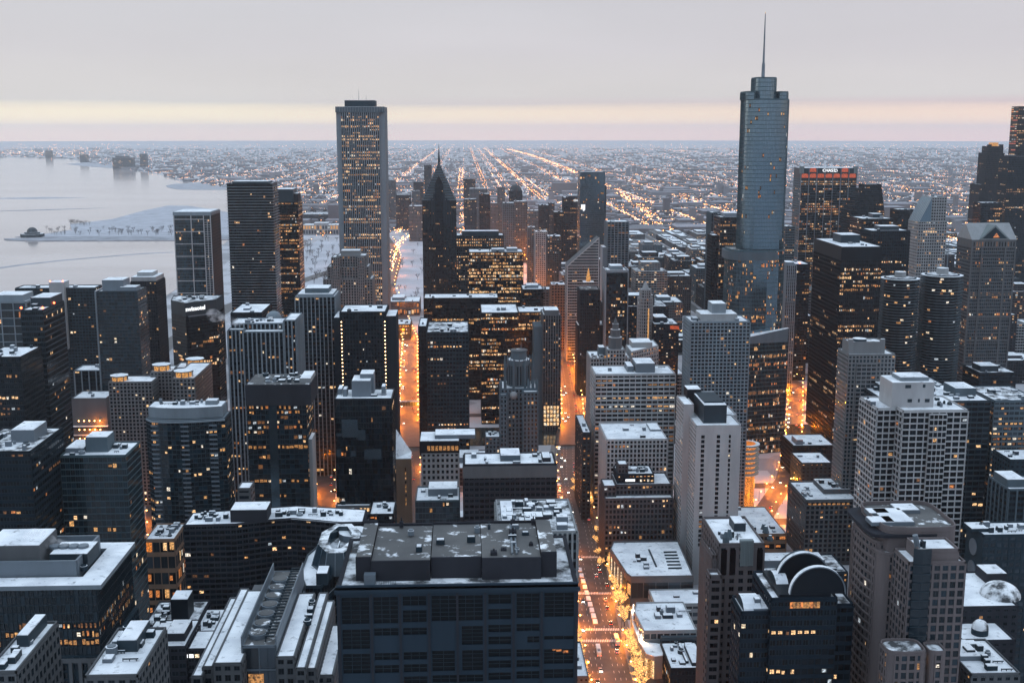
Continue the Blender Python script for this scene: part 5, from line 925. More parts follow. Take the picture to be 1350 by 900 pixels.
b.boxpart('penthouse', X(934, D), X(965, D), D+8, D+50, zt+.3, zt+13, 'dark_metal'); b.boxpart('penthouse', X(917, D+20), X(936, D+20), D+44, D+57, zt, zt+16, 'black_metal'); b.boxpart('roof_frame', X(936, D)+.5, X(963, D), D+14, D+44, zt+13.3, zt+14.4, 'dark_metal', False); b.done(); BL.append(b)
b = Bld('old_club', 'dark stepped stone block with a black lit penthouse floor and snow on its setbacks', X(848, 815), 833); D = 796; st = ST(3.8, 2.7, 1.0, 1.5, .3, .15, 'club_stone', glass='dark', lit=.07, run=.2)
b.vol((X(801, D), X(893, D), D, D+36), 0, Z(660, D), st); b.vol((X(800.5, D-2), X(817, D-2), D+5, D+22), Z(660, D), Z(646, D), st); b.vol((X(817.5, D), X(893, D), D+8, D+36), Z(660, D), Z(646, D), st.but(lit=.15)); b.vol((X(820, D), X(870, D), D+12, D+34), Z(646, D), Z(630, D+8), st.but(wall='dark_granite', lit=.2)); b.vol((X(818, D+14), X(831, D+14), D+14, D+26), Z(630, D+8), Z(615, D+14), st.but(lit=0)); mb = MB(); mb.box(X(831, D), X(844, D), D+11.4, D+11.6, Z(637, D+10), Z(634, D+10)); mb.build('lit_sign_strip', 'white_sign_and_glint', b.t); b.units(X(834, D), X(868, D), D+14, D+32, Z(630, D+8), 5); b.done(); BL.append(b)
# ---------------------------------------------------------------- right foreground
b = Bld('white_frame_tower', 'broad pale concrete framed apartment tower with a blank white penthouse block, right of centre', X(1210, 600), 620); D = 600; x0, x1 = X(1187, D, 600), X(1272, D, 600); zt = Z(548, D)
st = ST(3.35, 4.0, .55, .75, .55, .7, 'white_concrete', glass='dark', lit=.025, run=0); wf = st.but(bw=2.6, pw=.5)
b.vol((x0, x1, D, D+34), 0, zt, st); b.vol((x0+14, x1-12, D-1.6, D-.6), 0, zt-1, st.but(bw=2.3, pw=.3), roof=False); b.vol((X(1161, D+9), x0-.7, D+8, D+36), 0, zt-.6, st, roof=True)
b.boxpart('penthouse', X(1181, D+8), X(1237, D+8), D+9, D+28, zt, Z(509, D+9), 'white_concrete'); b.boxpart('penthouse_top', X(1190, D+12), X(1228, D+12), D+12, D+25, Z(509, D+9)+.3, Z(506, D+9)+1, 'grey_concrete')
for px, py, w in ((1197, 514, 3.2), (1218, 513.5, 1.4), (1199, 533, 2.4), (1211, 533, 1), (1222, 533, 2.6)): mb = MB(); xx = X(px, D+9, py); zz_ = Z(py, D+9); mb.box(xx-w/2, xx+w/2, D+8.85, D+8.97, zz_-.9, zz_+.9); mb.build('louvre', 'dark_metal', b.t)
b.units(X(1164, D), X(1182, D), D+12, D+32, zt-.6, 2); b.units(X(1240, D), x1-1, D+4, D+30, zt, 3); b.done(); BL.append(b)
b = Bld('beige_tower', 'slim beige gridded apartment tower with a recessed scalloped crown, before the twin round towers', X(1138, 820), 838); D = 815; x0, x1 = X(1115, D, 540), X(1176, D, 540); zt = Z(472, D)
st = ST(3.1, 2.7, 1.0, 1.0, .25, .4, 'beige_stone', glass='tint', lit=.02, run=0); b.vol((x0, x1, D, D+24), 0, zt, st)
b.vol((x0+6, x1-14, D-1.3, D-.5), 0, zt-6, st.but(bw=4, pw=.6), roof=False); q0, q1 = X(1119, D+6), X(1166, D+6); b.vol((q0, q1, D+5, D+20), zt, Z(455, D+7), ST(20, 40, 0, 0, .1, .1, 'beige_stone', lit=0), snow='snow_patchy'); b.boxpart('corner_fin', q0-.2, q0+3, D+4.8, D+7, zt, Z(450, D+7), 'beige_stone'); b.boxpart('corner_fin', q1-3, q1+.2, D+4.8, D+7, zt, Z(450, D+7), 'beige_stone')
mb = MB(); mb.cyl((q0+q1)/2-3, D+12.5, 5, Z(455, D+7), Z(451, D+7), 16, 0, 1); mb.build('roof_drum', ['dark_metal', 'snow'], b.t); b.done(); BL.append(b)
simple('dark_office', 'wide dark banded office block under a long snowy roof, behind the pale framed apartment tower', 1168, 1306, 530, 770, 52, ribbon_dark.but(wall='dark_metal', lit=.05, bw=4.4, rows=[-6]), 9, pent=[(.1, .35, .6, .95, 5, 'dark_metal'), (.75, .95, .3, .7, 6, 'grey_stone')])
simple('lit_office', 'grey gridded block with scattered lit windows, right of the wide dark banded office', 1311, 1372, 529, 775, 46, ST(3.7, 3.6, .5, 1.5, .35, .3, 'grey_stone', glass='pale', lit=.22, run=.3), 4, snow='snow_patchy')
simple('grey_block', 'grey pier-faced block with stepped snowy roofs at the right edge', 1330, 1385, 646, 650, 26, piers_grey.but(lit=.01, bw=5), 4, pent=[(.05, .5, .2, .9, 5, 'grey_stone')])
simple('loft_block', 'dark brick loft block with stepped snowy roofs, behind the grey pier-faced block', 1332, 1385, 607, 735, 26, brick_punched.but(wall='dark_stone', lit=.02), 4)
simple('river_block', 'dark curved-roofed riverside block under the pediment-crowned tower', 1292, 1340, 492, 1130, 40, ribbon_dark.but(lit=.03), 6, snow='snow_patchy', pent=[(.1, .6, .2, .7, 6, 'dark_metal')])
simple('low_roof', 'broad low snow-roofed block at the feet of the twin round towers', 1170, 1252, 512, 1040, 60, ribbon_dark.but(lit=.03), 8, snow='snow_patchy')
b = Bld('hotel_block', 'square beige hotel with dark window columns, lit attic and a stepped snow roof', X(1092, 800), 822, 'hotel'); D = 798; x0, x1 = X(1062, D, 670), X(1131, D, 665); zt = Z(666, D)
b.vol((x0, x1, D, D+46), 0, zt, ST(3.6, 3.4, 1.3, 1.3, .2, .14, 'tan_stone', glass='dark', lit=.06, run=0), parapet=1.4)
for k in range(9): mb = MB(); xx = x0+2+k*3.5; mb.box(xx, xx+2.2, D-.30, D-.22, zt-2.6, zt-1.4); mb.build('lit_attic_window', 'lit_window_b', b.t)
b.boxpart('penthouse', X(1097, D+14), x1, D+16, D+42, zt+.3, Z(650, D+16), 'tan_stone'); b.units(x0, X(1094, D), D+6, D+40, zt, 4); b.units(X(1100, D), x1-1, D+18, D+40, Z(650, D+16), 3); b.done(); BL.append(b)
simple('low_mall', 'low broad building with a blank white roof, below the round lit parking drum', 962, 1037, 705, 820, 64, ST(6, 8, 1, 3, .3, .2, 'orange_brick', glass='pale', lit=.3, warm=['lit_window_e']), 3, pent=[(.02, .12, .5, .68, 3, 'grey_metal'), (.26, .38, .52, .7, 3, 'grey_metal')])
simple('black_block', 'black low block with a white stair box on its roof, beside the glowing junction', 1046, 1100, 588, 1012, 40, ribbon_black.but(lit=.04), 3, pent=[(.1, .26, .1, .5, 5, 'grey_metal')])
simple('brick_block', 'dark brick block with a lit top storey and a snow roof, beside the glowing junction', 1057, 1097, 611, 962, 34, brick_punched.but(wall='dark_stone', lit=.05, rows=[-1], warm=['lit_window_c']), 2)
# round lit parking drum
b = Bld('parking_drum', 'small round parking drum with glowing ring floors beside the tall pale slab hotel', X(990, 905), 915, 'car park'); cx, cy, r_ = X(988, 905, 600), 915, 10.5; h = Z(588, 910)
mb = MB(); mb.cyl(cx, cy, r_*.7, 0, h-1, 20); mb.build('core', 'orange_glow', b.t)
for k in range(7): mb = MB(); z = h-1-k*4; mb.cyl(cx, cy, r_, z-1.2, z, 28, 0, 1 if k == 0 else 0); mb.cyl(cx, cy, r_*.96, z-1.5, z-1.201, 28, 2, 2); mb.build('ring_floor', ['grey_concrete', 'snow', 'lit_window_f'], b.t)
BL.append(b)
# turreted stone tower
b = Bld('turret_tower', 'brown stone tower with stepped side turrets and a clustered finial roof, lower right of centre', X(975, 480), 500, 'building'); D = 478; zt = Z(724, D)
st = ST(3.7, 4.1, 1.9, 1.6, .3, .18, 'rose_brown', glass='dark', lit=.03, run=0, warm=['lit_window_d']); b.vol((X(957, D), X(1019, D), D, D+36), 0, zt, st, parapet=1.4); zl = Z(767, D-8)
b.vol((X(946, D-8), X(962, D-8), D-8, D-.5), 0, zl, st.but(bw=4.8, pw=1.6), parapet=1.8)
for k, (a, py) in enumerate(((949.5, 741), (944.5, 734.5), (940.5, 729), (937, 724))): b.vol((X(a, D+k*9), X(957, D+k*9)-.6, D+1+k*9, D+9+k*9), 0, Z(py, D+k*9), st.but(bw=3), parapet=1.6)
for px, dd, py, r_ in ((957, 2, 700, 1.5), (961, 8, 697, 1.4), (958, 14, 704, 1.3), (975, 34, 690, 1.2), (989, 34, 691, 1.3), (1006, 30, 690, 1.6), (1009, 25, 693, 1.6), (1015, 18, 705, 1.5), (982, 3, 714, 1.1)):
    mb = MB(); xx, yy = X(px, D+dd, 715), D+dd; z = P(px, py, yy).z; mb.cyl(xx, yy, r_, zt-3, z-2.5, 8, 0, 0); mb.cyl(xx, yy, r_*.9, z-2.5, z, 8, 0, 1, r_*.45); mb.build('finial', ['grey_stone', 'snow'], b.t)
mb = MB(); mb.box(X(986, D), X(1004, D), D-.6, D+2, zt-9, zt+2.6); mb.build('copper_bay', 'green_copper', b.t)
for k in range(8): mb = MB(); xx = X(987+k*2.2, D); mb.box(xx, xx+.25, D-.85, D-.61, zt-8.5, zt+2.2); mb.build('copper_rib', 'green_copper', b.t)
for px in (960, 972, 1009): mb = MB(); xx = X(px, D); mb.box(xx, xx+2.6, D-.36, D-.20, zt-13, zt-1.5); mb.build('tall_window', 'window_glass_a', b.t)
b.boxpart('penthouse', X(978, D+16), X(994, D+16), D+18, D+28, zt+.3, zt+4, 'dark_metal'); b.units(X(962, D), X(1000, D), D+5, D+16, zt, 4, 3); b.done(); BL.append(b)
# arched black tower
b = Bld('arched_tower', 'black glass building topped by two great half-round arches with snowy rims, bottom right', X(1065, 400), 425); D = 398; zt = Z(797, D)
st = ST(3.8, 2.4, .3, 1.5, .2, .25, 'dark_granite', glass='dark', lit=.05, run=.4, rows=[-9], warm=['lit_window_f', 'lit_window_d'])
x0, x1 = X(978, D, 830), X(1127, D, 830); b.vol((x0, X(1030.6, D), D+2, D+17), 0, Z(814, D+2), st.but(rows=[-11], lit=.03), snow='snow'); b.vol((X(1122.4, D), x1, D+3, D+24), 0, Z(806, D+3), st.but(lit=.03), snow='snow_patchy'); b.vol((X(1031, D), X(1122, D), D, D+27), 0, zt, st.but(rows=[-8]), snow='snow_patchy')
def arch(pa, pb, d0, d1, ptop, pbase, dmat='dark_metal'):
    xa, xb = X(pa, d0, pbase), X(pb, d0, pbase); cx, r_ = (xa+xb)/2, (xb-xa)/2; zb = Z(pbase, d0); hh = Z(ptop, d0)-zb; n = 20
    prof = [(cx-r_*math.cos(PI*k/n), zb+hh*math.sin(PI*k/n)) for k in range(n+1)]; mb = MB()
    for y, s_ in ((d0, 1), (d1, -1)): mb.poly([(x, y, z) for x, z in prof][::-s_])
    for k in range(n): (xa_, za_), (xb_, zb_) = prof[k], prof[k+1]; mb.quad((xa_, d0, za_), (xa_, d1, za_), (xb_, d1, zb_), (xb_, d0, zb_), 1)
    o = mb.build('arch_gable', ['black_metal', 'dark_metal'], b.t); rim = MB(); rs = MB()
    for k in range(n):
        (xa_, za_), (xb_, zb_) = prof[k], prof[k+1]; s1 = 1.045
        f = lambda x, z: (cx+(x-cx)*s1, zb+(z-zb)*s1)
        (xc, zc), (xd, zd) = f(xa_, za_), f(xb_, zb_); rim.quad((xa_, d0-.4, za_), (xb_, d0-.4, zb_), (xd, d0-.4, zd), (xc, d0-.4, zc)); rim.quad((xc, d0-.4, zc), (xd, d0-.4, zd), (xd, d0+1.6, zd), (xc, d0+1.6, zc), 1); rim.quad((xa_, d0+1.6, za_), (xb_, d0+1.6, zb_), (xd, d0+1.6, zd), (xc, d0+1.6, zc))
    rim.build('arch_rim', ['grey_metal', 'snow'], o)
zr = zt
mb = MB(); mb.box(X(1042, D+1), X(1113, D+1), D+1, D+25, zt, Z(789, D+1)); mb.build('attic_storey', 'black_metal', b.t)
arch(1042, 1113, D+1.2, D+4, 754, 789); arch(1025, 1092, D+16, D+20, 735, 769)
for k in range(9): mb = MB(); xx = X(1057+k*4.6, D); mb.box(xx, xx+1.15, D-.30, D-.27, zt-.1-2.9, zt-.6); mb.build('lit_attic_window', 'lit_window_b' if k % 3 else 'lit_window_e', b.t)
for pa, pb, d0, py in ((981, 1004, D+3, 806), (1024, 1040, D+10, 775)):
    mb = MB(); xa, xb = X(pa, d0, py), X(pb, d0, py); z = Z(py+8, d0); n = 8; pr = [(d0+7-7*math.cos(PI*k/n), z+4.4*math.sin(PI*k/n)) for k in range(n+1)]
    for k in range(n): mb.quad((xa, *pr[k]), (xb, *pr[k]), (xb, *pr[k+1]), (xa, *pr[k+1]), 1)
    for x in (xa, xb): mb.poly([(x, y, zz_) for y, zz_ in pr])
    mb.build('barrel_roof', ['dark_metal', 'snow'], b.t)
b.boxpart('roof_bridge', X(1008, D+3), X(1030, D+3), D+3, D+16.5, Z(814, D+2), Z(808, D+3), 'grey_metal'); b.units(X(1009, D), X(1029, D), D+4, D+16, Z(808, D+3), 4, 3); b.units(X(1033, D), X(1042, D), D+2, D+25, zt, 3, 3); b.done(); BL.append(b)
# curved rose stone tower
b = Bld('rose_tower', 'tall rose stone apartment tower with curved balconied flank and a bowed crown, bottom right', X(1200, 390), 408); D = 384
st = ST(3.3, 2.9, .9, .95, .35, .25, 'pink_stone', glass='tint', lit=.025, run=0); cap = ST(30, 60, 0, 0, .1, .1, 'pink_stone', lit=0)
xa, xb = X(1197, D, 760), X(1272, D, 760); zf = Z(752, D); b.vol((xa, xb, D, D+14), 0, zf, st); b.vol((xa+4, xb-2, D+1.5, D+13.5), zf, Z(735, D+1.5), cap, snow='snow')
gx0, gx1 = X(1222, D), X(1246, D); mb = MB(); mb.prism([(gx0, D-.9), ((gx0+gx1)/2, D-1.5), (gx1, D-.9), (gx1, D-.4), (gx0, D-.4)], 0, Z(730, D)); mb.build('glass_bay', 'tinted_glass_b', b.t)
for f in range(44): mb = MB(); z = zf-f*3.3; mb.box(gx0-.1, gx1+.1, D-1.62, D-1.3, z, z+.35); mb.build('bay_band', 'dark_metal', b.t)
body = ell(X(1158, D+16, 720), X(1268, D+16, 720), D+14.5, D+50, 40, 7.0); zm = Z(741, D+14); b.vol(body, 0, zm, st)
crown_ = ell(X(1164, D+18, 715), X(1264, D+18, 715), D+17, D+48, 36, 6); zc = Z(708, D+17); b.vol(crown_, zm, zc, cap, snow='snow_thin', parapet=1.6)
mb = MB(); mb.prism([(p[0]*1, p[1]) for p in ell(X(1163, D+17), X(1265, D+17), D+16.4, D+48.6, 36, 6)], zc-2.2, zc-1.0); mb.build('crown_band', 'brown_stone', b.t)
for fx_, fy_, w, d in ((.22, .3, 9, 7), (.45, .45, 11, 16), (.3, .62, 8, 6), (.75, .75, 9, 8)): xx = X(1164, D+18)+(X(1264, D+18)-X(1164, D+18))*fx_; b.boxpart('roof_plate', xx-w/2, xx+w/2, D+17+31*fy_-d/2, D+17+31*fy_+d/2, zc+.3, zc+1.6, 'grey_metal')
b.vol(ell(X(1146, D+22, 740), X(1172, D+22, 740), D+20, D+46, 24, 2.6), 0, Z(724, D+20), st, snow='snow_patchy')
for f in range(46):
    z = Z(724, D+20)-2-f*3.3
    mb = MB(); pts = ell(X(1143.5, D+22, 740), X(1170, D+22, 740), D+18, D+42, 24, 2.3); mb.prism(pts, z, z+.3); mb.build('balcony', 'pink_stone', b.t)
mb = MB(); xx = X(1226, D+6); mb.tube((xx, D+5, Z(735, D+1.5)+.3), (xx-1.2, D+5, Z(735, D+1.5)+5), 1.0, 1.0, 10); mb.build('roof_stack', 'grey_metal', b.t); b.units(xa+5, xb-12, D+3, D+12, Z(735, D+1.5), 3, 3)
for (a, c, py, d) in ((1197, 1252, 872, D-12), (1254, 1279, 872, D-9)): b.vol(ell(X(a, d), X(c, d), d, D-1, 20, 4), 0, Z(py, d), st.but(lit=.1, rows=[-2]), snow='snow_patchy')
b.done(); BL.append(b)
# dark block with round dishes
b = Bld('dish_block', 'dark block with pale discs hung down its shaded side, at the right edge', X(1320, 560), 580); D = 556; x0, x1 = X(1294, D, 740), X(1372, D, 740); zt = Z(716, D)
st = ST(3.6, 3.3, 1.0, 1.5, .3, .2, 'dark_stone', glass='pale', lit=.025, run=0); b.vol((x0, x1, D, D+20), 0, zt, st, styles={3: ST(60, 60, 0, 0, .1, .08, 'dark_granite', lit=0)}); b.boxpart('penthouse', X(1297, D+8), X(1320, D+8), D+6, D+16, zt+.3, Z(702, D+10), 'dark_stone'); b.units(X(1320, D), x1-4, D+3, D+18, zt, 5, 4)
for k in range(3): mb = MB(); mb.cyl(0, 0, 4.4, 0, .5, 22, 0, 0); o = mb.build('pale_disc', 'grey_metal'); o.parent = b.t; o.location = (x0-.12-b.t.location.x, D+10-b.t.location.y, zt-9-k*12); o.rotation_euler = (0, -PI/2, 0)
b.done(); BL.append(b)
b = Bld('domed_hall', 'low brick hall with a broad snowy roof and two small domes, bottom right corner', X(1320, 470), 495); D = 466; st = brick_punched.but(wall='brown_stone', lit=.04); zt = Z(846, D)
b.vol((X(1281, D+20), X(1372, D+20), D+20, D+62), 0, zt+3, st); b.vol((X(1299, D), X(1372, D), D, D+19.4), 0, zt-4, st); mb = MB(); mb.ball(X(1345, D+34), D+34, zt+3.2, 9, 6.5, 18, 7, 0, True); mb.build('dome', 'snow_patchy', b.t); mb = MB(); xx = X(1324, D+6); mb.cyl(xx, D+8, 3.6, zt-3.8, zt-1, 16); mb.ball(xx, D+8, zt-1, 3.6, 4, 16, 6, 1, True); mb.build('dome', ['dark_stone', 'snow_patchy'], b.t); b.boxpart('penthouse', X(1322, D+50), X(1350, D+50), D+48, D+60, zt+3.3, zt+8, 'brown_stone'); b.done(); BL.append(b)
simple('corner_roof', 'low snow-covered roof with pipes beside the rose stone tower, cut by the bottom edge', 1280, 1345, 890, 400, 30, stone_punched, 7, snow='snow', pent=[(.05, .5, .4, .9, 2, 'grey_metal')])
# ---------------------------------------------------------------- avenue shops, west side
b = Bld('drum_store', 'low store with a rounded street corner and a broad blank snow roof, beside the avenue', X(865, 720), 750, 'shop'); D = 717; x0, x1 = X(832, D, 765), X(914, D, 762); zt = Z(764, D)
n = 8; cr_ = [(x0-3+5*(1-math.cos(PI/2*k/n)), D+26-0*k-26*math.sin(PI/2*k/n)*.18-21*k/n) for k in range(n+1)]
poly = [(x0, D), (x1, D), (x1+2, D+66), (X(813, D+66), D+66), (X(809, D+52), D+52), (x0-2.2, D+6)]
b.vol(poly, 0, zt, ST(16, 9, .4, 9, .2, .25, 'tan_stone', glass='pale', lit=.1, run=0), snow='snow', parapet=1.2)
for k in range(4): mb = MB(); xx = X(814+k*4.2, D+34-k*8); xw = x0-2.6+(X(809, D+52)-x0+2.2)*(1-(k+.6)/5); mb.tube((xw, D+6+46*(1-(k+.6)/5), 5), (xw, D+6+46*(1-(k+.6)/5), zt-3), .3, .3, 5); mb.build('light_fin', 'warm_lamp' if False else 'lit_window_f', b.t)
b.boxpart('roof_channel', x1-22, x1-21, D+18, D+50, zt+.3, zt+1, 'dark_metal', False)
for k in range(6): mb = MB(); mb.box(x1-14+k*.4, x1-5+k*.4, D+14+k*6, D+15.2+k*6, zt+.3, zt+1.1); mb.build('skylight', 'dark_metal', b.t)
b.units(x0+4, x0+16, D+12, D+40, zt, 3); b.done(); BL.append(b)
simple('shop_block', 'low shop block with a plain snow roof, between the rounded store and the floodlit shop', 863, 933, 797, 690, 24, ST(6, 5, .5, 2.5, .25, .2, 'pale_stone', glass='pale', lit=.15), 1)
b = Bld('floodlit_shop', 'shop building with a curved floodlit street front and stepped snow roofs full of ducts', X(880, 645), 660, 'shop'); D = 640
zt = Z(836, D); poly = [(X(857, D), D), (X(930, D), D), (X(930, D), D+42), (X(846, D+42), D+42), (X(843, D+28), D+28)]
b.vol(poly, 0, zt, ST(6, 4, .6, 2.5, .3, .2, 'pale_stone', glass='pale', lit=.25, warm=['lit_window_d', 'lit_window_b']), snow='snow'); b.vol((X(881, D-2), X(930, D-2), D-3, D-.5), 0, zt-3, ST(8, 6, .5, 3, .2, .15, 'grey_stone', lit=0))
za = zt-6; sk = [(X(838.5, D+46), D+46), (X(841.5, D+24), D+24), (X(850, D+2), D+2), (X(861, D-16), D-16), (X(872, D-20), D-20), (X(884, D-19), D-19), (X(884, D-4), D-4), (X(858, D+1), D-1), (X(846, D+24), D+24), (X(843, D+46), D+46)]
mb = MB(); mb.prism(sk, 0, za); mb.build('curved_arcade', 'pale_stone', b.t); mb = MB(); mb.prism(sk, za+.01, za+.35); mb.build('arcade_snow', 'snow', b.t)
for k in range(5):
    t = k/4; p = Vector((*sk[0], 0)).lerp(Vector((*sk[2], 0)), t); mb = MB(); mb.tube((p.x+1.6, p.y, za+.4), (p.x+1.6, p.y, za+4), .5, .3, 6); mb.build('wall_lantern', 'white_sign_and_glint', b.t)
    pl = bpy.data.lights.new('lantern_light', 'POINT'); pl.energy = 6000; pl.color = (1, .66, .34); pl.shadow_soft_size = .4; o = bpy.data.objects.new('lantern_light', pl); COL.objects.link(o); o.parent = b.t; o.location = (p.x+1.6-b.t.location.x, p.y-1.2-b.t.location.y, za+3)
for i in range(4):
    for k in range(4):
        p = Vector((*sk[i], 0)).lerp(Vector((*sk[i+1], 0)), (k+.5)/4); d = (Vector(sk[i+1])-Vector(sk[i])).normalized(); nn = Vector((d.y, -d.x)); mb = MB(); q0, q1 = p.xy+d*.0-d*1.1+nn*.15, p.xy+d*1.1+nn*.15; mb.quad((q0.x, q0.y, 1), (q1.x, q1.y, 1), (q1.x, q1.y, za-2.5), (q0.x, q0.y, za-2.5)); mb.build('lit_shop_window', 'lit_window_b' if (i+k) % 3 else 'lit_window_d', b.t)
b.units(X(872, D+10), X(928, D+10), D+16, D+34, zt, 12, 7, (1.5, 4)); b.done(); BL.append(b)
simple('black_shop', 'black low shop with snow-striped roof at the bottom edge, before the turreted stone tower', 884, 932, 882, 600, 34, ST(5, 4.5, .4, 2, .2, .25, 'black_metal', glass='dark', lit=.12), 5, pent=[(.48, .56, .2, .9, 1.6, 'black_metal'), (.62, .95, .1, .8, 2.2, 'dark_metal')])
simple('corner_kiosk_roof', 'small snow-roofed block at the bottom edge between granite tower and avenue', 757, 776, 893, 590, 44, stone_punched, 1)
simple('avenue_block', 'narrow dark stone block whose lit end faces the avenue, left of the white gridded office', 768, 779, 571, 900, 60, stone_punched.but(wall='dark_stone', lit=.12), 1)
# ---------------------------------------------------------------- streets
def pathw(pts): return [Vector((p.x, p.y)) for p in (G(*q) for q in pts)]
AV = pathw([(822, 985), (812, 930), (799, 870), (787, 810), (776, 750), (766, 695), (757, 655), (751, 622), (751, 592), (755, 562), (754, 535), (749, 505), (744, 478), (741, 455)])+[Vector((156, 1900)), Vector((158, 2300)), Vector((158, 2800)), Vector((135, 3600)), Vector((120, 5000)), Vector((115, 9000))]
CO = pathw([(531, 700), (534, 640), (536, 600), (538, 560), (539, 520), (540, 480), (541, 455)])+[Vector((-105, 1900)), Vector((-152, 2300)), Vector((-165, 2800)), Vector((-190, 3100)), Vector((-240, 3500)), Vector((-330, 4200)), Vector((-380, 6000)), Vector((-420, 12000))]
ST3 = pathw([(985, 720), (1012, 668), (1036, 632), (1043, 605), (1046, 575), (1048, 540), (1049, 505)])+[Vector((338, 1700))]
FB = pathw([(425, 700), (427, 655), (428, 620), (430, 590), (431, 560), (432, 530)])
WSIDE = pathw([(206, 800), (208, 760), (209, 720), (205, 660)])
LSD = [Vector(v) for v in ((-430, 1250), (-440, 1700), (-420, 2100), (-300, 2600), (-215, 2950), (-215, 3200), (-330, 3700), (-420, 4300), (-480, 5200), (-620, 7000))]
def along(path, s0=0, s1=1e9, step=25.0):
    out = []; s = 0; nxt = s0
    for a, b in zip(path, path[1:]):
        L = (b-a).length
        while nxt <= s+L and nxt <= s1:
            t = (nxt-s)/L; d = (b-a)/L; out.append((a.lerp(b, t), d)); nxt += step
        s += L
    return out
def strip(name, path, w, m, z0, z1=None, off=0.0):
    """ribbon along a path; with z1 it is a raised kerbed slab"""
    n = len(path); Lf, Rt = [], []
    for i, p in enumerate(path):
        d = (path[min(i+1, n-1)]-path[max(i-1, 0)]).normalized(); nn = Vector((d.y, -d.x))
        Lf.append(p+nn*(off-w/2)); Rt.append(p+nn*(off+w/2))
    mb = MB()
    for i in range(n-1):
        a, b, c, d = Lf[i], Rt[i], Rt[i+1], Lf[i+1]
        if z1 is None: mb.quad((a.x, a.y, z0), (b.x, b.y, z0), (c.x, c.y, z0), (d.x, d.y, z0))
        else: mb.prism([(a.x, a.y), (b.x, b.y), (c.x, c.y), (d.x, d.y)], z0, z1)
    return struct(name, mb, m)
near = lambda p, k: [q for q in p if q.y < k]
strip('avenue_pavement', near(AV, 1950), 38, 'sidewalk_stone', -.2, .14); strip('avenue', near(AV, 1950), 25, 'asphalt', .16); strip('avenue_far_road', AV[13:], 24, 'asphalt', .17)
strip('parkway_pavement', near(CO, 2000), 36, 'sidewalk_stone', -.2, .15); strip('parkway', CO[:-2], 26, 'asphalt', .18)
strip('side_street', ST3, 18, 'asphalt', .19); strip('side_street', FB, 20, 'asphalt', .195); strip('side_street', WSIDE, 16, 'asphalt', .175); strip('lakefront_road', LSD, 30, 'asphalt', .21)
CROSS = [452, 544, 622, 711, 800, 889, 985, 1255, 1455, 1600, 1733, 1877, 2010, 2155, 2300, 2440, 2560, 2800, 3050, 3490]
for i, y in enumerate(CROSS): strip('cross_street', [Vector((-520 if y < 1300 else 130, y)), Vector((900, y))], 15, 'asphalt', .11+.001*i)
NS = [265, 406, 540, 660, 780, 900]
for i, x in enumerate(NS): strip('city_street', [Vector((x, 1250)), Vector((x, 6000))], 16, 'asphalt', .22+.002*i)
rv = MB(); rv.prism([(-900, 1128), (60, 1128), (420, 1128), (640, 1150), (640, 1222), (420, 1200), (60, 1200), (-900, 1200)], -.3, .20); struct('river', rv, 'dark_water')
# painted lines and crossings on the avenue
pm = MB()
for off in (-9.3, -6.2, -3.1, 3.1, 6.2, 9.3):
    for p, d in along(AV, 20, 1250, 9):
        nn = Vector((d.y, -d.x)); a = p+nn*off; pm.quad(*[(q.x, q.y, .168) for q in (a-nn*.09, a+nn*.09, a+nn*.09+d*3, a-nn*.09+d*3)])
def crossing(s):
    p, d = along(AV, s, s+1, 10)[0]; nn = Vector((d.y, -d.x))
    for k in range(-11, 12): a = p+nn*k*1.08; pm.quad(*[(q.x, q.y, .17) for q in (a-nn*.3, a+nn*.3, a+nn*.3+d*3.4, a-nn*.3+d*3.4)])
arc = {}
def s_at(path, y):
    s = 0
    for a, b in zip(path, path[1:]):
        if a.y <= y <= b.y: return s+(b-a).length*(y-a.y)/(b.y-a.y)
        s += (b-a).length
    return s
for py in (846, 831, 783, 735): crossing(s_at(AV, G(790, py).y))
struct('road_markings', pm, 'road_paint')
# bridges over the river
def bridge(name, label, path, ya, yb, w):
    t = thing(name, label, 'bridge', (0, 0, 0)); seg = [p for p, d in along(path, s_at(path, ya), s_at(path, yb), (yb-ya)/6)]; t.location = (seg[3].x, seg[3].y, 0); mb = MB()
    for a, b in zip(seg, seg[1:]): mb.prism([(a.x-w/2, a.y), (a.x+w/2, a.y), (b.x+w/2, b.y), (b.x-w/2, b.y)], .24, 1.2)
    mb.build('deck', 'asphalt', t)
    for s in (-1, 1):
        mb = MB()
        for a, b in zip(seg, seg[1:]): mb.prism([(a.x+s*w/2, a.y), (a.x+s*(w/2+.6), a.y), (b.x+s*(w/2+.6), b.y), (b.x+s*w/2, b.y)], .25, 2.9)
        mb.build('parapet', 'dark_metal', t)
bridge('river_bridge', 'lamp-lit bridge carrying the avenue over the dark river', AV, 1124, 1204, 30); bridge('river_bridge', 'lamp-lit bridge carrying the eastern parkway over the dark river', CO, 1124, 1204, 30)
c = G(538, 533, 9); t = thing('crossover_bridge', 'covered steel crossover spanning the orange eastern parkway', 'bridge', (c.x, c.y, 0)); mb = MB(); mb.box(c.x-18, c.x+18, c.y-3, c.y+3, 8, 12.5); mb.build('span', 'dark_metal', t)
for k in range(13): mb = MB(); mb.box(c.x-18+k*3-.15, c.x-18+k*3+.15, c.y-3.2, c.y-3.003, 8, 12.5); mb.build('truss_post', 'grey_metal', t)
mb = MB(); mb.box(c.x-18, c.x+18, c.y-2.8, c.y+2.8, 12.51, 12.8); mb.build('roof_snow', 'snow_patchy', t)
for s in (-15.6, 15.6): mb = MB(); mb.box(c.x+s-.8, c.x+s+.8, c.y-1, c.y+1, 0, 7.99); mb.build('pier', 'dark_stone', t)
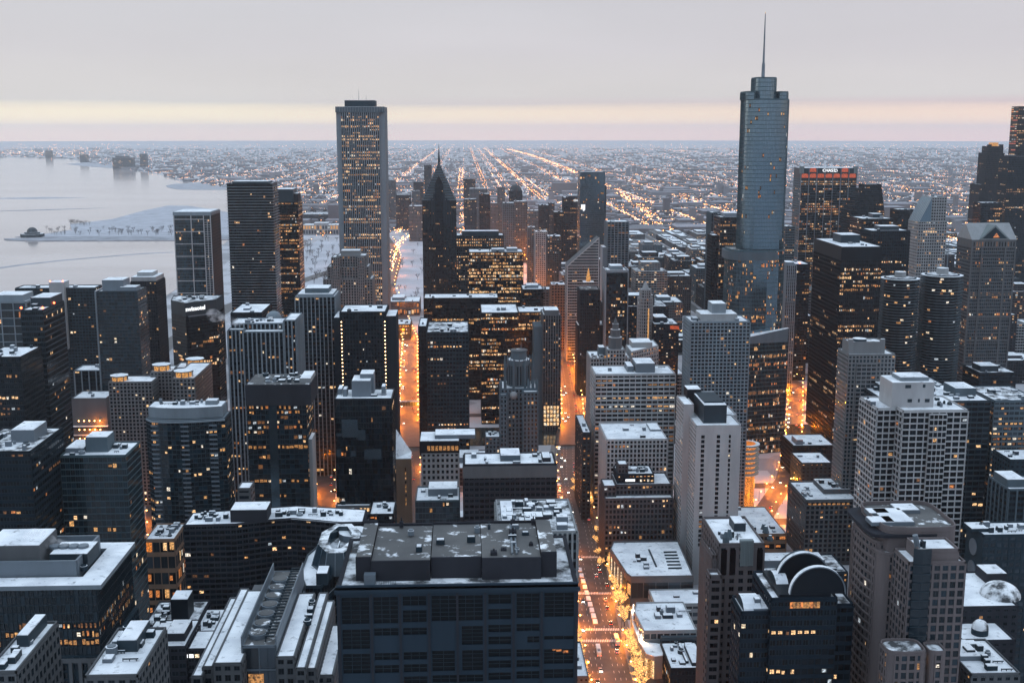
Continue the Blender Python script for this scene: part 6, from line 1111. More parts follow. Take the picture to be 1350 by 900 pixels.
# ---------------------------------------------------------------- street lamps
lm = MB(); lm.tube((0, 0, 0), (0, 0, 8.5), .14, .09, 6); lm.tube((0, 0, 8.4), (1.5, 0, 8.9), .07, .06, 5); lm.cyl(0, 0, .3, 0, .6, 8); lp_me = lm.build('post', 'dark_metal').data
hd = MB(); hd.ball(1.6, 0, 8.7, .55, .4, 8, 5); hd_me = hd.build('lamp', 'sodium_lamp').data
for o in [q for q in bpy.data.objects if q.data in (lp_me, hd_me)]: bpy.data.objects.remove(o)
NL = [0]
def lamp(x, y, rz, label, group, e=0, col=(1, .235, .012), sc=1.0):
    t = bpy.data.objects.new('street_lamp', None); COL.objects.link(t); t.location = (x, y, .15); t.rotation_euler = (0, 0, rz); tag(t, label, 'street lamp', group); t.scale = (sc, sc, sc)
    for nm, me in (('post', lp_me), ('lamp', hd_me)): o = bpy.data.objects.new(nm, me); COL.objects.link(o); o.parent = t
    if e:
        o = bpy.data.objects.new('lamp_light', light_data(e, col)); COL.objects.link(o); o.parent = t; o.location = (1.7, 0, 8.0)
    NL[0] += 1
def row(path, ya, yb, step, off, label, group, e, every=1, sc=1.0):
    for i, (p, d) in enumerate(along(path, s_at(path, ya), s_at(path, yb), step)):
        nn = Vector((d.y, -d.x)); ang = math.atan2(nn.y, nn.x)
        lamp(*(p-nn*off), ang, label, group, e if i % every == 0 else 0, sc=sc); lamp(*(p+nn*off), ang+PI, label, group, e if (i+1) % every == 0 else 0, sc=sc)
row(AV, 560, 860, 22, 14, 'orange street lamp on the kerb of the near shopping avenue', 'street lamps along the near avenue', 37323, 3)
row(AV, 880, 1110, 26, 14, 'orange street lamp on the kerb where the avenue bends', 'street lamps along the bend of the avenue', 4350, 3)
row(AV, 1215, 1940, 22, 14, 'orange street lamp on the avenue beyond the river', 'street lamps along the avenue beyond the river', 57681, 3, sc=1.3)
row(CO, 1010, 1120, 24, 15, 'orange street lamp on the near bank end of the eastern parkway', 'street lamps on the near end of the parkway', 23751, 3)
row(CO, 1215, 1900, 24, 13, 'orange street lamp along the eastern parkway beyond the river', 'street lamps along the parkway beyond the river', 54288, 3, sc=1.3)
row(ST3, 850, 1560, 24, 10, 'orange street lamp on the western side street', 'street lamps on the western side street', 44109, 3)
row(FB, 900, 1320, 30, 11, 'orange street lamp in the gap between the unfinished tower and mirror block', 'street lamps in the eastern gap', 16965, 3)
row(WSIDE, 740, 1000, 30, 9, 'orange street lamp in the gap beside the orange-fronted block', 'street lamps in the far eastern gap', 16965, 3)
for y, xs_ in ((985, range(-480, 620, 70)), (1255, range(-380, 60, 60)), (889, range(250, 560, 60))):
    for x in xs_: lamp(x, y-8, PI/2, 'orange street lamp on a cross street running west to east', 'street lamps on the cross streets', 24000)
# southern avenue and park roads: many small lamps, one mass
fm = MB(); ft = thing('far_street_lamps', 'mass of small orange lamps along the far avenue, park road and central cross streets', 'street lamps', (0, 0, 0)); ft['kind'] = 'stuff'
def far_lamp(p, e, sc=1.6):
    fm.tube((p.x, p.y, 0), (p.x, p.y, 8.5*sc), .14*sc, .1*sc, 5); fm.octa(p.x, p.y, 8.8*sc, .55*sc, 1)
    if e: o = bpy.data.objects.new('lamp_light', light_data(e*.7, (1, .235, .012))); COL.objects.link(o); o.parent = ft; o.location = (p.x, p.y, 8.8*sc+1.5)
for i, (p, d) in enumerate(along(AV, s_at(AV, 1960), s_at(AV, 4200), 50)):
    nn = Vector((d.y, -d.x))
    for s in (-1, 1): far_lamp(p+nn*12*s, 130000 if (i % 2 == 0) == (s > 0) else 0)
for i, (p, d) in enumerate(along(CO, s_at(CO, 2150), s_at(CO, 3300), 60)): far_lamp(p+Vector((12, 0)), 50000 if i % 3 == 0 else 0)
for i, (p, d) in enumerate(along(LSD, s_at(LSD, 2700), s_at(LSD, 4300), 60)): far_lamp(p, 50000 if i % 3 == 0 else 0)
for y in CROSS[7:]:
    for x in (200, 330, 470, 600, 720): far_lamp(Vector((x, y)), 16000 if x in (200, 470) else 0, 1.2)
fm.build('lamps', ['dark_metal', 'sodium_lamp'], ft)['kind'] = 'stuff'
# ---------------------------------------------------------------- vehicles
def car_mesh(paint):
    b = MB(); L, w = 2.25, .92
    lo = [(-L, .25), (-L, .72), (-1.7, .86), (1.15, .92), (L-.1, .74), (L, .5), (L, .25)]
    i = len(b.v); n = len(lo)
    for s in (-w, w): b.v += [(s, y, z) for y, z in lo]
    for k in range(n): j = (k+1) % n; b.f.append((i+k, i+j, i+n+j, i+n+k)); b.m.append(0)
    b.f += [tuple(range(i, i+n)), tuple(range(i+2*n-1, i+n-1, -1))]; b.m += [0, 0]
    b.prism([(-.86, -1.65), (.86, -1.65), (.86, 1.0), (-.86, 1.0)], .865, 1.42, 1, 2, [(-.68, -1.1), (.68, -1.1), (.68, .35), (-.68, .35)])
    return b
simple_mat('car_paint_dark', (.03, .03, .035), .3, .5); simple_mat('car_paint_silver', (.35, .36, .38), .3, .5); simple_mat('car_paint_red', (.25, .03, .02), .3, .5); simple_mat('bus_paint', (.60, .60, .58), .4, .4); simple_mat('rubber', (.015, .015, .015), .9, .1)
CARS = {}
for nm in ('dark', 'silver', 'red'):
    o = car_mesh(nm).build('body', ['car_paint_'+nm, 'window_glass_a', 'car_paint_'+nm]); CARS[nm] = o.data; bpy.data.objects.remove(o)
wh = MB(); n = 10
wh.v = [(s*.11, .33*math.cos(2*PI*k/n), .33*math.sin(2*PI*k/n)) for s in (-1, 1) for k in range(n)]; wh.f = [(k, (k+1) % n, n+(k+1) % n, n+k) for k in range(n)]+[tuple(range(n)), tuple(range(2*n-1, n-1, -1))]; wh.m = [0]*len(wh.f)
o = wh.build('wheel', 'rubber'); WHL = o.data; bpy.data.objects.remove(o)
def lampm(nm, m):
    b = MB(); b.box(-.22, .22, -.06, .06, -.11, .11); o = b.build(nm, m); d = o.data; bpy.data.objects.remove(o); return d
HL, TL = lampm('headlight', 'head_lamp'), lampm('tail_light', 'tail_lamp')
def car(p, d, col, label, group, z=.18):
    t = bpy.data.objects.new('car', None); COL.objects.link(t); t.location = (p.x, p.y, z); t.rotation_euler = (0, 0, math.atan2(d.y, d.x)-PI/2); tag(t, label, 'car', group)
    def ch(nm, me, loc): o = bpy.data.objects.new(nm, me); COL.objects.link(o); o.parent = t; o.location = loc
    ch('body', CARS[col], (0, 0, 0))
    for sx in (-1, 1):
        ch('headlight', HL, (sx*.62, 2.28, .6)); ch('tail_light', TL, (sx*.66, -2.28, .68))
        for sy in (-1.38, 1.38): ch('wheel', WHL, (sx*.86, sy, .33))
r_ = random.Random(11); taken = []
def traffic(path, ya, yb, n, lanes, names, grp):
    for _ in range(n*6):
        if n <= 0: break
        y = r_.uniform(ya, yb); p, d = along(path, s_at(path, y), 1e9, 1e6)[0]; nn = Vector((d.y, -d.x)); off = r_.choice(lanes); q = p+nn*off
        if any((q-c).length < 7.5 for c in taken): continue
        taken.append(q); n -= 1; col = r_.choice(('dark', 'dark', 'silver', 'silver', 'red')); up = off > 0
        dirw = names[0] if up else names[1]; car(q, d if up else -d, col, '%s car %s' % (col, dirw), '%s cars %s' % (col, grp[0] if up else grp[1]))
traffic(AV, 600, 900, 17, (-10.7, -7.7, -4.6, 4.6, 7.7, 10.7), ('showing red tail lights on the near shopping avenue', 'with headlights on in the near lanes of the shopping avenue'), ('heading away on the near avenue', 'approaching on the near avenue'))
traffic(AV, 900, 1120, 22, (-10.7, -7.7, -4.6, 4.6, 7.7, 10.7), ('showing red tail lights where the avenue bends', 'with headlights on where the avenue bends'), ('heading away at the bend', 'approaching at the bend'))
traffic(AV, 1210, 1900, 55, (-10.7, -7.7, -4.6, 4.6, 7.7, 10.7), ('showing red tail lights on the avenue beyond the river', 'with headlights on along the avenue beyond the river'), ('heading away beyond the river', 'approaching beyond the river'))
traffic(CO, 1215, 1800, 46, (-10.7, -7.7, -4.6, 4.6, 7.7, 10.7), ('showing red tail lights on the orange eastern parkway', 'with headlights on along the orange eastern parkway'), ('heading away on the parkway', 'approaching on the parkway'))
traffic(CO, 1010, 1115, 8, (-7.7, -4.6, 4.6, 7.7), ('heading for the parkway bridge', 'coming off the parkway bridge'), ('heading for the parkway bridge', 'coming off the parkway bridge'))
traffic(ST3, 860, 1500, 26, (-6, -2.6, 2.6, 6), ('showing red tail lights on the western side street', 'with headlights on along the western side street'), ('heading away on the side street', 'approaching on the side street'))
traffic(FB, 920, 1120, 9, (-6, -2.6, 2.6, 6), ('in the gap beside the mirror-glass block', 'with headlights on in the gap beside the mirror-glass block'), ('heading away in the eastern gap', 'approaching in the eastern gap'))
for x in range(-420, 540, 17):
    if r_.random() < .35: car(Vector((x+r_.uniform(-4, 4), 985+r_.choice((-3, 3)))), Vector((r_.choice((-1, 1)), 0)), r_.choice(('dark', 'silver')), 'car crossing on a lamp-lit west to east street', 'cars on the cross street')
def bus(px, py, lab):
    p = G(px, py); s = s_at(AV, p.y); q, d = along(AV, s, 1e9, 1e6)[0]; t = thing('city_bus', lab, 'bus', (p.x, p.y, .18)); t.rotation_euler = (0, 0, math.atan2(d.y, d.x)-PI/2)
    def ch(nm, mb, m): o = mb.build(nm, m); o.parent = t
    mb = MB(); mb.box(-1.28, 1.28, -6, 6, .35, 3.05); ch('body', mb, 'bus_paint'); mb = MB(); mb.box(-1.31, 1.31, -5.6, 5.4, 1.5, 2.5); ch('window_band', mb, 'window_glass_a'); mb = MB(); mb.box(-.9, .9, -4.5, -1.5, 3.051, 3.4); ch('roof_unit', mb, 'grey_metal')
    mb = MB(); mb.box(-1.1, 1.1, 6.001, 6.06, 1.3, 2.6); ch('windscreen', mb, 'window_glass_b')
    for sx in (-1, 1):
        for sy in (-3.6, 3.8): o = bpy.data.objects.new('wheel', WHL); COL.objects.link(o); o.parent = t; o.location = (sx*1.2, sy, .46); o.scale = (1.5, 1.4, 1.4)
        o = bpy.data.objects.new('tail_light', TL); COL.objects.link(o); o.parent = t; o.location = (sx*1.0, -6.05, .9)
bus(813, 846, 'pale city bus stopped at the kerb beside the lit trees'); bus(789, 860, 'pale city bus in the middle of the near avenue, below the zebra crossing')
# snow-topped median planters
PL = None
def planter(p, d, label, group, L=7.2, w=3.4):
    t = thing('median_planter', label, 'planter', (p.x, p.y, .17), group); t.rotation_euler = (0, 0, math.atan2(d.y, d.x)-PI/2)
    global PL
    if PL is None:
        a = MB(); a.box(-w/2, w/2, -L/2, L/2, 0, .75); oa = a.build('planter_wall', 'sidewalk_stone'); c = MB(); c.prism([(-w/2+.2, -L/2+.2), (w/2-.2, -L/2+.2), (w/2-.2, L/2-.2), (-w/2+.2, L/2-.2)], .751, 1.2, 0, 0, [(-w/2+.5, -L/2+.6), (w/2-.5, -L/2+.6), (w/2-.5, L/2-.6), (-w/2+.5, L/2-.6)]); oc = c.build('snow_cap', 'planter_snow'); PL = (oa.data, oc.data); bpy.data.objects.remove(oa); bpy.data.objects.remove(oc)
    for nm, me in zip(('planter_wall', 'snow_cap'), PL): o = bpy.data.objects.new(nm, me); COL.objects.link(o); o.parent = t
for i in range(10): p = G(764.5+i*2.25, 752+i*7.6); planter(p, along(AV, s_at(AV, p.y), 1e9, 1e6)[0][1], 'snow-capped planter box in the line down the near avenue beside the granite tower', 'planters in the near median')
for i in range(7): p = G(735+i*.9+(i > 3)*(i-3)*.9, 622+i*8.8); planter(p, along(AV, s_at(AV, p.y), 1e9, 1e6)[0][1], 'snow-capped planter box at the kerb beside the brown deep-gridded hotel slab', 'planters beside the hotel slab')
# ---------------------------------------------------------------- trees wrapped in fairy lights, and bare trees
def tree_meshes(seed, h, lit, leaves=0):
    r = random.Random(seed); tr = MB(); br = MB(); li = MB()
    tr.tube((0, 0, 0), (0, 0, h*.34), h*.028, h*.02, 6)
    def grow(p, d, L, rad, k):
        q = p+d*L; br.tube(p, q, rad, rad*.6, 4)
        if lit and k < 4:
            for _ in range(int(L*2.6)+1): t = r.random(); c = p.lerp(q, t); li.octa(c.x+r.uniform(-.25, .25), c.y+r.uniform(-.25, .25), c.z+r.uniform(-.2, .3), .16)
        if k == 0: return
        for _ in range(3 if k > 1 else 3):
            dd = (d+Vector((r.uniform(-.75, .75), r.uniform(-.75, .75), r.uniform(-.15, .55)))).normalized(); grow(p.lerp(q, r.uniform(.55, 1)), dd, L*r.uniform(.58, .8), rad*.6, k-1)
    for k in range(5): a = 2*PI*k/5+r.uniform(-.4, .4); grow(Vector((0, 0, h*r.uniform(.24, .34))), Vector((math.cos(a)*.6, math.sin(a)*.6, .8)).normalized(), h*.26, h*.013, 3)
    out = []
    for nm, mb, m in (('trunk', tr, 'bare_wood'), ('branches', br, 'bare_wood'), ('fairy_lights', li, 'fairy_lights')):
        if mb.f: o = mb.build(nm, m); out.append((nm, o.data)); bpy.data.objects.remove(o)
    return out
LT = [tree_meshes(s, 12, True) for s in (1, 2, 3)]; BT = [tree_meshes(s, 11, False) for s in (4, 5, 6)]
def tree(p, kind, label, group, sc=1.0, z=.15, rz=0, name='bare_tree'):
    t = bpy.data.objects.new(name, None); COL.objects.link(t); t.location = (p.x, p.y, z); t.rotation_euler = (0, 0, rz); t.scale = (sc, sc, sc); tag(t, label, 'tree', group)
    for nm, me in kind:
        o = bpy.data.objects.new(nm, me); COL.objects.link(o); o.parent = t
        if nm == 'fairy_lights': o['kind'] = 'stuff'
rt = random.Random(5)
def tree_row(ya, yb, off, step, label, group, sc, skip=()):
    for i, (p, d) in enumerate(along(AV, s_at(AV, ya), s_at(AV, yb), step)):
        if i not in skip: nn = Vector((d.y, -d.x)); tree(p+nn*off, LT[i % 3], label, group, sc*rt.uniform(.85, 1.15), rz=rt.random()*6, name='lit_tree')
tree_row(606, 800, 16, 8, 'leafless tree wrapped in glowing fairy lights on the west kerb of the avenue', 'lit trees on the west kerb', 1.05, (9, 10, 13))
tree_row(580, 668, -16.5, 8, 'leafless tree wrapped in glowing fairy lights behind the granite tower', 'lit trees on the east kerb', .95)
for i, (px, py) in enumerate(((776, 648), (777, 655), (778, 662), (779, 668), (775, 640), (760, 634), (758, 643), (757, 650), (786, 705), (787, 720), (789, 735), (791, 750))): tree(G(px, py), LT[i % 3], 'small lit tree on the avenue where it bends', 'lit trees at the bend', rt.uniform(.7, .95), rz=rt.random()*6, name='lit_tree')
# ---------------------------------------------------------------- snowy park and lakefront
simple('concert_hall', 'low hall with a glowing glass front and a pale snowy roof by the park', 512, 553, 398, 1960, 60, ST(12, 5, .5, 2, .3, .2, 'tan_stone', glass='pale', lit=.9, warm=['lit_window_b', 'lit_window_e', 'orange_glow']), 5, snow='snow', pent=[(.1, .5, .3, .9, 5, 'grey_metal')])
simple('park_pavilion', 'flat snow-roofed low pavilion under the orange parkway, beside the dark brown tower', 522, 541, 428, 1740, 50, ST(5, 4, .4, 1.6, .2, .3, 'dark_stone', glass='pale', lit=.4), 3)
pk = MB(); pk.prism([(-460, 2040), (128, 2040), (112, 3350), (-420, 3350)], -.3, .12); struct('park_snow_field', pk, 'park_snow')
pk = MB(); pk.prism([(-420, 1560), (-210, 1560), (-210, 2030), (-430, 2030)], -.3, .125); struct('park_snow_field', pk, 'park_snow')
pk = MB(); pk.prism([(560, 3300), (800, 3300), (840, 4600), (700, 4700)], -.3, .3); struct('railyard_snow_field', pk, 'park_snow')
rt = random.Random(9)
for _ in range(150):
    x, y = rt.uniform(-430, 110), rt.uniform(2060, 3300)
    if abs(x-130) < 20 or abs(x+158) < 24: continue
    if rt.random() < .6: x = round(x/48)*48+rt.uniform(-5, 5)
    tree(Vector((x, y)), BT[rt.randrange(3)], 'bare dark tree in the snowy park left of the avenue', 'bare trees in the snowy park', rt.uniform(1.1, 1.8), rz=rt.random()*6)
for _ in range(36): tree(Vector((rt.uniform(570, 790), rt.uniform(3400, 4500))), BT[rt.randrange(3)], 'bare tree dotted over the far white field', 'bare trees on the far white field', rt.uniform(1.2, 1.9), rz=rt.random()*6)
for px, py in [(rt.uniform(60, 228), rt.uniform(303, 311.5)) for _ in range(54)]+[(rt.uniform(93, 120), rt.uniform(294, 299)) for _ in range(16)]+[(rt.uniform(398, 445), rt.uniform(312, 372)) for _ in range(34)]: tree(G(px, py), BT[rt.randrange(3)], 'bare dark tree on the lakefront snow', 'bare trees on the lakefront', rt.uniform(1.2, 2.0), z=1.2, rz=rt.random()*6)
p = G(43, 312.5); t = thing('planetarium', 'small domed building at the lake end of the long snowy pier', 'planetarium', (p.x, p.y, 2)); mb = MB(); mb.cyl(p.x, p.y, 34, 2, 10, 12, 0, 1); mb.cyl(p.x, p.y, 22, 10.01, 15, 12, 0, 1); mb.build('base', ['dark_stone', 'snow_patchy'], t); mb = MB(); mb.ball(p.x, p.y, 15, 15, 14, 18, 8, 0, True); mb.build('dome', 'dark_metal', t)
simple('museum', 'wide classical museum floodlit yellow along its front, by the far lakefront', 399, 446, 297, 3520, 60, ST(18, 8, 2.5, 3, 1.0, .6, 'pale_stone', glass='pale', lit=.9, warm=['gold_flood', 'lit_window_b']), 4, pent=[(.3, .7, .2, .8, 6, 'pale_stone')])
simple('stadium_block', 'long dark flat block behind the floodlit museum', 398, 442, 283, 4050, 120, ST(8, 12, .6, 4, .5, .4, 'dark_stone', glass='dark', lit=.02), 6, snow='snow_patchy')
for i, (a, c, py, D, lb) in enumerate(((59.5, 67, 199, 13200, 'lone far tower standing where the lake meets the land, farthest left'), (148, 175, 208, 9600, 'broad far block on the lakefront point'), (184, 192, 203, 10000, 'narrow far tower right of the broad lakefront block'), (152, 168, 206, 9700, 'low far block rising behind the broad lakefront block'), (105, 114, 204, 11500, 'small far tower between lone lake tower and the broad lakefront block'))):
    simple('distant_tower', lb, a, c, py, D, 60, ST(8, 8, 1, 3, .3, .2, 'dark_stone', glass='dark', lit=.05), 0)
# ---------------------------------------------------------------- named towers of the southern canyon
far_st = lambda w, l=.06: ST(4, 4, 1.2, 1.7, .4, .2, w, glass='dark', lit=l, run=.3)
for a, c, py, D, dp, w, lb in ((632, 646, 256, 2700, 36, 'black_metal', 'plain dark slab standing alone above the canyon left of the far avenue'), (656, 665.5, 247, 3350, 34, 'grey_stone', 'slim grey tower behind the dome-topped tower'), (672, 688.5, 252, 2900, 40, 'dark_granite', 'dome-topped dark tower right of the far avenue'),
        (663, 678, 268, 2650, 40, 'grey_stone', 'grey tower in front of the dome-topped tower, touching the far avenue'), (678, 695, 266, 2750, 40, 'tan_stone', 'tan tower right of and below the dome-topped tower'), (711, 724, 271, 2800, 36, 'dark_granite', 'brown tower between the tan tower and the black adjoining block'), (611, 626.5, 236, 3900, 40, 'dark_granite', 'far dark tower right of the needle spire'),
        (619, 642, 249, 3500, 50, 'grey_stone', 'broad far grey block right of the needle spire'), (612, 628, 263, 3000, 40, 'dark_stone', 'rounded dark block beside the spired tower shoulder'), (510.5, 521, 238, 3900, 40, 'grey_stone', 'grey tower just right of the white pier tower'), (522, 541, 257, 3700, 44, 'dark_granite', 'broad dark block between the white pier tower and the spired tower'),
        (539, 557, 272, 3300, 46, 'tan_stone', 'tan block left of the spired tower, nearest of its cluster'), (559, 568.5, 218, 4200, 44, 'dark_stone', 'tall far tower with a pale cap just left of the needle spire'), (545, 558, 240, 4000, 40, 'dark_granite', 'dark tower with stepped top left of the tall capped far tower'), (543, 553, 252, 3600, 38, 'grey_stone', 'grey gridded tower below the dark stepped far tower'),
        (642, 656, 268, 3300, 44, 'tan_stone', 'tan block left of the far avenue, behind the lit square-windowed tower'), (695, 711, 278, 3000, 40, 'grey_stone', 'grey block right of the tan canyon tower'), (724, 731, 268, 3100, 36, 'dark_stone', 'narrow dark tower left of the black adjoining block'), (696, 706, 300, 2300, 30, 'tan_stone', 'tan building on the right of the far avenue, nearest of its row'), (706, 722, 306, 2250, 36, 'pale_stone', 'pale gridded building beyond the avenue, left of the slanted diamond roof'), (722, 740, 312, 2150, 36, 'dark_stone', 'dark piered building left of the slanted diamond roof'), (727, 746, 376, 1640, 34, 'orange_brick', 'orange-lit old stone building on the right of the avenue beyond the river'), (712, 727, 382, 1700, 30, 'tan_stone', 'tan old building left of the orange-lit old stone building')):
    simple('office_tower', lb, a, c, py, D, dp, far_st(w), 3, extra=(lambda b: [MB.ball(m := MB(), (b.x0+b.x1)/2, b.y0+18, b.z, 15, 16, 14, 6, 0, True), m.build('dome', 'dark_metal', b.t)]) if 'dome-topped dark' in lb else None)
# ---------------------------------------------------------------- the rest of the blocks, each building its own object
OCC = [f for b in BL for f in b.foot]
r = random.Random(21)
LM = [('spire tower', 1003, 330), ('thin pale tower', 851, 400), ('slanted diamond roof', 768, 350), ('gilded tower', 778, 380), ('ornate cupola building', 815, 470), ('bank tower', 1092, 260), ('black steel tower', 1130, 400), ('twin round towers', 1210, 400), ('pediment tower', 1300, 330), ('sloped white tower', 1224, 280), ('far lit avenue', 690, 330), ('pale gridded tower', 945, 440), ('white pier tower', 475, 330), ('spired tower', 579, 330), ('curved glass tower', 247, 600), ('granite tower', 600, 800), ('mirror-glass block', 478, 560), ('slab hotel', 945, 620), ('rose stone tower', 1200, 760), ('steaming roof', 80, 740), ('white frame tower', 1215, 600)]
LAB = {}
def occupied(x0, x1, y0, y1, pad=5):
    for p, d in STREETS_PTS:
        if x0-13 < p.x < x1+13 and y0-13 < p.y < y1+13: return True
    return any(x0-pad < b and x1+pad > a and y0-pad < d and y1+pad > c for a, b, c, d in OCC)
STREETS_PTS = [q for path in (AV, CO, ST3[:7], FB, WSIDE) for q in along(path, 0, 3500, 12)]
def limit(px):
    if px < 430: return 420
    if px < 560: return 430
    if px < 745: return 310
    if px < 800: return 335
    if px < 840: return 318
    if px < 935: return 322
    if px < 1060: return 330
    return 335
SZ = lambda z: 'low' if z < 28 else 'mid-height' if z < 55 else 'tall'
WN = dict(tan_stone='tan stone', brown_stone='brown stone', red_brick='red brick', grey_stone='grey stone', dark_stone='dark stone', pale_stone='pale stone', dark_granite='dark granite', beige_stone='beige stone', orange_brick='orange brick')
def generic(x0, x1, y0, y1, z, wall, lit, pre='building'):
    q = proj(Vector(((x0+x1)/2, y0, z)))
    if not q or not (-30 < q[0] < 1420 and q[1] < 930): return False
    b = Bld(pre, None, (x0+x1)/2, (y0+y1)/2, 'building', None, win=False, seed=int(x0*7+y0))
    st = ST(3.9, r.choice((3.2, 3.8, 4.4)), r.choice((1.0, 1.6, .4)), r.choice((1.4, 1.8)), .3, .18, wall, glass='dark', lit=lit, run=r.choice((0, .4)))
    b.vol((x0, x1, y0, y1), 0, z, st, snow=r.choice(('snow', 'snow', 'snow_patchy', 'snow_patchy', 'snow_thin')))
    if z > 40 and r.random() < .4: w, d = (x1-x0)*.2, (y1-y0)*.2; b.vol((x0+w, x1-w, y0+d, y1-d), z, z+r.uniform(6, 14), st)
    else: b.boxpart('penthouse', x0+(x1-x0)*r.uniform(.1, .4), x0+(x1-x0)*r.uniform(.55, .85), y0+(y1-y0)*.3, y0+(y1-y0)*.75, z, z+r.uniform(3, 6), r.choice(('grey_metal', wall)))
    b.units(x0+1, x1-1, y0+1, y0+(y1-y0)*.3+4, z, 3, 4); OCC.append((x0, x1, y0, y1)); b.done(); BL.append(b)
    n, lx, ly = min(LM, key=lambda l: abs(l[1]-q[0])+1.3*abs(l[2]-q[1])); dx = q[0]-lx; dy = q[1]-ly
    if abs(dx) > 30: rel = 'left of' if dx < 0 else 'right of'
    else: rel = 'below' if dy > 20 else 'behind'
    LAB.setdefault((SZ(z), WN[wall], rel, n), []).append((q[0], b.t)); return True
cnt = 0
xs_ = [170, 250, 280, 392, 420, 526, 554, 646, 674, 766, 794, 886, 914, 1010, 1030, 1130, 1150, 1250, 1270, 1370, 1390, 1500]
ys_ = [y for y in (1270, 1447, 1463, 1592, 1608, 1725, 1741, 1869, 1885, 2002, 2018, 2147, 2163, 2292, 2308, 2432, 2448, 2552, 2568, 2792, 2808, 3042, 3058, 3482)]
for i in range(0, len(ys_)-1, 2):
    for j in range(0, len(xs_)-1, 2):
        X0, X1, Y0, Y1 = xs_[j], xs_[j+1], ys_[i], ys_[i+1]; nx = 2 if X1-X0 > 90 else r.choice((1, 2)); ny = 2 if Y1-Y0 < 160 else 3
        for a in range(nx):
            for c in range(ny):
                x0, x1 = X0+(X1-X0)*a/nx+1, X0+(X1-X0)*(a+1)/nx-1; y0, y1 = Y0+(Y1-Y0)*c/ny+1, Y0+(Y1-Y0)*(c+1)/ny-1; y1 -= r.uniform(0, 8); x1 -= r.uniform(0, 6)
                if occupied(x0, x1, y0, y1): continue
                q = proj(Vector(((x0+x1)/2, y0, 20)))
                if not q or q[0] > 1365: continue
                zmax = min(Z(limit(q[0])+r.uniform(0, 50), y0, q[0]), 105); z = max(14, min(zmax, r.choice((22, 34, 45, 60, 75, 90))*r.uniform(.8, 1.2)))
                if Y0 > 2500: z = min(z, r.uniform(12, 55) if X0 > 240 else z)
                if cnt < 230 and generic(x0, x1, y0, y1, z, r.choice(('tan_stone', 'brown_stone', 'red_brick', 'grey_stone', 'dark_stone', 'tan_stone', 'dark_granite', 'pale_stone')), r.choice((.03, .06, .1, .16))): cnt += 1
# low infill between the near towers
for Y0, Y1 in ((462, 536), (552, 614), (630, 703), (719, 792), (808, 881), (897, 977), (993, 1118), (1262, 1440)):
    for X0, X1 in ((-520, -430), (-410, -320), (-300, -215), (-190, -140), (-110, -78), (-30, 30), (170, 255), (275, 300), (330, 396), (416, 480), (490, 530), (550, 600), (620, 700), (720, 800)):
        for h in (0, 1):
            y0, y1 = Y0+(Y1-Y0)*h/2+2, Y0+(Y1-Y0)*(h+1)/2-2
            if occupied(X0, X1, y0, y1, 2): continue
            if cnt < 290 and generic(X0+2, X1-2, y0, y1, r.uniform(9, 24), r.choice(('red_brick', 'tan_stone', 'dark_stone', 'brown_stone')), .08): cnt += 1
ORD = ['', 'second ', 'third ', 'fourth ', 'fifth ', 'sixth ', 'seventh ', 'eighth ', 'ninth ', 'tenth ', 'eleventh ', 'twelfth ']
for (s, w, rel, n), lst in LAB.items():
    lst.sort(key=lambda e: (round(e[0], 1), e[1].location.y))
    for k, (px, t) in enumerate(lst):
        if len(lst) == 1: lb = '%s %s building with a snowy roof %s the %s' % (s, w, rel, n)
        elif k == 0: lb = 'leftmost %s %s building with a snowy roof %s the %s' % (s, w, rel, n)
        else: lb = '%sfrom the left of the %s %s buildings %s the %s' % (ORD[min(k, 11)], s, w, rel, n)
        t['label'] = lb; t['group'] = 'city blocks with snowy roofs'
print('generic', cnt)
# ---------------------------------------------------------------- the far city: one mass of roofs, trees and lights
def inlake(x, y):
    c = False; n = len(lk); j = n-1
    for i in range(n):
        xi, yi, xj, yj = lk[i][0], lk[i][1], lk[j][0], lk[j][1]
        if (yi > y) != (yj > y) and x < (xj-xi)*(y-yi)/(yj-yi)+xi: c = not c
        j = i
    return c
r = random.Random(33)
def spot(d0, d1):
    D = d0*(d1/d0)**r.random(); px = r.uniform(-30, 1380); x = (px-612)/FPX*D*1.02; return x, D
mb = MB(); n = 0
while n < 12000:
    x, y = spot(3500, 20000)
    if inlake(x, y) or (y < 3600 and x < 130): continue
    x = round(x/14)*14+r.uniform(-2, 2); y = round(y/22)*22
    if min(abs(x-k*200-r.uniform(-1, 1)*0) for k in (round(x/200),)) < 12: continue
    w, d, h = r.uniform(6, 14), r.uniform(8, 18), r.choice((5, 6, 7, 9, 11))*r.uniform(.8, 1.3)
    if r.random() < .06: w, d, h = r.uniform(25, 70), r.uniform(25, 60), r.uniform(8, 18)
    if r.random() < .01 and y < 9000: h = r.uniform(30, 60)
    mb.box(x-w, x+w, y-d, y+d, 0, h, r.randrange(3), 3 if r.random() < .6 else 4); n += 1
o = mb.build('distant_houses', ['far_wall_brown', 'far_wall_grey', 'far_wall_dark', 'far_roof', 'far_wall_grey']); o['kind'] = 'stuff'
mb = MB(); n = 0
while n < 7000:
    x, y = spot(3400, 14000)
    if inlake(x, y) or (y < 3600 and x < 130): continue
    s = r.uniform(4, 8); mb.octa(x, y, s*.8, s, 0, s*.8); n += 1
mb.build('distant_bare_trees', 'bare_wood')['kind'] = 'stuff'
mb = MB()
def dot(x, y, z, s, m=0):
    if not inlake(x, y): mb.octa(x, y, z, s, m)
avs = {-420: .6, 118: .5, -20: .7, 350: 1.1, 620: .4, -230: .35, 1040: .5, 1500: .45, 2300: .5, 3200: .5, -900: .4, -1500: .4, 780: .35, 240: .5, 4200: .4}
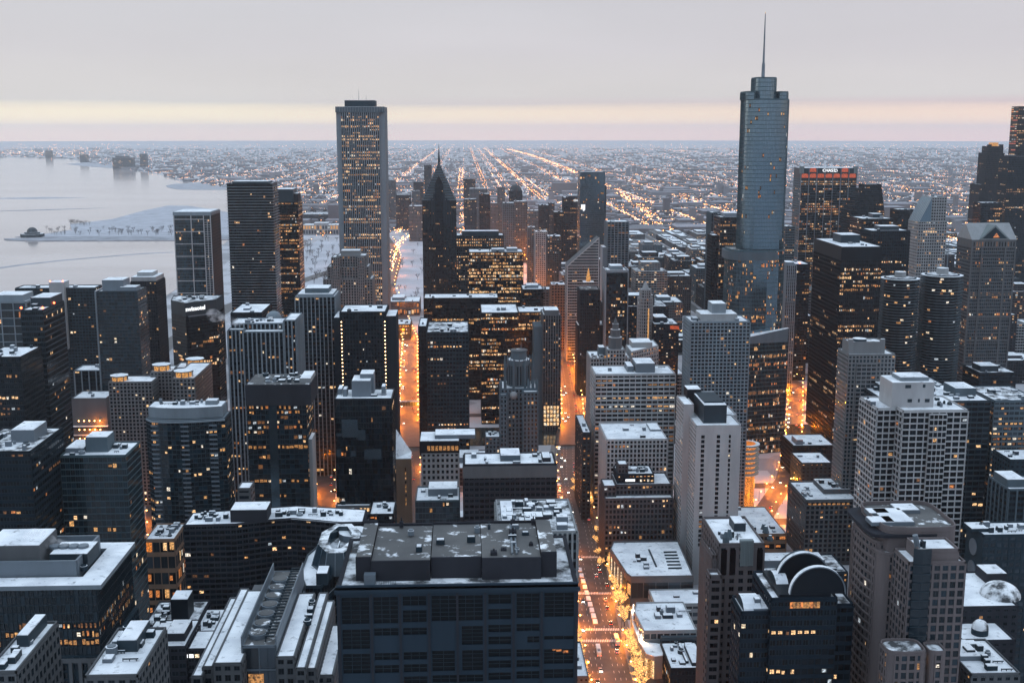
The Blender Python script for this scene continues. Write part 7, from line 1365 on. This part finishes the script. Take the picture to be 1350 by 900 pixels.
for x0, wgt in avs.items():
    y = 3300.0
    while y < 20000:
        if x0 != -20 or y < 9500:
            for s in (-9, 9):
                if r.random() < .75: dot(x0+s+r.uniform(-4, 4), y, 9, r.uniform(.5, 1.3), 0 if r.random() < .75 else 1)
        y += r.uniform(22, 44)/wgt*max(1, y/9000)
def line(xa, ya, xb, yb, step, wid):
    L = math.hypot(xb-xa, yb-ya); s = 0
    while s < L:
        t = s/L; dot(xa+(xb-xa)*t+r.uniform(-wid, wid), ya+(yb-ya)*t+r.uniform(-wid, wid), 9, r.uniform(.6, 1.5), 0 if r.random() < .65 else 1); s += step*1.5*r.uniform(.6, 1.5)
a = [G(*p) for p in ((890, 311), (835, 268), (800, 247), (745, 222), (700, 205), (668, 197))]
for p, q in zip(a, a[1:]): line(p.x, p.y, q.x, q.y, 9, 22)
a = [G(*p) for p in ((1000, 206), (900, 200), (820, 196), (735, 193))]
for p, q in zip(a, a[1:]): line(p.x, p.y, q.x, q.y, 40, 30)
a = [G(*p) for p in ((300, 232), (420, 212), (520, 203))]
for p, q in zip(a, a[1:]): line(p.x, p.y, q.x, q.y, 50, 20)
a = [G(*p) for p in ((380, 262), (430, 248), (500, 240))]
for p, q in zip(a, a[1:]): line(p.x, p.y, q.x, q.y, 20, 16)
a = [G(*p) for p in ((155, 301), (190, 296.5))]
line(a[0].x, a[0].y, a[1].x, a[1].y, 4, 6)
a = [G(*p) for p in ((60, 311), (228, 309))]
line(a[0].x, a[0].y, a[1].x, a[1].y, 12, 30)
a = [G(*p) for p in ((513, 362), (519, 338), (528, 322), (548, 306))]
for p, q in zip(a, a[1:]): line(p.x, p.y, q.x, q.y, 9, 10)
for _ in range(26): y = r.uniform(4500, 22000); x0 = r.uniform(-.2, .5)*y; line(x0, y, x0+r.uniform(.08, .3)*y, y, 45*y/8000, 8)
n = 0
while n < 21000:
    x, y = spot(3000, 26000) if r.random() < .5 else spot(3000, 9000)
    if y < 3500 and x < 100: continue
    if r.random() < .5: x = round(x/200)*200+r.uniform(-6, 6)
    else: y = round(y/200)*200+r.uniform(-6, 6)
    dot(x, y, 8, r.uniform(.4, 1.1)*max(1, y/11000), r.choice((0, 0, 0, 1, 1, 2))); n += 1
a = G(40, 207)
for _ in range(130): p = G(r.uniform(0, 130), r.uniform(193, 206)); mb.octa(p.x, p.y, 9, r.uniform(1.5, 3), r.choice((0, 1)))
o = mb.build('distant_street_lights', ['far_lamp_orange', 'far_lamp_warm', 'far_lamp_white']); o['kind'] = 'stuff'
# ---------------------------------------------------------------- steam
def steam(name, pts, dens):
    mb = MB()
    for x, y, z, rr in pts: mb.ball(x, y, z, rr, rr*.8, 12, 8)
    o = mb.build(name, 'snow', None, True); o['kind'] = 'stuff'; rm = o.modifiers.new('remesh', 'REMESH'); rm.mode = 'VOXEL'; rm.voxel_size = max(.5, pts[0][3]*.3)
    m = bpy.data.materials.new('steam_air'); m.use_nodes = True; nt = m.node_tree; nt.nodes.remove(nt.nodes['Principled BSDF']); v = nt.nodes.new('ShaderNodeVolumePrincipled'); v.inputs['Color'].default_value = (.95, .92, .93, 1); tcx = nt.nodes.new('ShaderNodeTexCoord'); nx_ = nt.nodes.new('ShaderNodeTexNoise'); nx_.inputs['Scale'].default_value = .22; nx_.inputs['Detail'].default_value = 4; nt.links.new(tcx.outputs['Object'], nx_.inputs['Vector']); mr = nt.nodes.new('ShaderNodeMapRange'); mr.inputs[1].default_value = .45; mr.inputs[2].default_value = .75; mr.inputs[3].default_value = 0; mr.inputs[4].default_value = dens*3; nt.links.new(nx_.outputs['Fac'], mr.inputs[0]); nt.links.new(mr.outputs[0], v.inputs['Density']); nt.links.new(v.outputs[0], nt.nodes['Material Output'].inputs['Volume']); o.data.materials.clear(); o.data.materials.append(m)
r = random.Random(2)
p = P(98, 722, 506); steam('steam', [(p.x-k*1.9+r.uniform(-1, 1), p.y+r.uniform(-2, 2), p.z+k*.55+r.uniform(-.6, .8), 2.0+.22*k*r.uniform(.6, 1.2)) for k in range(11)], .07)
p = P(318, 428, 905); steam('steam', [(p.x-k*2.4+r.uniform(-2, 2), p.y+r.uniform(-2, 2), p.z+k*.8+r.uniform(-1, 2), 3.0+.3*k*r.uniform(.6, 1.2)) for k in range(11)], .05)
for o in SC.objects:
    if o.type=='MESH': pass
print('windows', N_WIN[0], 'objects', len(SC.objects))
